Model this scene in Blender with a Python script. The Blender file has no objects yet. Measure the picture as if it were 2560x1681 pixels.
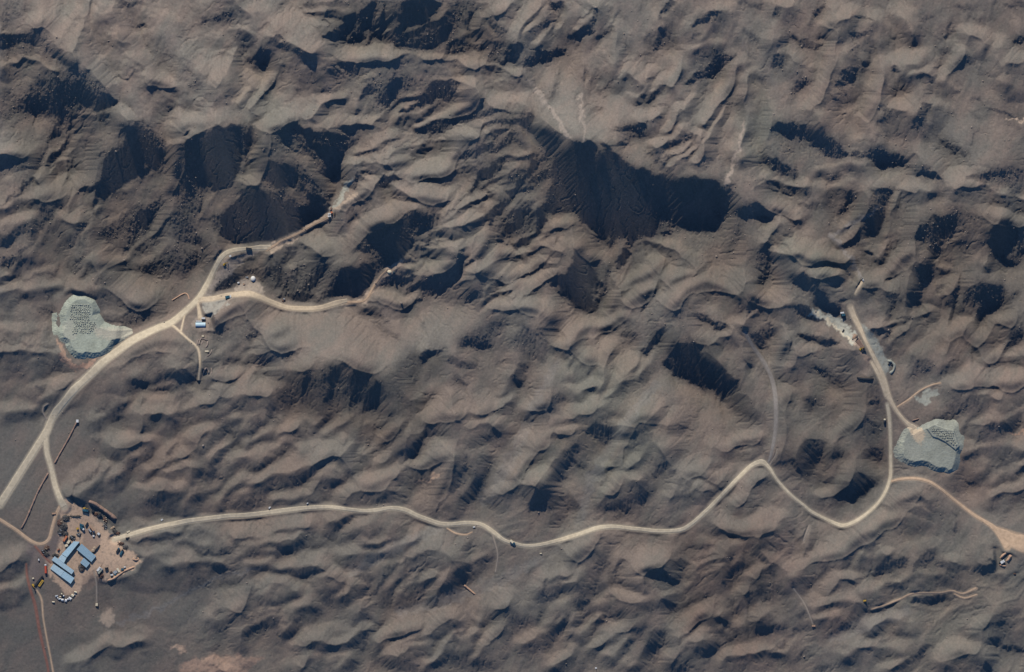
import bpy, math, random
from mathutils import Vector, Matrix

# ---------------------------------------------------------------- camera, sky, sun, exposure
C = bpy.context.scene.collection
scene = bpy.context.scene
CAM_H = 20000.0                                  # looking straight down from high above
cam = bpy.data.cameras.new('camera')
cam.sensor_width = 36.0
cam.lens = 36.0 * CAM_H / 1280.0
cam.clip_start = 100.0
cam.clip_end = 40000.0
cam_o = bpy.data.objects.new('camera', cam)
cam_o.location = (0, 0, CAM_H)
C.objects.link(cam_o)
scene.camera = cam_o

SUN_ELEV = math.radians(30.0)
SUN_DIR = (-0.24, 0.97)                          # plan direction from the ground towards the sun
world = bpy.data.worlds.new('World')
scene.world = world
world.use_nodes = True
wn = world.node_tree
sky = wn.nodes.new('ShaderNodeTexSky')
sky.sky_type = 'NISHITA'
sky.sun_disc = False
sky.sun_elevation = SUN_ELEV
sky.sun_rotation = math.atan2(SUN_DIR[0], SUN_DIR[1])
sky.altitude = 1500.0
sky.air_density = 1.0
sky.dust_density = 0.0
sky.ozone_density = 9.0
bg = wn.nodes['Background']
bg.inputs['Strength'].default_value = 0.118
wn.links.new(sky.outputs['Color'], bg.inputs['Color'])

sun = bpy.data.lights.new('sun', 'SUN')
sun.energy = 4.4
sun.angle = math.radians(0.5)
sun.color = (1.0, 0.93, 0.82)
sun_o = bpy.data.objects.new('sun', sun)
_l = math.hypot(*SUN_DIR)
_d = Vector((SUN_DIR[0] / _l * math.cos(SUN_ELEV), SUN_DIR[1] / _l * math.cos(SUN_ELEV), math.sin(SUN_ELEV)))
sun_o.rotation_euler = (-_d).to_track_quat('-Z', 'Y').to_euler()
sun_o.location = _d * 3000
C.objects.link(sun_o)

scene.view_settings.view_transform = 'Standard'
scene.view_settings.look = 'None'
scene.view_settings.exposure = 0.0
scene.view_settings.gamma = 1.0

scene.cycles.diffuse_bounces = 0
# ---------------------------------------------------------------- relief sketch
# The relief of the mountains is sketched as a map of how steeply each patch of
# ground tips towards or away from the sun (1 = level, >1 = tips to the sun,
# 0 = falls away steeper than the sun's rays).  It is integrated into heights below.
TILES = []
def T(ox, oy, txt):
    TILES.append((ox, oy, txt))

T(0, 0, """
p 1.12 30 0,0 2311,0 2311,1563 0,1563
p 1.22 20 300,0 900,0 1180,380 1450,660 1740,830 1930,1030 1640,1160 1200,1040 1000,860 640,600 480,300
p .45 10 0,0 150,0 260,80 200,150 120,180 60,270 0,300
p .8 8 60,270 200,150 330,200 240,290 60,310
p .55 8 0,310 200,310 330,280 480,400 540,480 640,560 640,640 560,640 470,560 330,480 170,490 0,540
l .3 6 380,420,40 520,480,40 640,600,30
l .25 5 480,400,30 530,480,40
p 1.25 8 0,550 200,490 320,510 450,600 560,660 480,690 330,640 200,620 60,700 0,700
p .6 12 0,800 150,700 330,660 560,660 860,700 940,900 700,1000 500,1200 300,1300 0,1200
p .38 6 330,680 520,680 640,600 780,600 860,700 960,790 1030,880 940,900 850,960 760,900 700,920 600,880 540,960 480,990 400,960 300,980 170,960 100,900 250,860 240,740
p 0 3 500,690 560,690 540,800 545,980 480,990 500,800
l .05 4 665,720,20 650,880,24
p .1 4 700,830 940,800 1010,880 850,960 780,900
p .2 5 270,800 340,820 330,930 240,950
l .1 4 545,960,50 460,1140,44 400,1210,55 330,1370,45 270,1500,20
l .15 4 690,900,30 620,1000,34 590,1080,34 560,1150,20
l .15 4 690,1110,30 570,1220,50 480,1300,30 400,1400,30
p .9 12 0,990 300,1010 420,1180 330,1350 250,1563 0,1563
l 1.2 10 0,1310,30 200,1310,40 260,1300,10
p .7 18 60,1430 260,1380 280,1563 80,1563
p .85 6 640,1000 940,930 1070,1060 1050,1240 940,1250 860,1350 880,1470 850,1563 650,1563 620,1400 700,1250 590,1160
l 1.0 5 560,1310,30 640,1150,40 700,960,30
l .2 4 830,1320,40 900,1280,40
l .35 4 690,1190,14 880,1210,18
p 0 3 1065,1080 1150,1040 1210,1060 1170,1200 1170,1450 1140,1563 870,1563 890,1350 960,1240 1040,1260
l .45 5 960,1340,40 1020,1250,30
p .3 8 1170,1040 1300,1090 1430,1200 1420,1250 1390,1380 1270,1480 1180,1510 1170,1250
p 0 3 1290,1270 1410,1260 1390,1390 1270,1490 1190,1500 1270,1380
p .42 6 1180,1300 1270,1290 1250,1400 1190,1460
p 1.0 4 1430,1260 1480,1200 1640,1160 1550,1300 1480,1400 1450,1563 1150,1563 1270,1480 1390,1390
p .25 6 1500,1290 1640,1160 1660,1563 1560,1563 1540,1420 1480,1380
p 0 2 1640,1160 1740,1110 1920,1060 2050,1050 2060,1250 2050,1440 2000,1510 1930,1563 1760,1563 1650,1500 1660,1370 1620,1300 1640,1230
l .5 5 1600,1300,40 1580,1450,50 1600,1563,50
l .25 5 1960,1310,30 1950,1390,30
p .4 3 2060,1050 2110,1080 2080,1200 2050,1300
p .03 3 2110,1060 2220,1080 2180,1200 2110,1400 2060,1420 2080,1250
p 1.05 5 2200,1100 2311,1050 2311,1380 2200,1500 2020,1563 2000,1520 2060,1420 2150,1250
p 1.42 5 1450,1100 1490,740 1740,830 1930,1030 1740,1110 1640,1160 1500,1110
l 1.0 8 1480,740,30 1440,1080,40
p .75 8 1010,100 1090,140 1220,230 1120,230 1180,380 1240,400 1400,440 1600,490 1680,640 1750,770 1650,790 1450,660 1300,450 1190,400
p .18 4 1225,395 1310,395 1390,445 1260,420
l .45 5 1420,470,20 1580,500,24
l .5 5 1560,600,30 1680,640,30
l .5 5 1500,680,24 1720,720,24
l 1.4 5 990,90,10 1060,200,18 1180,390,14
l 1.45 6 1190,420,30 1250,620,60 1290,900,40
p .3 5 1690,200 1740,150 1880,110 2000,90 1980,140 1850,190 1740,215
l .5 5 1690,210,30 1540,300,20
p .88 14 1150,230 1400,280 1500,320 1600,330 1700,420 1640,480 1300,440
l .2 3 1120,225,14 1210,230,18 1260,200,12
l .15 3 910,720,8 1000,680,14 1090,660,16 1180,590,14
l .8 6 600,340,20 640,250,24 650,30,30
l .8 6 760,380,16 850,250,24 960,110,14
l .8 8 1020,400,30 1040,330,40
l 1.5 6 540,190,40 570,120,40 600,60,20
l 1.5 6 720,80,30 690,300,30 600,400,30
p .5 6 940,0 1210,0 1100,90 1040,70
p .85 10 2100,40 2311,60 2311,240 2150,170
l .3 4 2080,530,20 2140,500,40 2230,460,20
l .45 4 1820,490,16 1940,420,28
l .4 4 2230,440,18 2220,570,14
l .45 4 2180,710,24 2280,600,20
l .35 4 1940,815,16 1960,800,26 2070,785,12
l .5 4 2120,940,10 2220,760,12
l .6 5 2060,180,24 2020,320,30
p .75 10 1460,660 1760,790 1900,830 1980,900 1930,1020 1740,830
l 1.35 6 2110,750,20 2140,650,20
""")
T(620, 0, """
p 1.08 25 80,0 2311,0 2311,1563 80,1563
p .95 10 150,0 450,0 350,120 300,200 500,400 800,450 500,440 300,330
p .5 6 410,60 470,20 700,0 980,0 900,60 700,70 480,70
p 1.05 6 480,90 700,80 870,100 760,220 640,270 540,220
l .35 4 620,155,24 700,180,30
p .4 6 980,0 1420,0 1310,40 1200,100 1100,60 960,60
p .1 3 1040,20 1100,60 1000,180 900,240 820,330 740,350 640,330 610,290 740,280 800,200 900,120 950,60
p .1 3 1050,60 1090,100 1010,260 1010,340 900,370 840,350 930,260 1000,150
l .8 3 1120,90,30 1060,200,45 1010,330,20
l .75 3 850,320,20 930,200,30 1000,130,20
p .13 3 1160,60 1180,100 1160,260 1120,330 1060,340 1100,230 1130,120
l .5 4 1210,60,50 1185,180,50 1160,300,20
p .04 3 1310,30 1420,0 1640,0 1620,110 1540,170 1400,230 1260,290 1230,250 1290,150
l .35 4 1450,20,20 1440,140,40
p .48 6 1640,0 1900,0 2070,40 1940,130 1860,240 1740,340 1700,340 1740,170 1700,90
p 1.05 4 1180,310 1300,280 1540,180 1700,90 1740,170 1650,200 1500,260 1330,300
l 1.4 4 1240,305,20 1330,290,24
p .22 4 1640,210 1740,180 1700,330 1630,410 1560,440 1420,430 1290,410 1220,370 1300,340 1450,310 1600,280
p .03 3 1550,340 1650,220 1740,190 1690,340 1620,420 1550,430
l .2 4 1890,110,40 1870,230,50
p 1.02 4 1640,420 1780,320 1930,200 2010,170 2080,330 2000,360 1880,330 1760,390
p .3 4 1620,450 1740,410 1830,370 2020,370 2060,390 2000,430 1740,470
l .25 4 2030,170,20 2090,240,50 2150,290,20 2080,330,20
p .38 4 2010,470 2100,370 2220,360 2200,500 2110,550 2040,530
p 0 2 2220,370 2311,400 2311,540 2200,550 2120,550 2180,500 2230,430
p 1.25 6 650,460 960,480 1300,450 1720,480 2000,550 2311,600 2311,800 2080,800 1850,690 1600,640 1280,630 1000,560 700,540
l .5 3 540,440,10 960,475,12 1300,450,10 1720,485,12
l .5 3 1900,540,10 2160,600,12
p 1.2 10 0,250 350,420 600,480 680,620 600,800 500,1000 0,1050
p .35 4 190,310 260,295 330,300 320,360 230,370
l .45 5 100,235,24 190,220,24
l .3 5 0,520,40 110,460,24
l .5 4 130,430,20 110,560,16
l .55 6 330,870,20 430,770,36
l .55 4 0,960,12 150,770,12
l .6 5 300,490,24 350,480,30
l .55 6 340,390,30 460,440,40
l 1.4 5 380,370,16 540,440,20 680,520,24
p .6 10 690,550 900,560 1000,580 870,690 740,690 680,620
p .75 8 800,700 1150,600 1200,640 1000,750 900,950 820,900
p .38 5 960,690 1100,610 1150,620 1010,740
p .5 8 1090,700 1200,640 1180,900 1060,990 950,990 1000,850
p .13 4 1210,640 1330,640 1280,780 1270,880 1190,940 1090,1000 1060,990 1170,900 1090,850 1180,760
p .4 6 1330,640 1560,640 1500,740 1420,790 1330,820 1290,770
p .17 4 1570,660 1760,670 1860,720 1790,770 1600,870 1400,940 1290,980 1280,940 1430,870 1500,760
p 1.15 4 1080,1020 1300,1000 1500,900 1700,820 1850,750 1900,800 1860,900 1700,980 1500,1010 1330,1040 1250,1090 1150,1080
l 1.35 3 1060,1010,10 1190,920,20 1300,830,20 1440,790,14
p .45 8 1830,900 2100,880 2311,870 2311,950 2100,960 1980,1010 1900,990
p .07 4 1880,850 2030,815 2010,900 1930,960 1850,960
p .28 4 1430,1130 1520,1050 1700,1000 1850,960 1920,980 1800,1060 1680,1130 1560,1160 1480,1150
l .6 5 560,790,20 700,770,50 780,800,20
p 1.15 6 620,900 720,830 820,830 920,960 900,1010 700,1020
p .72 10 900,1180 1100,1100 1250,1100 1420,1120 1500,1160 1300,1230 1150,1300 940,1310
p 1.08 5 900,1090 950,1040 1060,1040 1120,1090 1050,1150 900,1190
l 1.4 3 1090,1070,12 1180,1095,22 1260,1085,10
p .45 5 560,1090 700,1100 870,1150 850,1230 740,1250 600,1220
p .18 4 730,1080 945,1015 880,1140 820,1140
p .04 3 330,1005 430,1020 440,1080 530,1100 560,1180 620,1240 740,1250 820,1260 870,1180 850,1280 790,1370 700,1400 620,1330 530,1290 480,1180 380,1080
p .75 6 100,1200 200,1080 330,1060 420,1150 500,1240 600,1330 680,1450 700,1530 560,1563 400,1563 380,1420 200,1370 100,1300
l .4 5 290,1180,60 390,1180,60 300,1270,30
l 1.0 4 60,1250,20 130,1150,30 200,1080,20
p 0 3 170,1380 280,1370 370,1400 400,1563 100,1563 130,1470
p .12 3 690,1340 790,1380 770,1480 780,1510 700,1500
p 1.2 5 940,1280 1100,1200 1250,1180 1150,1260 1000,1290
l .3 3 930,1310,14 1100,1300,14 1200,1250,14 1450,1190,14 1700,1140,10
p 1.22 5 1000,1340 1300,1260 1450,1220 1700,1150 1900,1180 1700,1300 1500,1340 1100,1330
l 1.55 3 970,1370,12 1040,1362,16
l .5 4 970,1330,12 1130,1320,14
p .22 5 1700,1340 1760,1280 1920,1250 2050,1180 2200,1130 2280,1120 2240,1220 2100,1300 1920,1340 1750,1390
p .65 6 2000,1000 2311,960 2311,1120 2150,1130 2050,1100
l .3 4 2140,1080,50 2220,1020,40
p 1.25 5 850,1440 1000,1370 1300,1360 1600,1400 1450,1470 1100,1480
p .22 4 900,1510 980,1480 1000,1490 920,1563 860,1563
p .18 4 1100,1563 1120,1500 1230,1480 1200,1563
p 1.1 5 1760,1430 1940,1390 1940,1480 1900,1563 1400,1563 1500,1510
l .45 4 1380,1510,14 1700,1420,20 1900,1390,18 2100,1330,12
p .05 3 1940,1480 2080,1400 2180,1390 2150,1470 2050,1530 1980,1563 1930,1563
l .35 4 2170,1420,30 2280,1350,30
""")
T(1240, 0, """
p 1.06 20 100,0 2311,0 2311,1563 1000,1480 700,1180 300,900 260,600
p 1.15 10 240,650 520,560 760,560 900,900 820,1180 600,1190 420,900
p .3 4 460,20 570,0 560,80 450,60
l .4 5 550,100,30 450,180,60 330,240,40 250,280,10
l 1.4 3 540,110,14 535,250,14
l 1.35 4 430,280,14 350,400,16
p .22 4 590,290 680,260 800,200 860,80 840,230 770,300 680,350 610,330
l .3 3 860,60,20 780,110,22 730,150,10
p .27 4 150,560 230,500 400,430 600,410 580,460 420,530 240,590
p .4 4 0,350 110,360 100,450 0,500
p 0 2 110,360 235,400 200,470 130,550 0,550 60,500 110,430
l .35 4 0,210,40 60,260,30
l .5 5 1060,90,20 960,200,34
l .38 5 980,240,40 900,310,44 860,350,12
l .5 5 1120,330,15 1080,480,28 1040,560,15
l .4 4 1060,610,15 980,700,40 880,780,28
l .35 5 1500,0,40 1420,100,54 1390,150,30
l .5 6 1400,240,30 1280,320,50
p .22 5 1650,220 1680,170 1780,130 1930,60 1880,130 1770,200 1690,240
l .5 6 1640,330,30 1750,280,40
l .5 5 1380,330,60 1390,430,40 1250,460,30 1170,520,15
p .8 10 1420,270 1620,300 1620,430 1430,420
p .33 6 2040,470 2000,530 1900,620 1800,680 1660,720 1590,710 1640,650 1820,540 1860,470
l .38 5 1170,850,25 1300,810,50 1400,770,30
l .42 4 1300,900,14 1450,890,18
l .55 5 1520,850,16 1740,840,20
l .45 5 1750,780,30 1830,780,26
l .5 5 1490,1000,20 1580,930,36
l .22 4 960,1110,14 1100,1100,50 1200,1080,50 1320,1015,16
l .35 5 1050,1170,30 1230,1165,40
l .28 4 1680,1070,15 1650,1150,50 1560,1210,44 1430,1210,20
l .3 4 1460,1270,25 1380,1300,34 1250,1330,15
l .28 4 1450,1320,24 1350,1390,34
l .3 5 1850,1310,25 1780,1360,66 1720,1410,20
l .5 8 2120,790,20 2080,870,60 1930,880,50
l 1.35 6 1950,1563,50 2060,1330,40 2100,1100,20
l 1.3 8 1800,870,40 1790,1050,50
l 1.25 10 1980,580,40 1900,800,60
l 1.25 8 1530,570,60 1500,720,50
l 1.25 8 1000,330,60 980,560,50
p .4 6 2220,1340 2311,1310 2311,1400 2230,1390
l .5 8 2110,270,40 2220,340,60
l .35 5 2140,470,25 2170,490,25
l .6 8 2150,640,40 2311,680,60
l .5 6 2090,20,40 2270,70,40
l .3 4 740,560,20 765,600,26 745,680,24
l .45 5 470,840,40 510,720,26
l .6 8 850,620,60 800,780,60
l .3 3 910,840,30 930,840,30
l .3 3 820,850,20 850,850,20
l .3 3 840,945,14 900,920,30
l 1.3 5 320,750,60 470,950,60 600,1150,60
l 1.35 4 710,800,20 720,950,20 750,1180,20
l .4 3 250,650,10 340,800,12
l .5 4 530,570,20 540,650,24
p .65 8 0,880 300,900 340,1000 200,1000 160,1060 0,1060
p .1 3 270,970 330,960 320,1050 370,1060 450,1100 530,1140 600,1200 560,1230 470,1330 400,1320 330,1230 270,1150 190,1060
p .75 8 0,1060 190,1060 400,1290 490,1420 480,1563 0,1563
l .3 5 30,1260,40 160,1120,70
l 1.15 5 210,1120,40 330,1270,60 390,1290,30
l 1.1 5 40,1330,40 250,1300,50
l .12 4 420,1350,60 330,1430,50 250,1540,60
p .15 4 0,1390 90,1380 60,1450 0,1480
p 0 2 600,1220 680,1190 740,1220 790,1190 840,1220 850,1280 830,1370 900,1360 920,1300 910,1220 960,1210 980,1260 1100,1350 1150,1390 1100,1430 1180,1410 1310,1440 1320,1510 1370,1563 560,1563 540,1500 490,1500 480,1400 560,1330 620,1250
l .45 4 560,1310,50 480,1390,40
p .06 2 1010,1240 1130,1200 1120,1260 1020,1260
p .05 3 1460,1500 1560,1500 1850,1530 1900,1563 1460,1563
p .1 3 1360,1490 1420,1480 1440,1563 1350,1563
l .6 5 840,720,40 900,650,40
""")
T(1880, 0, """
p 1.0 25 140,0 2311,0 2311,1563 140,1563
p .42 5 140,150 220,140 260,60 200,60 130,120
l .5 6 0,50,50 80,40,40
l .35 6 530,110,60 620,70,40
l .5 8 480,220,50 530,180,60
p .35 6 290,270 430,330 530,350 610,370 540,430 440,410 340,340
p .36 6 160,490 300,430 310,480 240,580 150,580
l .65 10 210,400,40 300,420,40
l .35 5 870,140,24 960,150,34 1020,165,20
p .34 6 830,300 860,250 990,250 980,310 890,340 820,360
l .45 5 840,430,26 900,390,40
l .5 5 870,480,20 930,420,26
l .4 5 1010,460,25 990,530,34 920,560,25
p .25 5 780,590 850,570 960,580 880,650 850,720 730,790 680,770 710,680
l .6 8 690,790,40 600,870,50
p .38 6 330,780 380,670 470,680 550,660 530,700 430,760 340,850
l .65 10 340,800,40 290,880,40
p .33 5 1160,570 1210,570 1280,600 1220,620
l .7 10 1140,660,80 1130,900,80
p .4 5 1120,930 1220,930 1190,990 1100,1060 1040,1080
l .5 6 1060,1140,40 1040,1210,40
p .36 5 1440,880 1560,850 1540,920 1480,1030 1430,1090 1310,1130 1390,1040 1410,950
p .42 5 1170,310 1240,290 1240,345 1170,340
l .5 5 1370,280,24 1370,390,32
p .6 10 1420,130 1500,110 1560,160 1500,210 1430,190
p .55 8 1700,50 1780,20 1920,80 1850,115 1750,90
l .55 8 1830,160,30 1970,180,40
l .33 5 1690,210,30 1650,320,36
l .45 6 1700,400,30 1620,450,50 1590,570,50 1530,680,30
l .55 6 1430,230,24 1600,340,30
p .28 5 2311,290 2230,320 2240,370 2311,395
l .5 6 2150,40,30 2311,40,50
l .4 6 2230,520,30 2150,600,50
l .5 6 1820,480,30 1880,530,36
l .6 10 1920,590,50 2060,670,60
l .33 4 1690,790,14 1750,790,26 1780,710,8
l .4 5 1870,830,20 1940,850,28
l .33 5 2010,930,24 2170,960,34 2250,1000,20
l .6 6 1820,950,24 1930,1000,30
l .55 6 1640,985,24 1720,960,24
p .4 6 1550,1160 1640,1180 1740,1240 1840,1300 1820,1370 1700,1300 1620,1230
l .45 5 1910,1090,24 1860,1220,32
l .6 8 1370,1010,14 1500,1200,40
p .27 4 140,1090 220,1020 340,1040 480,1070 560,1110 700,1190 780,1260 830,1310 740,1360 640,1330 560,1240 430,1200 340,1150 180,1130
p .08 4 150,1100 230,1040 300,1050 260,1110
p .06 4 560,1150 620,1150 610,1270 580,1280
p .7 10 180,1160 430,1210 600,1300 600,1430 480,1400 300,1300 190,1300
p .27 6 50,1340 110,1300 220,1370 380,1440 420,1520 300,1500 190,1400
p .23 4 850,1280 1030,1260 1200,1290 1340,1350 1280,1440 1200,1420 1080,1420 960,1350 840,1350
p .06 4 1060,1310 1130,1300 1110,1400 1050,1390
p .33 4 1350,1410 1450,1400 1590,1490 1590,1530 1380,1500
l .08 4 1390,1480,20 1490,1470,40 1590,1510,30
p .4 6 1770,1520 1950,1470 2080,1410 2200,1420 2150,1530 2000,1560
l .2 5 2000,1490,40 2150,1480,50
p 1.15 6 570,1410 700,1390 950,1370 1150,1500 900,1480
p 1.18 15 0,690 100,760 240,1000 150,1060 130,1300 0,1350
l 1.2 8 570,480,60 620,590,60 560,800,50 540,1000,40
l 1.2 8 330,500,90 380,560,90
l 1.2 6 1000,900,20 950,1050,30 1030,1220,20
l 1.25 6 1290,130,30 1340,240,30
l 1.2 10 1340,600,120 1450,700,100
l 1.25 5 1660,680,40 1740,730,60
l 1.25 6 1060,640,50 1080,850,24 1110,900,14
l 1.15 10 750,170,120 700,330,80
l 1.7 2 2150,1015,8 2230,1010,10 2311,1025,10
l .4 5 660,1563,40 730,1500,30
l 1.2 8 2130,400,60 2100,620,60
l .6 6 800,1000,40 1000,860,40
""")
T(0, 400, """
p .92 20 0,180 2311,180 2311,1563 0,1563
l .25 5 330,0,30 270,130,40 200,240,36 100,320,24 0,390,20
p 1.12 6 0,440 150,340 280,290 430,280 520,320 420,370 330,420 150,490 0,530
l 1.45 3 440,290,10 520,322,14
p .75 15 0,560 250,520 300,600 200,740 0,800
p .32 5 340,430 440,380 520,350 450,490 400,560 350,640 270,740 200,800 120,880 90,930 0,920 0,840 150,790 230,720 260,640
p 1.0 8 120,900 280,760 400,580 500,480 650,540 640,680 560,740 450,830 300,920 150,960 30,970
l 1.2 5 500,490,20 660,540,20
p .68 8 560,690 640,600 650,700 540,880 500,1000 430,960
p .36 5 640,580 700,520 790,460 820,400 830,440 760,560 710,640 690,760 700,900 640,940 620,1000 640,850 690,800
p .9 6 640,230 800,200 800,400 690,500 540,450
p .08 3 800,180 880,180 840,340 820,460 760,510 790,420 800,300
l .2 4 560,150,30 620,0,30
l .2 4 690,230,20 720,200,20
p 1.08 5 850,350 1000,260 1150,190 1370,90 1440,0 1460,150 1430,260 1290,330 1150,370 1000,490 900,500
l 1.05 5 720,640,40 800,500,60 850,380,40
l .8 6 780,700,50 730,880,40
p 0 2 880,0 1170,0 1160,160 1000,250 870,320 840,340 870,200
p .33 5 1100,400 1160,370 1300,350 1400,300 1430,350 1300,530 1280,600 1150,720 1070,790 1020,810 1090,700 1080,640 940,720 820,700 850,600 940,520
p .1 5 1200,420 1300,430 1270,590 1190,580
p .1 4 1040,760 1130,710 1060,800
l .75 5 960,740,30 1040,640,30 1100,600,20
p .88 6 1300,560 1420,500 1420,680 1330,730 1150,800 1060,840 1100,780
p .4 5 1450,0 1640,0 1760,150 1790,260 1740,330 1690,440 1670,600 1480,560 1430,480 1500,400 1480,250
p .1 4 1560,200 1640,90 1610,240 1580,280
p .1 3 1655,430 1745,330 1700,440
p .15 4 1500,30 1560,60 1550,200 1490,160
p .4 6 1440,560 1660,580 1680,700 1500,740
p .88 5 1670,470 1780,460 1790,640 1840,690 1700,830 1680,700
p 0 2 1660,0 2060,0 2050,40 2000,160 1900,230 1840,280 1790,260 1740,160
l .5 4 1620,60,60 1660,180,60
l .5 4 1660,240,40 1760,170,40
p 1.05 5 2060,40 2250,0 2180,150 2200,200 2050,180 2000,165
p 1.12 4 1730,400 1800,310 1870,270 1960,190 2050,180 2180,220 2090,270 1970,360 1880,460 1760,470
l .2 3 2010,160,12 2200,210,16
p 0 2 2090,260 2230,230 2311,280 2311,720 2050,730 1980,700 1880,650 1800,560 1820,480 1900,450 1960,370
p .45 4 2030,420 2110,370 2160,520 2220,590 2130,650 2020,600
p .4 5 1830,480 1900,560 1860,620 1800,560
p .4 5 1120,900 1250,850 1400,740 1680,760 1690,860 1600,960 1450,960 1380,1030 1250,980 1150,960
p .65 10 1440,960 1560,960 1560,1150 1460,1160
p .45 5 1800,700 1960,720 1880,800 1840,880 1760,900 1700,800
p .95 8 750,880 1050,840 1100,920 950,960 800,1060 620,1080 700,960
p .45 6 640,1090 800,1060 820,980 960,960 1040,960 1010,1080 900,1080
p .33 6 180,1030 330,960 440,960 530,880 480,1000 300,1000
l .75 6 20,1060,20 300,1030,20 620,1010,16
p 1.1 10 600,1100 900,1080 1100,1130 1270,1190 1150,1270 1000,1330 830,1290 790,1220 700,1160
p 1.0 14 0,1100 500,1060 640,1180 400,1220 0,1180
p .45 8 800,1310 1000,1340 1180,1250 1280,1220 1200,1300 1100,1400 960,1430 850,1380
l .28 6 900,1370,30 1060,1390,50
p .45 8 280,1240 420,1240 550,1250 540,1300 440,1340 350,1310
l .4 6 1150,1380,30 1330,1280,50
p 1.02 6 1850,840 2000,790 2311,770 2311,920 2100,910 1980,980 1880,1010 1790,1100 1720,1120 1830,950
p .2 5 1810,1090 1880,1020 1960,980 2080,950 2090,1000 2020,1040 1950,1110 1830,1160
p .18 4 2060,930 2200,920 2200,990 2090,980
p 1.05 6 1840,1330 2000,1240 2150,1180 2300,1270 2311,1380 2200,1390 2000,1400 1900,1420
p .48 6 1760,1440 2000,1400 2150,1370 2200,1400 2100,1563 1800,1563
l .7 8 60,1500,60 400,1440,60
""")
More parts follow.
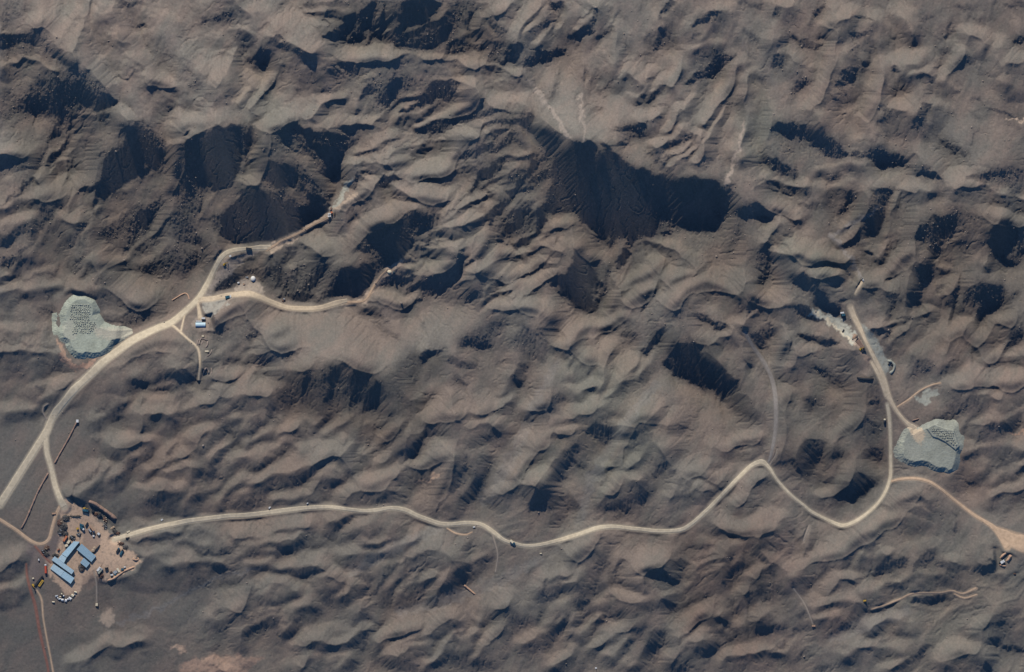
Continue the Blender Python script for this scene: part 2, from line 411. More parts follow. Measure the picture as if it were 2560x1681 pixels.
T(620, 400, """
p .95 12 0,190 200,200 300,260 350,310 230,350 190,280 60,260 0,250
p 0 2 0,270 90,240 200,330 350,340 400,400 560,400 720,370 690,440 600,510 420,640 250,700 180,730 0,730
p .55 4 380,220 410,210 420,300 550,400 450,430 390,400
p .75 5 210,230 300,250 350,310 290,370 230,360
l .5 3 340,430,30 460,510,36
p 0 3 130,30 300,20 380,60 400,200 320,260 240,210 130,150
p .6 5 390,50 700,90 720,280 600,320 500,260 420,200
p .06 3 640,60 780,60 780,140 720,220 690,130
p .06 3 490,250 620,320 720,280 700,360 560,390 500,330
p .95 5 720,180 790,150 880,200 820,290 740,330 690,360
p .28 4 780,200 860,150 980,110 1000,170 900,240 830,250
p .15 4 1100,170 1220,130 1400,120 1180,210 1110,220
p 1.12 5 1400,150 1600,80 1930,0 1940,60 1920,160 1850,260 1700,330 1450,280
l .75 5 1300,170,20 1600,160,30 1880,140,20
l .7 5 1460,290,14 1800,210,20
p 1.17 6 740,430 900,300 1000,260 1200,230 1420,280 1660,340 1640,430 1400,410 1250,480 1150,530 1050,540 1000,620 900,700 870,800 720,820 600,760 470,720 430,640 600,540
l .45 4 940,500,30 1000,560,30
l .55 4 780,620,14 820,640,14
p .2 5 1940,90 2130,10 2180,40 2100,110 2000,190 1900,290 1800,370 1700,470 1600,560 1540,590 1650,500 1720,420 1850,290 1940,170
p .03 3 1940,90 2110,30 2180,40 2080,120 1940,200
p 1.0 4 1990,190 2100,140 2200,160 2170,230 2060,250
p .15 4 1980,260 2170,230 2160,270 2050,290
p 1.05 5 1830,400 1950,300 2150,290 2170,340 2100,400 1960,480 1750,520 1640,560
l .45 5 1800,420,20 2000,390,40
l .12 4 2311,230,80 2200,340,80 2110,450,70 2060,560,60 2010,640,30 1990,830,20
p 1.12 5 1440,650 1620,580 1800,530 2020,450 1990,560 1880,640 1780,660 1640,690 1440,770
p .35 6 1000,580 1050,540 1200,520 1330,430 1430,430 1650,440 1640,530 1560,590 1430,660 1400,750 1300,850 1190,930 1100,1010 1030,1120 950,1190 880,1170 720,1150 730,900 900,900 1050,850 1100,700
p .15 4 1080,560 1180,540 1130,680 1110,770 1000,690
p .1 4 1480,470 1560,480 1540,600 1430,650
p 0 3 1190,780 1240,650 1400,660 1390,760 1290,850 1180,930 1090,840
p 0 2 840,900 1080,880 1060,1040 1000,1110 900,1160 720,1150 720,1050 760,930
l .5 4 1190,600,50 1150,780,60 1160,840,50
l .4 4 1440,500,20 1430,620,24
p .42 6 900,700 1100,690 1090,790 900,800
p 1.06 5 0,830 180,780 300,700 420,700 560,800 720,830 600,890 400,900 200,910 0,900
l .2 4 440,720,20 540,760,40 640,800,14
p .42 6 0,920 250,910 440,900 560,900 720,860 740,900 660,1000 560,1100 640,1160 500,1200 330,1160 200,1130 100,1030
l .2 4 270,930,40 260,1060,40
l .18 4 430,920,40 400,1020,40
l .15 5 640,900,60 560,1060,60
p .12 4 500,1120 560,1150 480,1200 330,1170
l .08 4 640,1190,30 700,1120,40 760,1140,20
l .65 4 740,980,40 690,1060,50 600,1180,40
p 1.12 5 1310,850 1420,760 1600,760 1820,780 1700,900 1600,960 1300,960 1150,1030 1210,940
l .22 3 1400,760,16 1500,730,28 1640,680,16
l .35 3 1360,860,14 1480,810,22 1700,760,20
p .28 5 1760,800 1860,660 1850,760 1830,900 1810,970 1700,1080 1600,1170 1500,1190 1450,1180 1550,1070 1640,990 1720,880
p .03 3 1700,900 1800,880 1810,980 1680,1110 1600,1140 1640,1020
p .22 4 1110,1060 1280,980 1350,970 1580,980 1500,1080 1400,1120 1280,1080 1130,1070
p .06 3 1290,990 1420,980 1350,1060 1280,1060
l .85 3 1340,1080,24 1480,1000,30
p 1.05 5 1100,1090 1300,1100 1430,1130 1400,1190 1200,1190 990,1170 1030,1100
l .95 5 1850,880,60 1960,740,80 2040,600,60
l .28 4 2060,740,40 1990,830,50
p 1.12 5 1820,960 2000,880 2160,800 2311,780 2311,840 2180,930 2100,980 1930,1020 1780,1090 1700,1130
p .33 5 2000,1130 2100,1000 2180,960 2311,860 2311,900 2150,1050 2100,1130 1990,1180
p .28 5 1730,1160 1900,1110 2000,1100 1990,1170 1880,1200 1720,1180
l 1.05 6 2000,1200,30 2150,1130,40 2311,1080,60
p .1 4 2120,640 2311,470 2311,630 2200,690 2150,680
l .75 4 2100,560,40 2220,550,40
p .18 4 2200,740 2311,700 2311,770 2250,770
p 1.15 8 200,1280 700,1260 850,1240 1000,1180 1300,1200 1800,1210 2311,1260 2311,1370 2200,1360 2080,1400 1950,1450 1800,1530 1700,1563 0,1563 0,1480 180,1380
l .5 5 1000,1270,20 1060,1300,44 1200,1390,24
l .5 6 1070,1380,24 1220,1480,60 1320,1560,40
l .75 6 1350,1260,20 1310,1400,36
l .5 4 870,1310,16 880,1360,20
l .5 5 1490,1400,40 1530,1440,40
p .45 8 1760,1540 1880,1450 2100,1370 2250,1350 2200,1420 2100,1500 2050,1563
p .36 6 0,1380 100,1390 80,1470 20,1530 0,1540
l .3 3 205,1290,8 195,1400,10
""")
T(1240, 400, """
p .12 4 480,120 660,180 680,300 650,450 540,460 400,450 430,330 480,200
p .55 4 520,200 640,150 660,200 560,260
l .5 4 660,330,30 690,450,50
p 0 2 490,0 1110,0 1100,60 1190,60 1310,90 1340,150 1330,260 1350,420 1370,600 1370,670 1250,650 1200,680 1140,740 1110,660 1050,650 1010,640 980,600 940,580 960,640 920,690 860,640 740,540 700,480 690,400 680,250 600,200 520,170
p 0 2 1360,130 1410,130 1450,160 1560,140 1640,150 1800,160 1890,200 1870,300 1840,420 1890,550 1870,600 1760,610 1640,590 1560,570 1490,530 1430,500 1420,400 1370,380 1340,200
p .32 4 1890,220 2030,200 2020,300 1980,450 1900,520 1850,500
p .08 4 1890,250 1960,240 1950,400 1880,440
p .6 4 1360,380 1410,400 1500,520 1560,600 1480,650 1390,640 1370,480
p .12 4 1400,600 1480,590 1510,660 1430,660
p .17 4 2000,440 2100,390 2190,360 2311,430 2311,490 2100,490
p .92 8 1900,560 2100,500 2311,500 2311,700 2150,760 2000,790
l .5 8 2060,560,60 2020,700,70 1950,790,40
p .33 6 2230,760 2311,720 2311,1000 2230,900
l .35 4 2000,820,16 2120,790,26 2200,770,14
p .62 10 1500,640 1900,600 2000,820 1800,800 1600,750
p 1.02 6 1210,640 1350,680 1430,720 1560,760 1700,860 1760,910 1700,950 1550,1000 1450,1070 1300,1080 1050,1060 1000,1040 1120,900 1200,740
l 1.2 4 1440,730,10 1560,760,14 1700,860,12
l .07 3 1150,690,70 1130,750,20
l .05 4 1110,790,90 1070,850,90 1050,940,40
l .12 4 1000,650,60 970,760,40
l .9 5 1090,670,60 1020,770,70 980,850,60
l .3 3 1220,900,14 1350,850,20
p 1.02 5 400,590 500,540 620,500 720,530 860,640 880,670 720,720 660,780 480,780 350,720
l .25 4 480,710,40 520,650,30
p .75 5 0,0 330,0 480,60 470,130 400,450 330,580 200,690 0,860
l .06 3 330,40,60 230,170,90 100,310,80 0,440,60
l .07 3 250,440,100 170,560,110 30,670,60
l .06 3 400,510,60 350,610,90 230,700,70 150,750,40
l .1 4 470,340,70 400,450,80 340,540,50
p 1.05 4 100,390 280,330 260,400 180,450
p .85 4 250,540 300,400 380,400 330,540
l 1.0 4 0,280,60 70,320,60
l 1.0 4 90,690,40 320,600,50
l .35 3 430,60,40 350,120,40
p .07 3 0,40 60,30 50,80 0,130
l .9 4 120,230,30 220,110,30
p 1.15 5 0,860 200,780 350,730 500,760 520,800 350,830 250,900 100,980 0,1000
l .6 6 220,830,30 100,920,50
l .25 4 470,830,40 380,880,60 300,940,30
p .18 4 0,1000 60,1000 50,1080 0,1100
p 1.1 6 0,1090 250,960 500,850 650,850 600,960 450,1000 300,1100 100,1230 0,1240
l .45 4 40,1240,14 300,1050,16 470,950,14
l .5 4 0,1100,12 150,1000,14 300,960,12
l 1.35 4 180,1150,30 320,1090,40
p .85 8 300,1100 480,1020 520,1130 700,1290 850,1300 900,1400 560,1560 450,1350 350,1270
p 0 2 670,730 740,740 760,790 830,840 890,850 840,900 860,1000 880,1100 900,1110 850,1130 830,1080 740,1050 780,1120 830,1170 820,1250 780,1300 690,1280 640,1220 600,1180 520,1130 530,1100 470,1060 480,1020 560,970 620,900 670,870 650,820
p .47 5 870,850 1000,850 960,1000 930,1180 880,1280 840,1280 830,1180 920,1100
p .08 3 850,1020 920,1030 900,1110
l .18 4 890,1160,40 860,1310,40
p 1.12 10 0,1250 200,1230 350,1270 450,1350 300,1400 100,1450 0,1500
p .5 6 0,1370 120,1370 50,1440 0,1470
l .6 6 120,1550,60 240,1440,60
p 1.22 6 550,1563 600,1500 880,1420 900,1380 1050,1330 960,1450 860,1563
l 1.4 3 880,1420,12 910,1370,16 1010,1330,12
l .65 6 930,1450,40 840,1563,40
l .28 4 490,1280,30 510,1400,60 500,1480,50
l 1.1 4 640,1420,20 720,1300,24
l .28 4 1440,1000,40 1330,1120,40 1230,1190,30
l .18 4 1280,1200,40 1230,1290,40
p .92 5 960,1230 1100,1050 1300,1080 1200,1190 1060,1190
l .2 4 990,1250,50 1060,1200,40
p .98 5 930,1300 1200,1200 1200,1260 1050,1330
p .95 8 1480,1080 1760,930 1900,1040 2050,1150 2000,1200 1800,1230 1550,1200
l .3 3 1820,960,20 1850,970,20
l 1.15 4 1540,1000,14 1700,920,20 1760,910,10
l .75 5 1470,1030,20 1600,930,24
p .18 5 1580,1250 1700,1300 1830,1320 1900,1400 2000,1420 1950,1470 1870,1440 1720,1370 1640,1290
p .18 4 1060,1360 1100,1330 1110,1370 1050,1400
l .12 4 1420,1400,60 1380,1500,80 1340,1563,80
p .7 8 1100,1400 1300,1300 1560,1260 1700,1400 1850,1480 1500,1563 1100,1563
p .2 5 2150,1150 2280,1180 2230,1260 2130,1370 2130,1250
p 1.02 5 2110,1390 2250,1220 2311,1200 2311,1360 2200,1480
p .97 6 1780,1563 1850,1490 2000,1480 2100,1540 2080,1563
p .22 5 2170,1500 2311,1420 2311,1563 2160,1563
""")
T(1880, 400, """
p .92 20 160,180 2311,200 2311,1563 160,1563
p .35 5 0,0 150,20 300,80 400,130 380,170 250,130 120,60 0,30
p 1.08 6 570,60 900,30 1150,170 1180,200 900,170 700,130
l .32 5 620,200,30 700,150,50 760,130,30
p .12 4 0,370 60,390 130,430 260,490 100,500 0,490
l .32 4 130,190,20 230,230,34
l .35 4 290,280,40 350,310,40
l .42 5 400,370,30 480,400,40 550,390,30
l 1.15 5 0,90,30 180,150,30
l 1.1 6 170,180,40 420,230,40
p .22 5 730,400 790,320 880,270 870,350 820,430 740,500 730,530
l .6 8 660,430,30 740,400,40
p .24 4 980,240 1150,220 1210,230 1160,300 1150,430 1130,520 1100,610 1060,650 980,640 940,580 950,470 980,380 1110,330 1000,280
p .05 3 1010,500 1130,440 1120,520 1080,640 1000,640
p .45 4 1000,300 1110,340 980,380
p 1.08 5 1180,290 1270,220 1500,230 1680,330 1750,400 1500,400 1400,560 1350,640 1150,660 1090,640 1140,520 1160,420
l .45 4 1220,490,20 1280,520,20
p 1.08 6 1700,70 1750,180 1950,200 2150,250 2311,330 2311,500 2100,500 1900,400 1720,330 1600,260
l 1.3 4 1900,215,12 2160,260,24 2311,330,24
l .5 4 2185,300,10 2165,400,14
p .42 6 1800,140 2000,90 2311,60 2311,300 2200,280 2050,210
l .2 4 1960,130,60 2140,120,50
p .45 6 1700,400 1930,470 2090,490 1960,560 1860,620 1720,670 1690,500
l .18 4 1720,675,20 1860,630,28 1950,570,24
p .2 4 1380,620 1420,540 1510,490 1700,440 1760,480 1700,640 1640,720 1560,830 1490,780 1500,700 1400,700
l .45 4 1530,520,40 1500,680,30
p 1.02 5 1640,740 1720,680 1900,600 2080,510 2040,620 1930,770 1860,850 1780,820 1680,880 1570,870
p .26 4 1350,930 1480,830 1560,850 1530,950 1510,1010 1430,1150 1440,1230 1330,1310 1290,1300 1310,1130 1390,1050 1360,980
p .07 4 1330,1130 1460,1130 1430,1230 1320,1240
p .07 4 2080,560 2170,510 2270,540 2240,640 2150,800 2110,830 2020,780 1990,700 2020,650
l .55 6 1960,720,40 2030,800,40
p .65 5 2200,650 2311,560 2311,900 2180,900 2130,830
l .25 4 2290,620,40 2280,800,40
p 1.05 4 1540,920 1610,930 1590,990 1520,1020
l .08 3 1780,930,16 1760,1050,30 1720,1180,34 1700,1300,20
p .2 4 1680,1180 1720,1160 1710,1400 1680,1400
p .33 4 1530,1130 1600,1060 1690,1030 1620,1110
l .5 5 1580,880,50 1700,850,40
p 1.0 6 1560,1160 1700,1090 1660,1250 1560,1300 1490,1260
p .24 5 1780,1100 1900,1040 1990,1040 2150,1060 2160,1180 2130,1280 2060,1320 1990,1260 1960,1400 1920,1380 1930,1200 1850,1240 1790,1250
p .06 3 1950,1050 1990,1110 1970,1330 1940,1330
p .12 3 2000,1050 2140,1060 2140,1110 2050,1130
l .55 4 1880,1100,40 1860,1230,40
p .28 5 2180,1180 2311,1050 2250,1160 2200,1230
p 1.02 6 1980,1563 2060,1400 2180,1380 2250,1400 2100,1470
p .97 8 1480,1290 1560,1300 1500,1400 1300,1563 1200,1563 1300,1430
p .22 5 2160,1540 2311,1380 2311,1563
p .28 8 50,760 120,730 180,800 150,960 140,1080 60,1060 40,900
p 1.12 6 110,580 260,560 400,700 250,720 120,700
l 1.5 4 110,690,20 125,610,24
p 1.0 8 250,820 450,800 800,850 870,940 600,960 350,920
l .35 4 220,730,20 310,720,30
l .35 4 270,630,30 330,625,26
p .75 6 480,980 700,980 850,960 830,1040 760,1060 600,1100
p .36 5 770,980 870,970 850,1030
l .35 5 560,980,30 650,990,30
p 0 2 310,950 400,960 470,980 500,1040 570,1100 660,1140 600,1170 720,1240 740,1290 710,1330 600,1280 520,1220 540,1160 480,1110 380,1060 300,1010
p .12 3 350,1240 430,1230 500,1290 620,1370 540,1380 450,1350 400,1300
l .3 4 350,1180,30 460,1170,30
l .1 3 730,1270,10 760,1200,14 810,1180,14
p .17 5 380,1450 560,1490 700,1530 720,1563 450,1563
p .22 5 0,1150 100,1180 80,1260 0,1310
p .22 5 0,1500 140,1390 240,1420 200,1480 100,1540 0,1563
p .92 8 120,1210 320,1230 350,1320 420,1440 300,1400 150,1380
p 1.02 5 930,1100 1050,1060 1200,1100 1050,1150 980,1180
l .36 4 990,1140,24 1060,1130,30
p .72 8 960,1350 1100,1250 1050,1400
p .32 5 1110,1380 1150,1240 1200,1130 1280,1080 1220,1220 1200,1330 1140,1400
p .27 5 1250,1330 1300,1310 1400,1340 1300,1400 1230,1400 1170,1480 1100,1540
l 1.05 5 1000,1440,16 1190,1390,30 1360,1360,20
p .26 4 850,720 920,700 880,760
p .17 4 930,760 1060,770 1050,830 960,800
p .12 3 980,890 1060,900 1000,940
l .26 4 1140,780,40 1100,850,50
l .26 4 1210,930,14 1130,970,24
l .3 5 1210,690,30 1180,760,30
""")
T(0, 820, """
p .85 20 0,150 2311,150 2311,1563 0,1563
l .42 8 0,130,20 250,150,40 480,160,30
l .98 8 0,170,30 250,180,40 460,210,30
l .5 6 340,325,12 480,305,24 570,270,14
p .33 8 200,580 330,490 390,500 360,580 260,620
p .68 14 30,560 300,480 300,600 60,620
l .98 6 200,640,14 400,580,20 600,530,20
l .9 6 0,780,16 150,680,14 300,620,10
p .4 8 1000,370 1080,280 1200,210 1400,200 1380,280 1200,310 1100,330
p .97 8 1120,370 1300,310 1500,300 1660,300 1500,340 1250,390
p .47 8 1340,420 1480,350 1650,330 1600,420 1500,450
l .97 6 1300,500,40 1480,430,50
p .42 6 1330,520 1450,500 1500,540 1440,560
p .45 8 1480,590 1560,500 1640,560 1560,680 1480,640
l .9 5 1500,680,20 1580,580,24
p .33 6 1560,200 1640,190 1660,280 1560,290
p .5 10 880,570 1000,560 1080,640 1060,720 980,760 890,660
l .3 7 830,710,40 890,680,50
l .38 8 960,740,50 1050,790,50
l .42 6 1190,650,30 1215,620,36
l .95 8 960,650,30 1000,560,30
p .46 8 760,800 850,780 900,860 800,900
l .35 6 790,940,30 840,960,40
l .4 5 940,980,24 970,930,20
l 1.0 8 880,850,40 950,780,40
p .95 10 1200,760 1330,690 1500,690 1520,760 1400,830 1250,820
l .5 6 1220,880,30 1290,860,20
p 1.02 6 1530,720 1700,640 2000,580 2200,530 2290,580 2100,620 1950,680 1750,740
p .52 6 1830,40 2000,0 2311,0 2200,90 1950,130
p 1.0 6 1960,240 2100,160 2311,90 2311,200 2150,270
p .22 5 2100,250 2200,260 2311,230 2311,290 2180,340
l .36 4 1950,230,16 1900,330,20
p .98 5 1740,460 1850,420 1980,380 2000,420 1850,500
p .42 5 1800,530 1950,500 2000,430 1940,550
p .42 8 1800,780 1900,740 2000,780 1900,870 1820,830
p .42 6 2100,800 2200,720 2250,760 2120,880
p .92 6 1640,940 2000,790 2050,880 1900,980 1700,970
p .36 6 1900,860 2050,850 2000,940
p .33 6 1800,1130 1900,1010 1930,990 1880,1120 1850,1200 1840,1300 1780,1340 1640,1270 1680,1200 1760,1190
p .17 5 1640,1240 1730,1200 1720,1280
l .3 4 970,1350,25 1010,1290,30 1130,1190,34 1290,1090,30
l .36 5 1430,1070,50 1500,1000,40
l .33 3 600,1460,16 630,1340,20 720,1290,16 810,1240,16 870,1120,8
p .42 6 1030,1170 1100,1090 1200,1060 1290,1000 1310,1040 1200,1100 1080,1180
p .47 6 1540,1520 1620,1380 1740,1340 1700,1450
p .38 5 1880,1460 1950,1380 2040,1330 1960,1420
l .38 5 2080,1490,20 2220,1480,30
l .45 6 2180,1160,40 2311,1080,60
p .42 6 1150,1490 1250,1450 1360,1500 1300,1540
l .36 6 950,1530,30 1000,1510,40
p .97 8 1260,1180 1480,1110 1580,1070 1650,1180 1500,1230
p .28 5 2290,640 2311,640 2311,760 2290,740
p .94 8 1000,1000 1150,930 1220,990 1000,1080
l .95 6 650,1400,40 800,1290,60 900,1240,40
""")
T(620, 820, """
p .85 15 60,440 2311,440 2311,1563 60,1563
p 1.17 8 250,0 1920,0 1700,160 1650,170 1440,190 1340,150 1310,260 1200,310 1060,350 900,310 850,290 600,180 400,100
p .22 5 0,40 100,0 60,90 0,140
p .97 6 20,200 150,130 250,160 180,210 60,260 0,270
p .33 5 50,340 110,260 240,210 330,180 430,200 360,270 260,300 180,330 100,340
l .45 5 350,150,24 440,170,30
l .5 5 1150,30,50 1290,80,50
p .97 6 60,390 250,340 300,360 500,330 560,330 480,400 360,440 200,420
p .38 6 480,410 560,340 620,330 720,310 760,290 850,300 950,340 1050,370 1100,430 1150,460 1140,560 1100,700 1000,770 950,740 860,740 850,650 760,740 650,800 550,700 450,660 300,640 220,540 350,460
p .04 3 720,310 820,300 860,340 780,400 740,520 700,600 620,650 680,520
p .03 3 890,350 1010,360 1050,420 960,480 920,640 860,710 860,560
p .05 3 1080,440 1150,460 1130,580 1080,690 960,720 950,660 1040,560
p .08 4 500,400 560,360 530,440 480,560 460,650 450,480
l .62 4 830,380,60 790,480,70 780,600,70 700,760,30
l .65 4 1010,440,50 980,580,50 910,680,50
l .6 5 600,400,80 560,560,60 500,720,40
p .5 8 1150,440 1360,220 1460,180 1500,300 1440,500 1430,660 1440,750 1300,770 1150,750 1130,640
p .12 4 1460,190 1600,160 1680,180 1620,260 1540,290 1480,300
l .5 3 1610,190,16 1580,240,16
p 1.03 6 1520,300 1600,260 1680,270 1700,380 1690,520 1640,620 1540,760 1480,860 1440,840 1440,640 1440,540 1500,420
p .32 5 1680,230 1800,280 1950,310 1930,360 1800,350 1700,300
p .33 5 1700,400 1780,390 1860,480 1830,510 1740,440
p .26 5 1760,130 1880,80 2000,110 2090,120 2050,190 1940,190
l .97 5 1760,150,30 1900,240,30
p .75 8 1700,440 1900,560 1950,700 1850,680 1680,560
p .42 6 1590,700 1680,560 1660,640 1600,740
p .98 6 1540,790 1700,720 1970,700 2000,760 1900,820 1800,1000 1700,1060 1540,940 1500,900
l 1.2 5 1560,770,20 1750,720,24 1970,705,14
p 1.25 5 2050,660 2200,650 2260,700 2150,770 2080,760
p .33 6 2060,850 2150,810 2311,820 2250,870 2130,940
p .45 6 1240,1100 1380,940 1490,920 1450,1100 1300,1160
p .1 4 1500,870 1560,830 1500,950 1480,1060 1450,1100 1340,1130 1360,1020 1440,940
p .95 5 880,1020 950,880 1000,800 1130,700 1150,740 1060,830 1000,960 950,1060
p .3 5 1000,950 1100,860 1080,940 1010,1010
p .97 5 1030,1100 1100,930 1180,850 1300,840 1260,900 1180,960 1100,1060
p .3 5 1060,1090 1180,960 1310,880 1280,960 1150,1040
p .88 5 1110,1150 1280,1000 1400,920 1300,1040 1200,1120
p .42 5 880,960 960,760 1000,770 940,900 900,1000
p .42 5 920,1080 1030,1080 1000,1140
l 1.0 5 250,880,26 380,850,30
l .97 6 100,1110,50 280,1010,60 330,940,40
p .45 6 120,1180 200,1100 310,1040 300,1090 180,1160
l .45 6 20,930,30 100,760,40
l .3 6 190,700,60 210,780,40
l .4 5 400,1030,30 330,1010,30
l 1.0 5 60,1330,30 270,1240,40 500,1160,50 720,1060,60 820,1080,50
l .46 6 380,1340,60 540,1230,50 600,1160,20
l .4 5 720,1330,40 740,1240,30
l .9 4 530,1300,20 640,1250,20
l .36 5 850,1260,50 900,1240,40
l 1.3 4 700,1020,16 780,1000,18
p 1.15 5 980,1310 1080,1290 1200,1270 1400,1140 1500,1090 1580,1090 1640,1110 1550,1200 1400,1250 1200,1310 1040,1330
l 1.45 3 985,1310,14 1080,1290,20 1190,1285,14
p .62 8 1050,1330 1250,1310 1500,1200 1440,1330 1300,1350
p .27 5 1420,1330 1540,1240 1620,1110 1640,1150 1580,1260 1470,1360
p .27 6 1640,1480 1740,1290 1760,1220 1860,1030 1870,1200 1800,1340 1700,1440 1660,1490
l .9 6 1560,1300,50 1650,1180,60 1740,1130,40
l .85 6 1720,1500,40 1850,1330,60 1900,1200,50
p .42 6 1880,1400 1900,1200 1960,1060 2080,1060 2050,1250 2010,1430 1920,1480
l .2 4 1870,1510,30 1890,1540,40
p .98 5 840,1450 900,1400 1050,1350 1230,1370 1100,1440 950,1480
p .26 5 880,1530 1060,1490 1140,1420 1290,1360 1240,1410 1120,1500 960,1540
l .36 5 0,1480,20 120,1480,24
l .85 4 1700,970,14 1760,900,14
l .55 6 1780,1000,60 1800,1150,60
l 1.0 5 2160,1100,60 2110,1250,40
""")
T(1240, 820, """
p .86 12 60,440 2311,440 2311,1563 60,1563
p 1.17 6 550,100 880,0 950,0 840,100 750,160 620,200 540,160
p .43 6 130,80 250,0 450,0 440,280 370,340 330,250 180,210
p .36 6 0,310 130,220 50,330
p .3 5 160,300 260,290 280,340 180,340
p .26 6 140,430 250,420 260,500 170,510
p .75 8 30,40 140,60 60,200 0,200
l .95 8 60,60,60 130,20,60
p .36 5 600,280 660,200 750,190 700,270 620,340
p .97 6 650,400 760,270 820,270 780,370
l .36 5 840,290,50 800,390,40
l 1.1 6 960,170,40 900,350,60 870,520,50
l .62 8 980,250,60 950,420,60 880,600,50
l 1.15 4 1000,120,16 1050,10,24
l .22 4 1080,60,40 1170,60,60
l .3 4 1090,140,40 1170,110,30
l .95 4 1180,160,40 1260,100,40
l 1.15 5 1050,260,24 1160,190,30
p .08 3 1210,200 1330,80 1390,0 1450,0 1410,110 1330,200 1300,260
p 0 2 1530,120 1690,120 1760,180 1760,240 1800,260 1830,270 1900,290 1960,370 2000,430 2080,450 2050,500 1980,550 1930,650 1850,520 1790,480 1780,570 1700,500 1640,460 1560,430 1480,370 1410,310 1460,230 1470,150
l .6 3 1560,190,40 1500,290,40
l .5 3 1770,310,40 1800,320,50
l .7 3 1800,450,30 1790,530,40
l .9 4 1420,160,50 1450,70,50 1480,40,40
l .9 4 1220,380,30 1330,260,50
p .38 6 1900,540 2100,580 2050,690 2180,700 2280,760 2311,800 2311,860 2150,780 2000,700
p .97 6 1790,100 1940,60 2080,60 2100,120 1950,200 1830,240 1760,170
l .9 6 1900,260,50 2130,200,50
p .22 5 2110,290 2150,230 2190,320 2150,340
p .27 6 2160,70 2311,100 2311,210 2180,140
p 1.1 6 1010,400 1160,320 1150,380 1100,440 1000,470
l .42 5 1250,480,30 1340,360,20
l .95 5 1280,530,20 1390,390,26
l .55 4 1320,520,14 1410,400,12
l 1.0 4 1540,560,16 1590,430,26
l .42 6 960,650,50 1080,480,50
l 1.05 5 900,640,30 1000,520,40
l 1.35 3 1745,620,16 1720,730,14
p 1.08 5 300,680 430,650 400,730 330,790 270,760
p .32 5 340,790 450,590 560,550 620,600 520,680 440,770 380,810
p 1.02 5 680,560 800,480 810,560 700,590
l .9 6 430,500,60 520,450,60
l 1.0 6 500,260,50 540,330,60
p 1.02 6 450,830 560,740 850,690 990,690 900,760 820,800 700,850
p .23 4 700,850 780,850 850,800 1030,850 1000,930 940,1020 850,960
p 1.08 5 1040,860 1180,780 1320,700 1370,770 1230,830 1120,880 1010,940
p .46 6 1010,950 1130,900 1280,820 1360,800 1340,930 1240,1010 1150,1000
l .3 5 1290,820,20 1350,810,24
p 1.02 5 1460,830 1550,770 1530,830
p 1.3 5 160,1240 320,1000 460,880 640,870 700,920 640,1000 560,1040 470,1140 420,1280 250,1280
p .62 8 720,940 850,980 950,1040 820,1100 740,1050
p .22 4 440,1180 560,1040 640,1010 700,970 720,1040 660,1120 780,1160 760,1190 640,1180 580,1240 640,1290 540,1320 420,1290 460,1220
l 1.0 3 590,1225,14 650,1230,24
l .35 3 200,1260,10 290,1285,16
p 1.05 5 940,1170 1000,1080 1140,990 1080,1090 1000,1170
p .42 5 1020,1180 1070,1110 1100,1120 1060,1210
p 1.1 5 1100,1200 1180,1130 1350,1000 1430,1030 1420,1120 1300,1150 1200,1180 1080,1230
l .5 4 1170,1200,16 1260,1180,20
p .27 5 1290,1280 1400,1130 1450,1150 1400,1260 1350,1300
p .25 4 1480,1180 1550,1170 1530,1250 1480,1280
p .26 4 1600,1150 1650,1130 1630,1170
l .45 6 1470,1020,40 1560,1040,50
l .45 4 890,1310,24 950,1260,30
l 1.05 4 870,1290,20 940,1250,20
p 1.17 5 930,1390 1100,1270 1220,1270 1270,1330 1180,1390 1030,1440 960,1420
p .25 4 880,1563 1000,1480 1090,1460 1180,1390 1290,1380 1330,1400 1260,1480 1100,1563
p .18 4 270,1563 260,1480 340,1370 460,1340 420,1480 350,1563
p .38 6 440,1380 600,1400 700,1470 700,1563 420,1563
p 1.0 6 0,1400 150,1290 400,1330 300,1420 100,1520 0,1520
l .95 6 500,1330,50 700,1420,60
p 1.1 6 1750,1190 1900,1020 2200,950 2150,1060 2050,1100 1900,1140
l .65 6 1900,1090,20 2100,1080,30
l .5 5 1760,1200,14 1900,1190,25
p 1.08 6 1540,1370 1620,1260 1800,1230 1900,1290 1780,1320 1600,1370
l .42 5 1560,1360,36 1650,1320,30
l .55 6 1790,1330,30 1850,1300,40
p 1.04 6 1400,1540 1540,1400 1750,1350 1830,1370 1700,1450 1500,1560
l .55 8 1870,1400,60 1750,1563,70
p .97 5 2060,1480 2250,1280 2260,1300 2150,1460
p .5 6 2260,1260 2311,1230 2311,1350
l .36 4 2040,1495,14 2180,1470,25
p .72 14 1550,600 1850,600 2100,800 2000,980 1700,1000 1500,800
""")
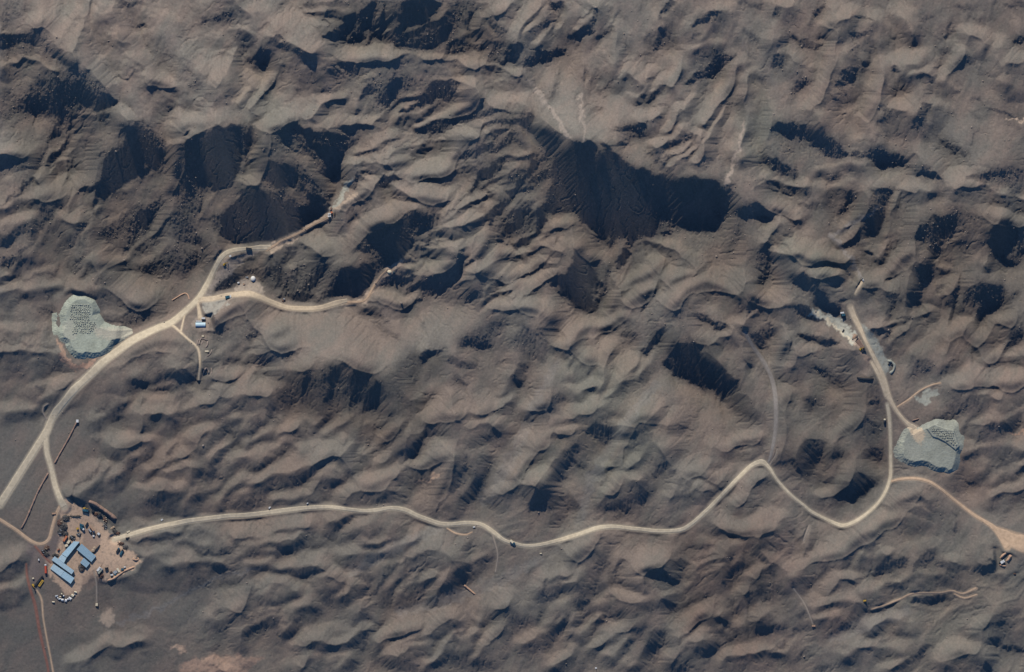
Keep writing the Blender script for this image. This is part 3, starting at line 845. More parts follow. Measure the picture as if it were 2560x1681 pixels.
T(1880, 820, """
p .84 15 60,440 2311,440 2311,1563 60,1563
p .22 5 0,60 100,0 230,0 160,100 80,190 0,140
p .22 5 260,130 340,100 330,200 260,290 210,270
p .12 4 380,40 480,80 700,110 780,120 640,160 520,130 420,80
p .95 6 420,150 640,165 860,150 880,180 560,200
p 1.08 6 280,300 400,220 560,180 850,180 900,200 1010,300 1040,440 900,420 700,360 600,310 440,270
l .5 5 650,240,30 690,280,24
p .27 6 500,330 600,320 700,380 820,410 830,460 790,540 650,480 560,380
p .5 10 440,600 560,500 700,560 800,700 700,760 560,760 450,680
p .22 6 440,620 500,580 540,640 530,720 450,680
l .17 3 890,420,16 1020,435,22
p .62 6 960,480 1090,480 1120,800 1100,1150 940,1100 960,800
p .17 4 960,640 1070,570 1080,640 1020,660
l .22 4 990,790,26 1050,800,30
p .22 4 960,910 1070,860 1050,920
l .5 4 1000,480,24 1040,560,30
l .95 3 1030,600,16 1080,610,20
p .22 5 950,1060 1010,1000 1120,1050 1110,1160 1000,1120 940,1090
p .88 6 690,940 820,820 960,700 950,960 930,1100 870,1180 800,1330 650,1440 560,1460 620,1230 640,1050
l .42 5 690,1090,30 740,1080,30
l .36 4 700,1180,24 740,1190,24
l 1.05 5 680,970,20 800,840,24
l 1.02 6 640,990,20 880,1050,34
p .97 6 250,580 420,580 400,760 430,900 420,1080 300,1100 220,1040 260,900
l .22 3 280,630,20 330,630,22
l .25 3 280,745,14 310,745,16
l .22 3 380,800,14 440,810,18
l 1.2 4 380,590,24 420,580,20
p .25 5 420,950 540,920 620,960 600,1060 620,1130 540,1200 480,1310 420,1260 330,1180 250,1140 350,1100 410,1050
p .27 5 770,1400 880,1180 1000,1250 1100,1300 1080,1360 960,1380 900,1480 800,1470
p .08 4 780,1370 920,1350 960,1400 880,1480 790,1440
p .93 6 580,1460 700,1380 800,1330 760,1420
l .36 4 660,1330,20 770,1310,25
p .62 14 250,1180 330,1200 500,1350 600,1500 480,1563 300,1350
p .17 4 1100,110 1180,0 1200,30 1150,100
p .45 8 1300,500 1380,260 1470,240 1560,320 1550,390 1420,420
p .2 4 1500,350 1560,330 1550,390
l .3 5 1390,330,50 1400,250,30
p .22 4 1860,160 1950,140 1950,200 1920,240 1860,220
p .22 5 2100,220 2200,120 2180,40 2311,0 2311,100 2180,190 2130,230
l .36 4 1960,350,24 2040,290,30
p 1.0 6 1620,300 1700,60 1800,0 1900,0 1860,100 1700,230
l .36 4 1560,470,22 1620,370,20 1780,200,30
p 1.08 6 2050,240 2220,220 2311,240 2311,400 2250,460 2150,440 2100,330
l 1.3 3 2070,240,10 2180,228,12 2311,238,12
l .7 6 1840,430,60 2060,400,60
p 1.03 6 1700,500 1880,470 2100,450 2240,500 2100,560 1850,560
p .28 5 1510,820 1560,740 1690,700 1790,640 1810,580 2050,540 2080,560 1950,620 1880,690 1740,780 1640,840
p 1.02 6 1750,900 1900,650 2080,610 2170,640 2050,720 1900,760 2000,800 2130,780 1950,870 1800,920
l .6 6 1870,750,30 2060,720,30
p .32 5 1890,940 2000,870 2311,700 2311,820 2240,860 2150,940 2050,960 1950,990
p 1.03 6 1760,1040 1830,1060 2000,1020 2200,990 2311,1010 2311,1060 2150,1080 2000,1100 1880,1110
p .45 6 1720,1190 1800,1130 1900,1110 2000,1100 1900,1150 1780,1220
p .27 5 2030,1190 2120,1120 2311,1070 2280,1130 2170,1180 2080,1220
l .5 8 1850,1160,50 2000,1160,60
p .98 6 1740,1260 1800,1210 1960,1200 1900,1290 1800,1300
l .98 5 2130,1230,40 2311,1150,50
p .36 5 1770,1310 1900,1310 2000,1270 1950,1350
l .45 6 2150,1290,24 2311,1200,40
l 1.0 6 2050,1430,30 2311,1350,50
p .98 6 1180,1520 1330,1410 1500,1450 1750,1500 1700,1563 1200,1563
""")
T(0, 1221, """
p .8 15 0,150 2311,150 2311,1563 0,1563
l .97 10 0,720,50 130,600,50
l .48 10 0,800,60 120,700,70 240,640,60
p .5 8 0,1000 100,980 110,1020 0,1060
l .9 8 0,900,50 150,830,40
p .48 8 1110,60 1200,20 1400,0 1560,0 1540,130 1500,220 1400,210 1360,140 1250,60
p .45 6 990,280 1000,200 1090,130 1090,240 1000,300
l .42 6 1180,480,30 1300,440,44 1500,420,40 1640,360,20
l .42 5 1600,420,30 1720,350,40
l .95 7 1000,620,40 1300,600,50 1600,640,40 1700,600,60 1860,590,30
l .55 8 1300,570,60 1480,560,50
l .26 5 1700,550,50 1850,560,60 1960,520,40 2080,490,20
p .9 12 1230,620 1640,600 1900,640 1800,740 1600,800 1450,760
p .55 10 1380,700 1600,660 1760,680 1620,720
l .95 6 1860,590,20 2100,560,30 2311,530,40
p .42 8 1800,1050 1900,1010 2020,1020 1960,1080 1860,1100
p .46 7 2000,1180 2080,1100 2311,1010 2250,1100 2100,1170
l .97 8 1900,1100,50 2150,930,60 2311,870,60
l .42 8 2080,880,60 2311,760,70
l .5 8 2050,1230,40 2311,1200,40
l 1.05 5 1460,1310,16 1560,1190,14 1680,1080,14
l .5 3 1440,1310,7 1550,1160,7 1700,950,8
l .98 5 1050,1190,24 1300,1050,24 1600,880,20 1900,760,16 2200,700,16
l .5 3 1060,1200,7 1500,940,8 1900,760,7
l .55 3 600,900,7 1000,920,6 1560,850,7
l .6 3 560,1100,7 640,1090,7 780,1030,7
l .5 3 0,1430,10 330,1260,8 430,1220,10 580,1050,10
l .5 3 0,1563,10 90,1520,10
l .6 3 420,1330,8 900,1290,8
l 1.0 4 560,1210,14 700,1190,14 900,1200,18 1030,1195,10
l .55 3 560,1150,8 700,1180,7 900,1185,7
l 1.08 5 640,1520,16 850,1380,24 1000,1330,24 1200,1280,20
l .5 5 660,1545,14 860,1410,22 1100,1330,16
l .5 4 1180,1530,10 1460,1310,14
p 1.05 4 840,1080 930,1010 990,1080 990,1150 920,1170 850,1150
p 1.3 4 1460,1330 1510,1330 1590,1390 1560,1400 1470,1355
l .4 3 1480,1360,8 1570,1400,10
p 1.0 10 1560,1480 1800,1410 2000,1430 2200,1440 2000,1563 1500,1540
p .46 8 2050,1490 2200,1470 2100,1540
l 1.35 4 1720,1450,14 1850,1440,24 1960,1540,20
l .3 3 1780,1500,14 1900,1540,22
l .45 4 1220,1410,20 1250,1400,24
""")
T(620, 1221, """
p .84 15 60,150 2311,150 2311,1563 60,1563
l .25 5 720,310,20 830,280,40 890,230,40
l 1.0 6 660,280,30 800,250,30
p .52 8 360,470 500,380 540,410 440,490 300,590 200,610
p .46 8 0,500 100,460 60,510
l .97 8 0,530,30 150,450,50 400,420,50
l .95 10 260,330,60 420,350,60
p .98 6 870,380 930,340 1000,360 960,400
p .42 6 1030,420 1100,350 1180,320 1200,330 1100,410
p .47 6 1150,390 1250,330 1370,330 1370,380 1280,440 1200,420
l .42 5 920,450,20 970,420,24
p 1.03 6 980,470 1100,430 1200,430 1080,470
p .36 5 980,480 1060,490 1170,470 1160,500 1080,530 1000,510
l .42 6 480,690,30 580,690,44
l .93 8 260,690,40 500,640,50
p .36 6 890,750 980,720 1090,750 1060,800 930,790
p .97 6 1250,700 1400,600 1600,530 1760,600 1850,630 1700,670 1500,690 1300,760 1220,880 1150,1000 1040,1060 1040,980 1120,860
l .26 4 1560,530,16 1360,610,30 1220,690,40 1140,780,40 1090,880,50 1030,960,34
p .4 6 1250,870 1350,770 1500,740 1440,800 1280,860 1200,900
p .32 5 1310,930 1440,870 1540,800 1600,750 1560,830 1450,900 1350,940
p .36 5 1600,900 1700,760 1760,660 1900,640 1890,740 1820,840 1720,920
l .9 6 1330,880,30 1450,800,30
p .36 5 1800,590 1830,500 1900,440 1880,540 1860,600
p .5 6 1940,570 1990,480 2060,480 2000,560
p .55 6 1940,700 2000,600 2090,580 2050,680 1960,750
l .95 5 1900,630,20 1990,580,24
p .36 6 0,880 100,830 150,840 0,950
p .98 6 30,930 150,840 300,830 380,880 250,960 120,1020 0,1010
l .4 6 50,1070,30 200,1000,50
p .36 5 180,1190 200,1140 280,1130 260,1190
l .4 6 330,1150,40 450,1060,50
l .95 5 330,1180,30 500,1000,40
p .4 6 560,1050 640,1020 650,1060 570,1090
p .42 8 600,960 700,900 720,960 660,1010
p .4 6 760,840 830,790 800,880
p .95 6 820,860 880,810 1010,820 960,930 800,980
l .35 5 1020,1000,60 960,1080,70 900,1150,40
l .95 6 860,1280,30 1000,1190,50
l .3 4 990,1280,36 1010,1260,30
l .5 5 960,1380,40 1000,1300,40
p .55 8 640,1260 800,1210 830,1230 700,1290
l .5 6 500,1370,40 600,1310,40
p .36 5 1690,1300 1830,1190 1930,1140 1900,1180 1780,1280 1700,1330
l .98 6 1960,1120,60 2100,1000,80
p .68 10 1880,1000 2060,930 2050,1010 1950,1080
p .47 8 2130,1230 2200,1150 2311,1100 2311,1270 2200,1300
l .42 5 1060,1500,20 1330,1340,34 1450,1260,24
l 1.0 6 1110,1300,40 1250,1210,50 1450,1180,40
l 1.0 6 1230,1410,50 1400,1350,60
p .5 6 680,1510 750,1430 790,1440 700,1530
l .45 5 880,1530,16 900,1480,20
p .46 6 1640,1500 1700,1400 1720,1440 1680,1520
l .35 5 1880,1500,30 1950,1480,40
l .27 4 1390,1550,30 1440,1520,34
l .36 5 2000,1500,30 2050,1480,40
l 1.0 4 1200,1100,10 1350,1040,12 1500,1030,10 1700,1020,10
l .97 8 0,1400,60 80,1340,60
l .7 8 100,1330,40 300,1420,40
""")
T(1240, 1221, """
p .86 15 60,240 2311,240 2311,1563 60,1563
p .36 5 450,300 480,260 560,210 600,240 520,340
p .32 5 1060,260 1090,200 1160,170 1110,250
p .27 5 820,260 950,170 1000,140 900,240
p .4 6 1330,310 1430,250 1500,230 1450,300
p .45 6 1500,340 1620,240 1600,330
p 1.02 10 650,560 900,380 1150,400 1170,480 1060,560 900,600 760,650
p 1.02 10 1180,560 1350,400 1550,470 1500,560 1350,660 1200,690
p .33 5 700,870 780,660 960,590 1000,620 920,720 860,830 820,900 750,1010 680,1030 650,950
p .26 5 960,740 1050,600 1120,580 1090,660 1000,740
l .17 4 700,1030,40 780,970,50
p .4 6 440,800 500,780 600,770 520,800
l .32 5 430,760,30 400,860,40 370,960,50
p .46 8 280,920 380,840 390,960 330,990
p .97 6 880,830 1030,750 1230,790 1220,840 1060,860 900,880
p .36 5 880,940 960,880 1060,870 980,930
p .95 6 850,960 1050,950 1200,970 1000,1060 840,1050
p .36 5 1260,770 1290,700 1350,690 1300,790
p .17 4 1390,680 1460,690 1480,740 1600,770 1560,810 1470,800 1400,740
p .26 5 1480,620 1560,600 1670,640 1600,700 1500,680
p .52 8 1250,790 1600,830 1580,880 1280,860
p .32 5 1560,520 1700,490 1880,460 1800,520 1700,540
p .42 6 1240,960 1370,1000 1360,1060 1260,1020
p .32 8 1430,1010 1500,960 1580,1020 1550,1070 1450,1050
p .97 6 1390,920 1460,890 1580,900 1560,950 1400,990
p .93 8 1620,850 1700,770 1900,700 1960,740 1930,800 1700,840
l .27 5 2010,600,40 1970,740,60 1940,800,40
l .32 5 2130,500,30 2080,650,40
l .36 4 1840,660,20 1700,740,25
p .22 4 2170,560 2311,570 2311,630 2240,620
p .27 5 2230,830 2311,800 2311,880
l .32 6 2150,850,50 2140,1100,40
p .32 5 1960,960 2050,920 2000,1050
l .38 5 1770,940,30 1810,880,30
l .4 5 1830,1010,30 1880,960,30
l .98 5 2050,1000,40 2120,860,50
p 1.03 6 1650,1160 1690,1090 1900,1060 1950,1080 1800,1140 1700,1200 1560,1260
p .32 6 1780,1210 1900,1160 1930,1100 2000,1140 2090,1210 1950,1220 1870,1260
p .93 8 1500,1480 1640,1290 1850,1290 1700,1400
p .2 4 1740,1420 1800,1350 1900,1350 1840,1440 1740,1460
l .45 6 1470,1540,40 1620,1360,50
p .3 8 1270,1300 1330,1180 1420,1200 1460,1300 1350,1380 1230,1410
l .35 4 1340,1450,30 1390,1410,30
l .35 5 1070,1430,30 1160,1310,50 1260,1180,40
l .36 5 1010,1110,60 1080,1060,50
l .3 4 1120,1150,36 1190,1070,36
l .42 6 820,1230,40 920,1080,50
l .46 6 540,1310,60 650,1270,40
p .46 8 300,1400 400,1350 490,1300 480,1370 350,1440
p .45 8 620,1130 720,1080 720,1150 640,1170
l .46 6 470,1190,50 540,1050,60
p .46 8 0,1210 150,1080 250,1080 330,1120 200,1260 50,1250
l .97 6 850,1330,40 1000,1230,50 1150,1150,40
p .22 4 1130,1550 1200,1490 1270,1500 1180,1563
l .27 5 1570,1550,20 1760,1545,26
p .26 5 2200,1200 2311,1170 2311,1260 2180,1240
l 1.05 6 1900,300,40 2030,370,50 2140,370,30
l .55 6 1920,410,30 2100,400,30
l 1.0 6 250,1330,40 320,1290,40
""")
T(1880, 1221, """
p .86 15 60,280 2311,280 2311,1563 60,1563
p 1.06 8 750,540 900,420 1100,290 1230,240 1400,240 1570,300 1640,420 1600,500 1430,560 1330,560 1200,560 1000,480 900,540
p .38 5 1220,210 1300,150 1380,140 1500,190 1560,230 1500,260 1380,220 1260,220
p 1.02 6 1640,590 1700,500 1900,350 1950,480 1920,610 1860,650
l .27 4 450,570,20 490,500,50 540,430,30
p .17 4 0,560 60,560 180,600 160,640 80,630
l .27 4 40,490,30 180,470,40
p .4 5 300,350 380,340 370,390 310,390
l .4 6 330,500,50 320,600,40
l .95 8 80,350,60 200,330,60
l 1.0 6 450,470,30 490,350,30
p .32 5 30,850 110,790 200,820 290,880 220,910 160,960 80,1010 60,930
p .36 5 110,720 200,700 170,760
p .38 5 880,640 930,540 1000,480 1080,470 1050,560 960,590
p .25 4 950,780 1050,680 1150,580 1330,580 1310,680 1200,700 1080,760
p .22 4 1340,700 1440,560 1490,510 1580,500 1550,600 1460,680 1400,720
p .32 5 1480,680 1620,600 1860,660 1820,710 1650,740 1640,700
p .17 4 1890,690 1930,630 2080,620 2050,690 1960,730 1900,720
p 1.02 5 360,740 500,650 740,540 770,550 650,640 500,700
p .46 6 460,850 530,740 690,640 720,660 600,740 490,870
p .46 8 640,860 820,800 800,860 680,880
l 1.1 5 820,760,24 890,770,24
p .97 8 960,860 1300,740 1700,730 1880,730 1880,850 1400,900 1250,920 1000,980
l .5 4 1280,770,20 1280,800,30
p .22 3 1010,1000 1150,970 1260,930 1220,970 1100,1040
p .22 3 1040,1040 1200,1000 1110,1060
p .17 3 1330,930 1500,910 1740,920 1720,950 1550,990 1400,1000
p .52 6 1180,1020 1330,940 1350,1030
p .93 8 580,1010 700,950 850,950 1000,1040 880,1120 700,1150
p .46 6 600,1300 720,1190 850,1100 920,1110 700,1280
l .45 6 590,1010,30 720,1010,40
p .22 4 20,1220 60,1170 190,1190 170,1230 80,1260
l .17 3 190,1180,16 280,1190,20
l .36 4 470,1180,14 360,1220,40 250,1340,40 120,1390,16
l .36 5 380,1090,30 460,1060,40
p .46 6 400,1400 480,1370 440,1450 380,1480
p .36 5 500,1550 600,1500 690,1510 600,1563
l 1.1 5 380,1260,50 440,1240,40
p .95 10 0,1390 100,1390 250,1420 200,1563 0,1563
p 1.02 6 1040,1200 1160,1130 1280,1160 1200,1230
p .42 5 900,1300 1000,1240 1150,1180 1050,1260
l .4 5 1110,1290,24 1280,1220,30
p 1.0 6 780,1390 1000,1340 1270,1370 1180,1490 1000,1450
p .25 5 1330,1450 1480,1320 1560,1310 1500,1400 1380,1490
l 1.15 5 950,1400,10 1050,1480,24 1200,1490,20
p .38 6 1980,1130 2100,1050 2311,1000 2260,1080 2050,1190
l .36 4 1850,1180,20 1900,1190,24
p .6 8 2020,1290 2311,1200 2311,1340
p .22 5 2030,1290 2100,1290 2200,1340 2311,1350 2311,1410 2150,1380 2060,1340
p .17 4 1950,1563 2000,1480 2090,1560
l .45 6 2180,750,40 2110,830,50
p .32 4 1520,1490 1600,1480 1580,1520
l .42 4 1130,330,30 1190,340,30
l .4 3 1000,410,16 1020,410,20
l .4 4 1220,540,26 1240,520,30
l .22 3 1750,300,20 1710,380,24
l .25 3 1690,190,12 1715,215,26
l .4 3 1580,370,14 1575,390,14
""")
# crest lines of the lesser spurs: half width, then the line
CRESTS = []
def K(ox, oy, txt):
    CRESTS.append((ox, oy, txt))
K(0, 820, """
120 1100,400 1300,330 1500,305 1660,310
80 1040,330 1130,220 1300,150 1500,130
70 1300,510 1480,440 1510,430
90 1530,720 1700,650 1900,590 2100,545 2270,570
100 1200,770 1330,700 1500,700
70 1640,940 1800,860 2000,790
70 1750,460 1850,420 2000,400
60 1820,270 2000,170 2180,110 2311,70
70 960,700 1020,620 1090,600
50 880,780 950,740
80 1000,1010 1150,940 1230,970
60 970,1270 1100,1130 1250,1060
70 1250,1200 1400,1130 1560,1080
60 1400,1230 1560,1180 1640,1230
60 640,1430 760,1320 900,1240
80 1260,1420 1400,1390 1500,1400
60 1560,1500 1700,1390 1840,1330
60 1850,1460 2000,1340 2120,1260
60 2060,1420 2200,1330 2311,1280
70 1860,1260 1960,1160 2100,1100 2250,1080
60 2060,900 2150,780 2250,740
60 2100,1000 2250,900 2311,860
60 1850,1100 1950,970 2050,900
80 0,200 200,190 480,210
60 300,290 460,260
60 350,590 460,560 600,520
40 60,760 200,680 330,620
""")
K(620, 820, """
60 20,210 150,140 250,170
50 70,400 260,345 480,350
50 250,900 330,870 390,840
50 90,1120 220,1030 320,950
70 30,1330 270,1240 500,1160 720,1060 820,1080
50 520,1420 640,1290 740,1240
40 240,1500 400,1440 490,1410
50 690,1010 780,990
40 560,800 650,720
40 680,900 800,830 900,760
60 880,1030 950,890 1010,800 1140,740
60 1020,1100 1110,950 1200,860 1300,840
60 1110,1150 1280,1020 1400,920
70 1000,1310 1200,1285 1400,1170 1560,1090 1640,1110
60 840,1450 920,1390 1050,1350 1230,1370
60 1560,1480 1640,1300 1740,1140
60 1720,1500 1850,1330 1900,1200
70 1540,790 1720,725 1980,700
50 2060,680 2200,660
60 1920,820 2050,800 2130,860
60 1520,330 1500,480 1440,620
""")
K(1240, 820, """
60 160,1240 320,1000 460,880 640,870
50 300,680 430,650
60 450,830 560,740 850,690 990,690
60 1040,860 1180,780 1320,700
50 940,1170 1000,1080 1140,990
60 1090,1210 1180,1130 1350,1000 1430,1030
60 930,1390 1100,1270 1220,1270
60 1540,1370 1620,1260 1800,1230 1900,1290
50 1750,1190 1900,1020 2200,950
50 1490,1440 1700,1350 1830,1370
40 1010,470 1100,360 1160,320
50 660,410 760,270
50 680,560 800,480
40 870,500 910,330 960,180
40 890,640 1010,520 1120,420
50 0,1430 150,1300 400,1330
40 1220,400 1330,260
40 1460,830 1550,770
40 40,560 140,350 220,230
50 2050,1470 2250,1290
""")
K(1880, 820, """
70 280,300 400,225 560,185 850,185
60 690,950 820,820 900,740
60 600,1250 640,1050 690,960
60 620,1440 720,1370 820,1310
50 230,1040 250,900 260,600
60 1750,920 1900,650 2080,610
50 1850,870 2000,800 2140,780
60 1760,1040 2000,1020 2200,990 2311,1010
50 1740,1250 1850,1200 1960,1200
50 2060,1300 2200,1220 2311,1150
50 2050,1430 2200,1380 2311,1340
60 1700,510 1880,470 2100,450 2240,470
60 1620,290 1700,70 1800,0
50 2060,240 2311,235
60 1180,1510 1330,1410 1500,1450
""")
K(0, 1221, """
60 1150,450 1300,400 1500,380
90 1000,620 1300,600 1600,640 1750,590 1900,600
60 1500,490 1650,450 1800,480
60 1860,590 2100,550 2311,530
60 2000,440 2200,420 2311,400
70 1900,1100 2150,930 2311,870
60 2050,1220 2250,1110 2311,1080
40 640,1520 850,1380 1000,1330 1200,1280
60 0,720 130,600
50 0,900 150,830
""")
K(620, 1221, """
70 0,530 150,450 400,420
60 260,340 420,340 520,360
60 700,280 850,220
60 0,650 200,620 260,690 500,640 620,690
60 870,390 1000,350
60 980,470 1100,430 1250,440
60 860,560 1000,560 1200,540 1400,470
70 1040,1060 1120,860 1250,700 1400,600 1600,530 1760,600
60 30,930 150,840 300,830 380,880
60 280,1180 400,1050 500,960
60 60,1100 200,1010
60 820,870 880,810 1010,820
60 640,800 760,760
60 860,1280 1000,1190 1030,1180
60 520,1330 700,1300 830,1290
60 1300,900 1450,790 1560,740
60 1580,900 1700,750 1830,640
60 1110,1300 1250,1210 1450,1180
60 1230,1420 1400,1350 1500,1340
60 1490,1280 1600,1180 1700,1110
50 1500,1480 1650,1380 1760,1300
60 1960,1120 2100,1000 2200,990
60 2000,1400 2130,1230
60 1800,1350 1950,1230
60 450,1530 550,1440
50 760,1530 840,1430
40 1900,640 1990,580
""")
K(1240, 1221, """
60 650,560 900,380
60 440,800 520,740 600,720
60 400,870 560,800 690,790
60 850,840 1030,750 1230,790
60 840,980 1050,950 1200,970
60 1050,740 1200,690 1350,650
50 1390,920 1460,890 1580,900
60 1620,850 1700,770 1900,700
60 1640,760 1750,640 1900,580
60 1560,1270 1650,1160 1690,1090 1900,1060
60 1500,1480 1640,1290 1850,1290
60 700,1100 800,1000
60 720,1250 850,1130
60 850,1340 1000,1230 1170,1140
50 980,1420 1100,1280
60 1130,1500 1250,1380 1300,1320
60 250,1330 320,1290
50 330,1100 380,940
60 400,1250 520,1100 600,1010
60 460,1500 640,1400
50 1950,760 2050,600
50 2060,1000 2130,880
60 1880,300 2040,370 2140,370
50 1750,560 1900,520 2050,520
60 2150,1150 2311,1080
60 1950,1250 2100,1200
60 1900,1500 1980,1430 2150,1390
""")
K(1880, 1221, """
60 360,740 500,650 740,540
70 750,540 900,420 1100,290 1230,235 1400,240
50 640,860 740,770 890,760
60 580,1010 700,950 850,950
60 600,1130 720,1080
60 1040,1200 1160,1130 1280,1160
60 780,1390 1000,1340 1270,1370
60 950,900 1300,740 1700,730
50 960,600 1080,560
50 1180,1500 1300,1420
60 1600,1480 1750,1420 1900,1400
50 2080,650 2200,560
50 1900,1250 2000,1180 2100,1130
60 80,350 200,330
50 0,760 130,680
60 0,1390 100,1370 250,1420
""")
K(1880, 0, """
60 570,470 620,590 540,1000
60 330,490 380,560
50 1290,130 1340,240
60 1000,240 940,480
60 1230,640 1330,560 1400,560
50 1060,620 1080,830 1110,900
50 720,800 850,720
60 270,80 200,320
60 640,220 780,140
50 1030,880 950,1050 1030,1220
60 1180,1000 1240,960 1380,1000
50 1740,460 1640,700
60 2230,560 2200,700
50 1560,920 1480,1060
50 1320,640 1520,640
50 1900,300 1950,400
50 2080,420 2130,560
""")
K(1240, 0, """
50 1530,570 1500,720
60 1000,330 980,560
50 2050,560 1950,760 1800,1050
50 2140,700 2060,1330
60 1900,140 1740,300
60 1430,120 1400,260
50 850,60 830,300
50 1050,650 1150,600 1240,740
50 1230,1080 1400,960
50 600,120 560,260
50 300,300 420,160
50 1700,420 1800,340
""")
K(1880, 400, """
60 1640,740 1720,680 1900,600 2080,510
50 1180,290 1270,220 1500,230
50 560,70 900,30
50 1560,1160 1700,1090
50 930,1100 1050,1060 1200,1100
50 120,1220 330,1230
50 620,280 760,200
""")
K(0, 400, """
70 0,430 150,340 280,290 430,280 520,320
70 120,900 280,760 400,580 500,490 650,530
60 850,350 1000,260 1150,190 1370,90
60 0,620 130,560 250,520
60 0,970 120,930
60 700,960 750,880 1050,840
70 600,1110 900,1080 1270,1190
60 800,860 960,740 1050,640
50 0,1130 300,1060 500,1060
""")
# the craggy spurs of the north, sharper crested
SHARP = []
def KS_(ox, oy, txt):
    SHARP.append((ox, oy, txt))
KS_(620, 400, """
40 1400,160 1650,80 1930,0
45 850,300 1000,245 1200,215 1400,270 1620,330
35 1990,200 2170,140 2311,60
40 1650,540 1830,400 1960,310 2160,290
45 1440,700 1620,590 1800,530 2030,450 2120,400
35 2050,600 2150,520 2230,430 2311,350
45 1310,850 1430,760 1620,770 1820,780
35 1850,880 1970,740 2060,600
45 1780,1090 1950,950 2160,810 2311,780
40 1340,1080 1480,1000
40 1130,1020 1250,940 1400,900
35 2000,1190 2150,1110 2311,1050
35 2150,1040 2311,930
40 1470,970 1640,940 1750,860
35 1150,840 1160,700 1190,600
35 600,1180 690,1060 740,980
30 260,1150 330,1050 350,940
30 430,1150 480,1050 540,940
60 180,790 300,710 430,700 570,800
60 740,440 900,310 1000,260
45 200,210 300,250 350,310
45 480,60 600,200 700,290
40 400,220 420,300 460,380 550,420
45 1000,620 1090,540 1250,490 1420,420
40 1000,1180 1250,1200 1400,1190
""")
KS_(1240, 400, """
40 0,840 200,780 350,730 500,760
35 350,720 500,550 620,500 720,530 860,640
30 60,460 180,420 280,340
30 100,620 250,540 340,420
30 0,290 70,310
30 90,700 220,650 330,600
30 520,230 620,150
40 1210,640 1430,720 1700,860 1760,910
35 1240,680 1150,850 1050,1050
35 1000,1040 1100,900 1110,690
35 1450,1060 1600,960 1730,920
35 930,1300 1130,1210 1300,1090
35 1050,1060 1240,960 1350,900
30 40,1230 250,1080 480,950
30 100,990 300,900 480,850
30 100,1230 320,1090 470,1010
40 550,1560 750,1440 890,1400 1040,1330
45 0,1260 200,1240 350,1280 440,1350
50 1500,1190 1800,1010 1900,1040 2050,1150
40 2110,1400 2250,1220 2311,1200
40 1790,1560 1860,1490 2000,1480
35 960,1240 1100,1060
30 830,1250 900,1050 950,880
30 130,130 250,60
30 180,250 330,130 440,60
30 60,210 120,130
""")
KS_(620, 0, """
40 1080,1010 1190,920 1310,830 1450,790
50 1280,1000 1560,900 1720,810 1860,740
40 1470,1060 1700,990 1850,890
45 900,1080 950,1040 1060,1040
35 940,1300 1100,1200 1250,1180
40 1000,1360 1300,1260 1450,1220 1720,1150 1900,1150
40 850,1440 1000,1370 1300,1360
35 1400,1500 1600,1480 1940,1390
35 1000,330 1070,190 1130,90
35 840,330 930,200 1000,120
35 1160,310 1190,170 1220,60
40 1180,310 1400,250 1560,180 1720,90
45 1640,420 1800,310 1930,200 2010,170
50 650,470 960,490 1300,470 1720,490 2000,560 2311,620
35 2080,330 2060,240 2010,170
40 330,1060 200,1080 120,1200
40 440,1150 600,1330 690,1450
35 560,1100 720,1110 870,1160
35 480,100 700,80 850,100
35 560,220 700,240
110 0,250 150,330 370,370 540,440
35 1920,960 2100,930 2311,960
35 1950,1060 2150,1010 2300,990
35 2040,1130 2200,1080
35 900,900 960,780 1010,720
30 620,880 740,820 820,840
30 560,990 620,880
""")
KS_(0, 0, """
110 990,90 1060,200 1180,390 1300,640 1480,740
60 1480,740 1500,900 1560,1060
50 720,0 680,300 640,480
110 2000,10 2100,150 2230,330
60 2050,250 1990,480 1920,700
45 60,560 200,490 330,510 470,620
40 0,310 150,300 330,220
45 640,1000 940,930 1060,1050
40 590,1160 690,960
40 560,1310 640,1160
40 1450,1560 1470,1250 1640,1160
45 1150,1560 1270,1490 1390,1390
50 0,1300 200,1300
40 330,1530 450,1330 620,1200
35 2060,1440 2180,1250 2220,1120
35 2120,600 2140,720 2060,850
35 2300,640 2200,820 2150,940
""")
KS_(0, 400, """
40 700,900 740,620 840,380
40 1060,840 1180,720 1330,570 1420,480
40 1670,640 1730,440 1800,310 1960,190 2180,210
35 2020,600 2060,480 2120,380
50 1850,850 2000,790 2311,770
45 1840,1340 2000,1240 2160,1180
35 960,720 1050,620 1120,560
35 340,240 460,60 560,0
35 560,470 680,240 800,190
30 1560,900 1640,780
30 1250,900 1340,820
""")
KS_(1880, 400, """
35 110,700 130,580 260,560
40 250,820 450,800 800,850
40 1150,640 1170,430 1260,240
45 1760,210 1950,210 2311,340
40 1980,1560 2060,1400 2180,1380
35 1480,1290 1300,1440 1180,1563
30 1020,1440 1190,1390 1360,1360
35 480,1000 700,980
35 2150,820 2230,640 2311,560
35 1530,940 1600,920
35 1800,1260 1850,1080
30 150,140 420,230
30 180,420 420,480
30 760,580 900,480
30 760,680 920,580
30 1070,800 1160,690
30 1100,1000 1230,860 1330,800
35 1480,900 1560,760 1700,700
30 1930,1340 2000,1180
30 2100,700 2000,860
""")
KS_(1240, 0, """
30 30,1340 250,1300 390,1290
35 210,1120 330,1270
30 1020,350 980,560
30 0,1240 150,1120
25 1690,1150 1600,1260 1430,1380
25 1750,1150 1650,1290 1500,1420
25 1560,1110 1480,1200 1350,1260
25 1640,880 1540,1000 1450,1100
30 880,60 780,200 680,260
25 1300,820 1420,680
25 1330,640 1180,830
30 550,100 470,260 350,400
30 180,330 250,180 330,60
30 0,120 120,60
25 1800,1250 1700,1380
25 1950,900 1860,1100 1770,1230
""")
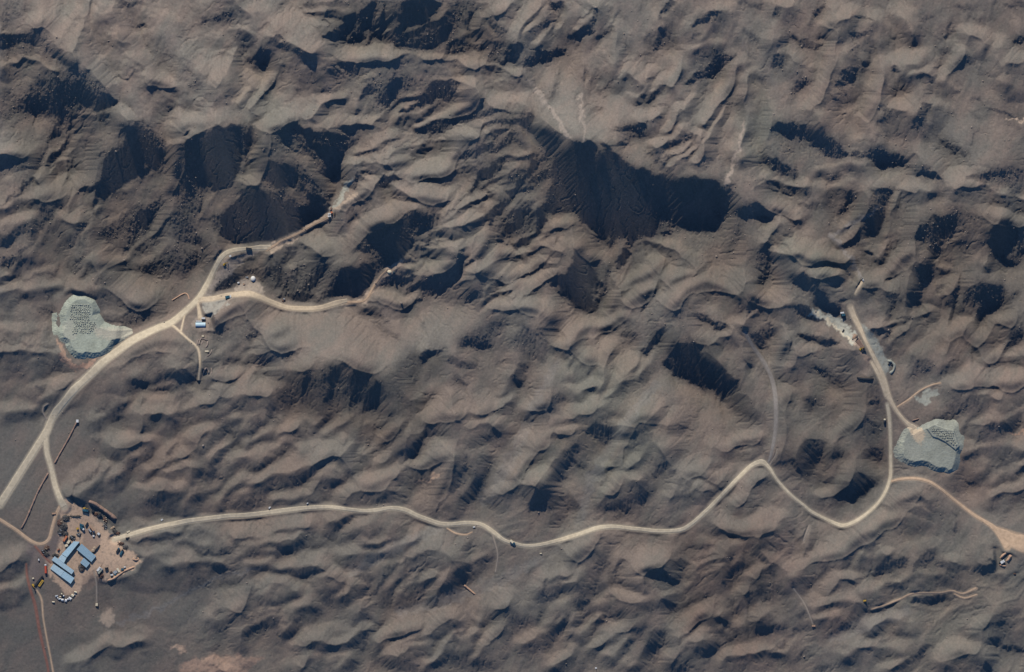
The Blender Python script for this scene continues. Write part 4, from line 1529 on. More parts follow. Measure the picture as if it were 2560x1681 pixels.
# ---------------------------------------------------------------- terrain heights
import numpy as np
DX = 0.9                       # grid step, metres
NX, NY = 1600, 1120
X0 = -NX * DX / 2
Y0 = -NY * DX / 2
gx = X0 + DX * np.arange(NX)
gy = Y0 + DX * np.arange(NY)
SX = gx / 0.5 + 1280.0         # plan coordinates used for the survey below
SY = 840.5 - gy / 0.5
rng = np.random.default_rng(7)
KX = 2 * np.pi * np.fft.fftfreq(NX, DX)[None, :]
KY = 2 * np.pi * np.fft.fftfreq(NY, DX)[:, None]

def fnoise(seed, lo, hi, ang=None, stretch=1.0, slope=1.0):
    """band limited noise (wavelengths lo..hi metres), optionally drawn out along an angle"""
    r = np.random.default_rng(seed)
    f = np.fft.fft2(r.standard_normal((NY, NX)))
    if ang is not None:
        c, s = math.cos(ang), math.sin(ang)
        ka = KX * c + KY * s
        kb = -KX * s + KY * c
        k = np.sqrt((ka * stretch) ** 2 + kb ** 2)
    else:
        k = np.sqrt(KX ** 2 + KY ** 2)
    k1, k2 = 2 * np.pi / hi, 2 * np.pi / lo
    filt = np.where((k > 0), 1.0 / np.maximum(k, 1e-9) ** slope, 0)
    filt *= 1 / (1 + (k1 / np.maximum(k, 1e-9)) ** 6) / (1 + (k / k2) ** 6)
    n = np.fft.ifft2(f * filt).real
    return n / n.std()

def blur(a, sig):
    k2 = KX ** 2 + KY ** 2
    return np.fft.ifft2(np.fft.fft2(a) * np.exp(-0.5 * k2 * sig * sig)).real

SUN_AZ = (-0.24, 0.97)         # plan direction towards the sun
SUN_EL = math.radians(30.0)
_n = math.hypot(*SUN_AZ)
dxs, dys = SUN_AZ[0] / _n, SUN_AZ[1] / _n
tanE, cotE = math.tan(SUN_EL), 1 / math.tan(SUN_EL)
def grad(h):
    gy_, gx_ = np.gradient(h, DX)
    return gx_, gy_

def shade(h):
    hx, hy = grad(h)
    return np.maximum(0, 1 - cotE * (hx * dxs + hy * dys)) / np.sqrt(1 + hx * hx + hy * hy)

GX, GY = np.meshgrid(SX, SY)
wx = 3.0 * fnoise(11, 10, 30) + 1.3 * fnoise(12, 3, 8)
wy = 3.0 * fnoise(13, 10, 30) + 1.3 * fnoise(14, 3, 8)
WX, WY = GX + wx, GY + wy

def box(x0, x1, y0, y1, pad):
    i0 = max(0, int(np.searchsorted(SX, x0 - pad)))
    i1 = min(NX, int(np.searchsorted(SX, x1 + pad)))
    j0 = max(0, int(np.searchsorted(-SY, -(y1 + pad))))
    j1 = min(NY, int(np.searchsorted(-SY, -(y0 - pad))))
    return slice(j0, j1), slice(i0, i1)

def sd_poly(px, py, pts):
    n = len(pts)
    ins = np.zeros(px.shape, bool)
    d2 = np.full(px.shape, 1e12)
    for i in range(n):
        x1, y1 = pts[i][:2]
        x2, y2 = pts[(i + 1) % n][:2]
        ex, ey = x2 - x1, y2 - y1
        t = np.clip(((px - x1) * ex + (py - y1) * ey) / max(ex * ex + ey * ey, 1e-9), 0, 1)
        d2 = np.minimum(d2, (px - x1 - t * ex) ** 2 + (py - y1 - t * ey) ** 2)
        if y1 != y2:
            c = ((y1 > py) != (y2 > py)) & (px < ex * (py - y1) / (y2 - y1) + x1)
            ins ^= c
    d = np.sqrt(d2)
    return np.where(ins, d, -d)

def sd_line(px, py, pts):
    best = np.full(px.shape, -1e9)
    if len(pts) == 1:
        pts = [pts[0], pts[0]]
    for a, b in zip(pts[:-1], pts[1:]):
        ex, ey = b[0] - a[0], b[1] - a[1]
        t = np.clip(((px - a[0]) * ex + (py - a[1]) * ey) / max(ex * ex + ey * ey, 1e-9), 0, 1)
        d = np.hypot(px - a[0] - t * ex, py - a[1] - t * ey)
        best = np.maximum(best, (a[2] + (b[2] - a[2]) * t) / 2 - d)
    return best

def cover(kind, pts, f, warp=True):
    """coverage 0..1 of a stroke or patch and the window it lives in"""
    xs = [p[0] for p in pts]
    ys = [p[1] for p in pts]
    w = max(p[2] for p in pts) if kind == 'l' else 0
    sl = box(min(xs), max(xs), min(ys), max(ys), f + w + 16)
    px, py = (WX[sl], WY[sl]) if warp else (GX[sl], GY[sl])
    if px.size == 0:
        return None, sl
    sd = sd_poly(px, py, pts) if kind == 'p' else sd_line(px, py, pts)
    t = np.clip((sd + f * 0.75) / (1.5 * f), 0, 1)
    return t * t * (3 - 2 * t), sl

def parse(txt, ox, oy, sc):
    for ln in txt.strip().splitlines():
        q = ln.split()
        pts = []
        for s in q[3:]:
            v = [float(a) * sc for a in s.split(',')]
            v[0] += ox
            v[1] += oy
            pts.append(v)
        yield q[0], float(q[1]), float(q[2]), pts

# regional brightness of the ground itself (paler scree in the north, darker plain in the south)
REG = [(200, 150, 1.08), (700, 150, 1.06), (1200, 150, 1.06), (1700, 200, 1.05), (2300, 200, .96), (150, 600, .95), (700, 500, 1.0),
       (1100, 500, 1.06), (1600, 600, .95), (2100, 600, .95), (2500, 600, .95), (100, 1000, .86), (500, 1000, .86), (900, 850, .95), (1000, 1150, .86),
       (1400, 1000, .95), (1800, 1000, .88), (2100, 1000, .9), (2450, 1000, .9), (200, 1450, .8), (700, 1450, .85),
       (1200, 1450, .87), (1700, 1450, .87), (2200, 1450, .92), (2500, 1400, .9), (1400, 1300, .92)]
num = np.zeros((NY, NX))
den = np.zeros((NY, NX))
for x, y, v in REG:
    wgt = np.exp(-((GX - x) ** 2 + (GY - y) ** 2) / (2 * 230.0 ** 2)) + 1e-9
    num += v * wgt
    den += wgt
R = num / den
R0 = R.copy()
# belts of darker rock
BELTS = [(.82, 45, [(0, 40), (60, 90), (150, 150), (190, 190), (280, 260), (300, 300), (400, 330), (480, 340), (560, 310), (650, 300), (760, 300), (860, 330), (850, 480), (800, 560), (690, 620), (560, 640), (500, 720), (420, 760), (330, 720), (200, 740), (100, 700), (60, 500), (20, 300), (0, 200)]),
         (.80, 40, [(600, 640), (740, 610), (830, 610), (930, 560), (1000, 500), (1110, 520), (1050, 600), (960, 680), (870, 750), (700, 750), (560, 720)]),
         (.84, 45, [(1240, 270), (1330, 260), (1420, 340), (1540, 370), (1660, 420), (1800, 440), (1840, 520), (1920, 600), (1900, 760), (1820, 800), (1660, 720), (1560, 780), (1440, 800), (1380, 620), (1250, 600), (1180, 480)]),
         (.78, 35, [(680, 930), (830, 900), (950, 930), (1050, 880), (1110, 900), (1050, 960), (1080, 1060), (960, 1120), (880, 1080), (760, 1050), (690, 1010)]),
         (.8, 50, [(2060, 460), (2250, 500), (2560, 520), (2560, 850), (2400, 900), (2240, 880), (2200, 760), (2050, 640)]),
         (.78, 40, [(820, 0), (1240, 0), (1240, 60), (1300, 120), (1250, 165), (1150, 145), (1000, 130), (860, 110), (790, 80)]),
         (.82, 40, [(1620, 830), (1780, 840), (1880, 960), (1900, 1050), (1820, 1060), (1720, 960)]),
         (.82, 40, [(1940, 950), (2200, 950), (2220, 1180), (2140, 1280), (2050, 1220), (1960, 1160)]),
         (.82, 60, [(1640, 1330), (1900, 1290), (1960, 1500), (1880, 1640), (1700, 1560)])]
for v, f, pts in BELTS:
    a, sl = cover('p', pts, f)
    R[sl] *= 1 + (v - 1) * a
TM = R0.copy()
PM = np.zeros_like(TM)
for ox, oy, txt in TILES:
    for kind, v, f, pts in parse(txt, ox, oy, 680 / 2311):
        a, sl = cover(kind, pts, f if v < 0.16 else f * 1.35)
        if a is not None:
            TM[sl] += (v - TM[sl]) * a
            if f < 9:
                PM[sl] = np.maximum(PM[sl], a * min(1, abs(v - 0.95) * 5))
PM = np.clip(blur(PM, 3.0) * 1.15, 0, 1)
# soften the sketch: every hollow shades off gradually and is answered by a brighter opposite flank
def tents(lists, wf, high, rnd, cx, cy):
    out = np.zeros((NY, NX))
    for ox, oy, txt in lists:
        for ln in txt.strip().splitlines():
            q = ln.split()
            w = float(q[0]) * 0.29425 * wf
            pts = [tuple(float(a) * 0.29425 + o for a, o in zip(p.split(','), (ox, oy))) + (0.0,) for p in q[1:]]
            sl = box(min(p[0] for p in pts), max(p[0] for p in pts), min(p[1] for p in pts), max(p[1] for p in pts), w + 16)
            if WX[sl].size == 0:
                continue
            d = -sd_line(cx[sl], cy[sl], pts)
            d = np.sqrt(d * d + (rnd * w) ** 2)
            t = np.clip(1 - d / w, 0, 1)
            out[sl] = np.maximum(out[sl], high * 0.5 * w * t * (0.6 + 0.4 * t))
    return out
HT = blur(tents(CRESTS, 3.0, 0.265, 0.08, GX + 5 * fnoise(41, 25, 90) + 0.8 * fnoise(43, 8, 20), GY + 5 * fnoise(42, 25, 90) + 0.8 * fnoise(44, 8, 20)), 1.6)
HT2 = blur(tents(SHARP, 3.6, 0.30, 0.05, GX + 4 * fnoise(45, 25, 80) + 0.7 * fnoise(47, 6, 16), GY + 4 * fnoise(46, 25, 80) + 0.7 * fnoise(48, 6, 16)), 0.8)
HT = np.maximum(HT, HT2)
dark, lite = np.maximum(R0 - TM, 0), np.maximum(TM - R0, 0)
dk = np.maximum(0.9 * dark + 0.1 * blur(dark, 2.5), 1.15 * blur(dark, 9.0))
lt = np.maximum(0.85 * lite + 0.15 * blur(lite, 3.0), 0.9 * blur(lite, 9.0))
soft = R0 + lt - np.minimum(dk, R0)
north = 1 / (1 + np.exp((GY - 850) / 120.0))
soft = soft * north + (0.75 * soft + 0.25 * blur(soft, 3.0)) * (1 - north)      # the southern hills are rounder
keep = np.clip((0.2 - TM) / 0.15, 0, 1) * (0.3 + 0.7 * north)          # the deep shadows keep their outline
soft = soft * (1 - keep) + TM * keep
S = soft / R0
S = S * np.clip(shade(HT), 0.1, 1.75) ** np.clip((S - 0.1) * 2, 0, 1)
CR = np.clip(blur((HT > 0.15).astype(float), 3.0), 0, 1)
PM = np.maximum(PM, 0.8 * CR)
# rocky roughness: strong on the half-shaded crags, weak on the plains
mid = np.clip((TM - 0.02) / 0.2, 0, 1) * np.clip((0.95 - TM) / 0.35, 0, 1)
north = 1 / (1 + np.exp((GY - 850) / 120.0))
rough = np.clip(0.2 + 0.8 * blur(mid, 4.0), 0, 1) * (0.4 + 0.6 * north)
def folded(seed, ang, lo, hi, st):
    """gullied slopes: sharp crests, long in the fall line"""
    n = fnoise(seed, lo, hi, ang, st, 1.3)
    q = 0.8 - np.sqrt(np.abs(n) + 0.02)
    m = fnoise(seed + 50, lo, hi, ang, st, 1.3)
    return 0.55 * q / q.std() + 0.65 * m
m2 = np.clip(blur(fnoise(24, 150, 600), 10) * 0.5 + 0.5 + (GY - 840) / 2200.0, 0, 1)
m3 = np.clip((700 - GY) / 500.0, 0, 1) * np.clip((GX - 1200) / 500.0, 0, 1)
def mix3(sd, lo, hi, st):
    g = folded(sd, math.radians(60), lo, hi, st) * (1 - m2) + folded(sd + 1, math.radians(34), lo, hi, st) * m2
    return g * (1 - m3) + folded(sd + 2, math.radians(78), lo, hi, st) * m3
gul = 0.6 * mix3(121, 12, 50, 3.0) + 0.55 * mix3(131, 5, 20, 3.2)
fine = fnoise(25, 2.4, 9, math.radians(55), 1.5, 0.8)
finer = fnoise(26, 2.0, 5, None, 1, 0.4)
plain = np.clip(1 - ((GX - 150) / 420.0) ** 2 - ((GY - 1330) / 480.0) ** 2, 0, 1)   # smooth fan around the camp
amp = 1 - 0.75 * np.clip(plain * 2, 0, 1)
tame = np.clip(S / 0.3, 0.12, 1)
S = 1 + (S - 1) * np.where(S > 1, 2.2, 1.24 + 0.08 * north)
S = S + tame * (amp * 0.10 * gul + rough * (0.11 * fine + 0.10 * finer) + 0.02 * fine)
S = S - 0.2 * np.clip((0.13 - S) / 0.1, 0, 1)
S = np.where(S > 1.4, 1.4 + 0.6 * np.tanh((S - 1.4) / 0.6), S)
S = np.clip(S, -0.15, 1.9)

KS = KX * dxs + KY * dys
K2 = KX ** 2 + KY ** 2
KC = KY * dxs - KX * dys
# relief that would only be a long rib pointing straight at the sun is left out
PASS = 1 / (1 + (0.22 * KC / np.where(np.abs(KS) < 1e-6, 1e-6, KS)) ** 2) / (1 + (2 * np.pi / 480.0) ** 4 / np.maximum(KS ** 2, 1e-12) ** 2)
INV = -1j * KS / (KS ** 2 + 0.02 * K2 + 1e-7) * PASS
INV[0, 0] = 0

Pt = (1 - S) * tanE
for it in range(26):
    H = np.fft.ifft2(np.fft.fft2(Pt) * INV).real
    hx, hy = grad(H)
    A = (1 - cotE * (hx * dxs + hy * dys)) / np.sqrt(1 + hx * hx + hy * hy)
    E = S - np.maximum(A, -0.2)
    E = np.where(S < -0.05, np.minimum(E, 0) * 1.5, E)
    E = np.fft.ifft2(np.fft.fft2(E) * PASS).real
    Pt -= 0.5 * E * tanE
    Pt = np.clip(Pt, -1.4, 3.0)
H -= H.mean()

# ---- lesser spurs and gullies, drawn out along the fall of the land and bent by a slow warp
def sample(a, x, y):
    x = np.clip(x, 0, NX - 1.001)
    y = np.clip(y, 0, NY - 1.001)
    i = x.astype(np.int32)
    j = y.astype(np.int32)
    u = x - i
    v = y - j
    return (a[j, i] * (1 - u) + a[j, i + 1] * u) * (1 - v) + (a[j + 1, i] * (1 - u) + a[j + 1, i + 1] * u) * v

IX, IY = np.meshgrid(np.arange(NX, dtype=float), np.arange(NY, dtype=float))
wu, wv = 7.0 * fnoise(31, 80, 200), 7.0 * fnoise(32, 80, 200)
wu += 1.6 * fnoise(33, 18, 50)
wv += 1.6 * fnoise(34, 18, 50)
def spurs(seed, lo, hi, st):
    def one(sd, deg):
        n = fnoise(sd, lo, hi, math.radians(deg), st, 1.0)
        n2 = fnoise(sd + 7, lo, hi, math.radians(deg), st, 1.0)
        return 0.7 * (1 - np.minimum(np.abs(n), 1.6)) + 0.5 * n2
    g = one(seed, 62) * (1 - m2) + one(seed + 1, 36) * m2
    g = g * (1 - m3) + one(seed + 2, 80) * m3
    return sample(g, IX + wu, IY + wv)
lit = np.clip((S - 0.05) / 0.5, 0, 1)
lit = 0.25 + 0.75 * blur(lit, 3)
HN = 1.3 * spurs(201, 42, 100, 2.2) + 0.5 * spurs(211, 18, 40, 2.0) + 0.13 * spurs(221, 5, 13, 2.0)
H = H + amp * lit * (1 - 0.85 * PM) * HN
def erode(h, n, steps, seed, rate, cap, dep):
    """rain drops running downhill, cutting gullies and dropping silt where they slow"""
    r = np.random.default_rng(seed)
    x = r.uniform(2, NX - 3, n)
    y = r.uniform(2, NY - 3, n)
    vx = np.zeros(n)
    vy = np.zeros(n)
    wat = np.ones(n)
    sed = np.zeros(n)
    for k in range(steps):
        i = x.astype(np.int32)
        j = y.astype(np.int32)
        u = x - i
        v = y - j
        a, b, c, d = h[j, i], h[j, i + 1], h[j + 1, i], h[j + 1, i + 1]
        gxx = (b - a) * (1 - v) + (d - c) * v
        gyy = (c - a) * (1 - u) + (d - b) * u
        h0 = (a * (1 - u) + b * u) * (1 - v) + (c * (1 - u) + d * u) * v
        vx = 0.55 * vx - 0.45 * gxx
        vy = 0.55 * vy - 0.45 * gyy
        sp = np.hypot(vx, vy) + 1e-9
        nx_, ny_ = x + vx / sp, y + vy / sp
        ok = (nx_ > 2) & (nx_ < NX - 3) & (ny_ > 2) & (ny_ < NY - 3)
        nx_ = np.where(ok, nx_, x)
        ny_ = np.where(ok, ny_, y)
        dh = sample(h, nx_, ny_) - h0
        capq = np.maximum(-dh, 0.01) * cap * wat
        give = np.where(dh > 0, np.minimum(dh, sed), np.where(sed > capq, (sed - capq) * dep, -np.minimum((capq - sed) * rate, np.maximum(-dh, 0))))
        give = np.where(ok, np.clip(give, -0.03, 0.03), 0)
        sed = sed - give
        for jj, ii, w in ((j, i, (1 - u) * (1 - v)), (j, i + 1, u * (1 - v)), (j + 1, i, (1 - u) * v), (j + 1, i + 1, u * v)):
            h += np.bincount((jj * NX + ii), weights=give * w, minlength=NX * NY).reshape(NY, NX)
        x, y = nx_, ny_
        wat *= 0.985
    return h
def shift(a, dj, di, fill):
    out = np.full_like(a, fill)
    out[max(0, -dj):NY - max(0, dj), max(0, -di):NX - max(0, di)] = a[max(0, dj):NY + min(0, dj), max(0, di):NX + min(0, di)]
    return out
NB8 = [(-1, 0), (1, 0), (0, -1), (0, 1), (-1, -1), (-1, 1), (1, -1), (1, 1)]
def drainage(h):
    """water gathered by every cell when all rain runs to the steepest neighbour"""
    for _ in range(60):                              # small hollows fill up first
        low = np.min([shift(h, dj, di, 1e9) for dj, di in NB8], 0)
        pit = h <= low
        h = np.where(pit, low + 0.004, h)
    best = np.zeros_like(h)
    idx = np.arange(NX * NY).reshape(NY, NX)
    to = idx.copy()
    for dj, di in NB8:
        drop = (h - shift(h, dj, di, 1e9)) / math.hypot(dj, di)
        m = drop > best
        best = np.where(m, drop, best)
        to = np.where(m, idx + dj * NX + di, to)
    p = to.ravel()
    root = p == idx.ravel()
    acc = np.ones(NX * NY)
    p = np.where(root, NX * NY, p)
    p = np.append(p, NX * NY)
    acc = np.append(acc, 0.0)
    for _ in range(11):
        acc = acc + np.bincount(p, weights=acc, minlength=NX * NY + 1)
        acc[-1] = 0
        p = p[p]
    return acc[:-1].reshape(NY, NX)
FALL = 0.05 * (0.55 * gx[None, :] + 0.85 * gy[:, None])      # the whole country falls to the south west
ruff = fnoise(61, 4, 40) * 1.1
carve_amt = (0.05 + 0.95 * np.clip((amp - 0.25) * 1.34, 0, 1)) * (0.45 + 0.55 * np.clip(S / 0.4, 0, 1))
for rnd, (depth, stab) in enumerate(((1.0, 0.60), (0.8, 0.55), (0.5, 0.62))):
    q = drainage(H + FALL + ruff * (0.6 ** rnd))
    ch = np.clip((q / 12.0) ** 0.42 - 1, 0, 9)
    H = H - depth * 0.15 * ch * carve_amt
    for k in range(7):                              # valley sides slide back to a stable slope
        for dj, di in NB8:
            H = np.minimum(H, shift(H, dj, di, 1e9) + (stab + 0.25 * north) * DX * math.hypot(dj, di))
REFIT = 3.6
H = erode(H, 120000, 50, 3, 0.08, 1.5, 0.2)
# settle the broad relief back onto the sketch, keeping the small gullies
for it in range(10):
    hx, hy = grad(H)
    A = (1 - cotE * (hx * dxs + hy * dys)) / np.sqrt(1 + hx * hx + hy * hy)
    E = S - np.maximum(A, -0.2)
    E = np.where(S < -0.05, np.minimum(E, 0) * 1.4, E)
    E = E * (0.1 + 0.9 * PM)
    E = np.fft.ifft2(np.fft.fft2(E) * PASS * np.exp(-0.5 * K2 * REFIT ** 2)).real
    H += np.fft.ifft2(np.fft.fft2(-0.5 * E * tanE) * INV).real
# ---------------------------------------------------------------- roads and level places
ROADS = [  # name, colour, width profile, line
    ('haul', 'pale', [(0, 1262, 22), (88, 1123, 22), (116, 1079, 22), (127, 1050, 22), (153, 1014, 23), (188, 973, 24), (230, 932, 24), (265, 899, 23), (294, 878, 22),
      (324, 855, 22), (368, 832, 20), (397, 819, 19), (427, 807, 18), (459, 781, 17), (494, 747, 16), (518, 709, 15), (538, 668, 14), (556, 640, 14), (583, 626, 13), (618, 622, 12), (650, 619, 16), (676, 618, 14)]),
    ('haul', 'pale', [(114, 1090, 15), (117, 1132, 15), (127, 1167, 15), (138, 1214, 15), (149, 1245, 17), (160, 1266, 22)]),
    ('haul', 'tan', [(494, 750, 16), (530, 747, 15), (568, 739, 15), (618, 734, 16), (649, 743, 16), (679, 756, 15), (717, 768, 14), (767, 772, 14), (802, 769, 14), (844, 757, 15), (868, 752, 12)]),
    ('haul', 'sand', [(868, 757, 9), (902, 755, 6), (917, 746, 6), (932, 721, 6), (950, 694, 6), (968, 676, 7)]),
    ('haul', 'sand', [(668, 624, 8), (690, 612, 7), (702, 603, 7), (738, 588, 7), (782, 563, 7), (812, 548, 9), (832, 537, 10)]),
    ('haul', 'pale', [(285, 1349, 14), (309, 1342, 14), (383, 1321, 14), (471, 1303, 14), (559, 1292, 14), (620, 1288, 14), (708, 1277, 14), (767, 1270, 13), (826, 1268, 12), (879, 1275, 11), (929, 1277, 11), (973, 1271, 12), (1008, 1274, 13), (1047, 1291, 13), (1091, 1307, 13), (1120, 1311, 13),
      (1164, 1308, 12), (1203, 1312, 13), (1232, 1330, 12), (1259, 1350, 11), (1284, 1358, 10), (1314, 1365, 10), (1358, 1361, 11), (1402, 1350, 12), (1446, 1336, 12), (1490, 1321, 13), (1534, 1317, 13), (1593, 1323, 12), (1652, 1328, 12), (1700, 1325, 12), (1726, 1312, 12), (1770, 1273, 11), (1814, 1228, 11), (1867, 1174, 11), (1889, 1159, 13), (1905, 1155, 16),
      (1914, 1160, 12), (1927, 1175, 9), (1945, 1203, 8), (1977, 1237, 8), (2012, 1266, 8), (2030, 1281, 9), (2062, 1297, 9), (2092, 1311, 10), (2112, 1314, 11), (2145, 1300, 10), (2183, 1271, 9), (2207, 1242, 9), (2220, 1215, 9), (2227, 1188, 9), (2227, 1144, 9), (2226, 1085, 9), (2223, 1041, 10), (2218, 1011, 10)]),
    ('haul', 'tan', [(2126, 768, 18), (2134, 790, 16), (2147, 815, 13), (2163, 850, 9), (2183, 890, 10), (2203, 930, 13), (2213, 961, 15), (2224, 997, 14), (2245, 1032, 10), (2268, 1058, 12), (2288, 1073, 22), (2298, 1090, 26), (2303, 1106, 14)]),
    ('haul', 'tan', [(2178, 905, 8), (2191, 928, 9), (2206, 962, 10), (2216, 992, 10)]),
    ('haul', 'sand', [(2229, 1204, 6), (2251, 1198, 8), (2286, 1196, 8), (2321, 1204, 8), (2351, 1222, 8), (2392, 1255, 8), (2433, 1286, 9), (2462, 1304, 10), (2486, 1321, 12), (2500, 1343, 12), (2518, 1368, 20)]),
    ('haul', 'sand', [(2480, 1317, 8), (2512, 1336, 30), (2540, 1352, 44), (2600, 1372, 56)]),
    ('track', 'sand', [(-10, 1296, 9), (0, 1300, 9), (44, 1328, 9), (79, 1354, 9), (103, 1361, 9), (122, 1349, 9), (131, 1318, 8), (141, 1286, 9), (150, 1268, 10)]),
    ('track', 'rust', [(88, 1366, 5), (109, 1390, 5), (127, 1408, 5)]),
    ('track', 'rust', [(66, 1410, 5), (68, 1440, 6), (76, 1474, 7), (88, 1515, 8), (97, 1568, 8), (103, 1598, 7), (118, 1662, 6), (121, 1690, 6)]),
    ('track', 'sand', [(92, 1476, 4), (104, 1500, 5), (108, 1545, 4), (117, 1598, 4), (126, 1645, 4), (134, 1690, 5)]),
    ('track', 'tan', [(493, 757, 6), (497, 775, 9), (500, 795, 12)]),
    ('track', 'tan', [(421, 808, 6), (441, 822, 6), (471, 849, 5), (495, 872, 6), (500, 908, 5), (497, 950, 5)]),
    ('track', 'tan', [(462, 785, 4), (458, 800, 4), (452, 830, 5)]),
    ('track', 'grey', [(1862, 830, 8), (1880, 862, 9), (1904, 896, 10), (1924, 932, 10), (1936, 973, 11), (1940, 1026, 11), (1938, 1079, 10), (1929, 1132, 8), (1921, 1156, 5)]),
    ('track', 'faint', [(1943, 1122, 3), (1938, 1140, 3), (1925, 1162, 4)]),
    ('track', 'faint', [(118, 1050, 3), (107, 1031, 3), (109, 1018, 3), (120, 1010, 3)]),
    ('track', 'sand', [(2243, 1018, 4), (2271, 1000, 5), (2298, 979, 4), (2327, 964, 4), (2351, 958, 4)]),
    ('track', 'faint', [(1232, 1339, 3), (1244, 1386, 3), (1239, 1430, 3)]),
    ('track', 'sand', [(1118, 1322, 3), (1140, 1334, 4), (1165, 1337, 4), (1180, 1331, 3)]),
    ('track', 'faint', [(2024, 1315, 6), (2016, 1335, 7), (2009, 1353, 3)]),
    ('track', 'faint', [(1983, 1471, 3), (2012, 1512, 3), (2033, 1563, 3)]),
    ('track', 'sand', [(2180, 1524, 4), (2218, 1512, 5), (2251, 1498, 5), (2286, 1484, 6), (2351, 1483, 6), (2380, 1478, 6), (2407, 1485, 6), (2440, 1471, 7)]),
    ('track', 'sand', [(2386, 1486, 5), (2412, 1496, 5), (2442, 1487, 4)]),
    ('track', 'tan', [(2138, 735, 5), (2146, 720, 7), (2155, 705, 6)]),
    ('track', 'faint', [(235, 1430, 3), (241, 1460, 3), (242, 1508, 3)]),
    ('track', 'faint', [(545, 780, 3), (570, 752, 3), (585, 744, 4)]),
]
ALB = {'pale': (.51, .43, .305), 'tan': (.51, .41, .285), 'sand': (.48, .34, .225), 'rust': (.25, .125, .095), 'grey': (.23, .205, .18), 'faint': (.30, .25, .20)}
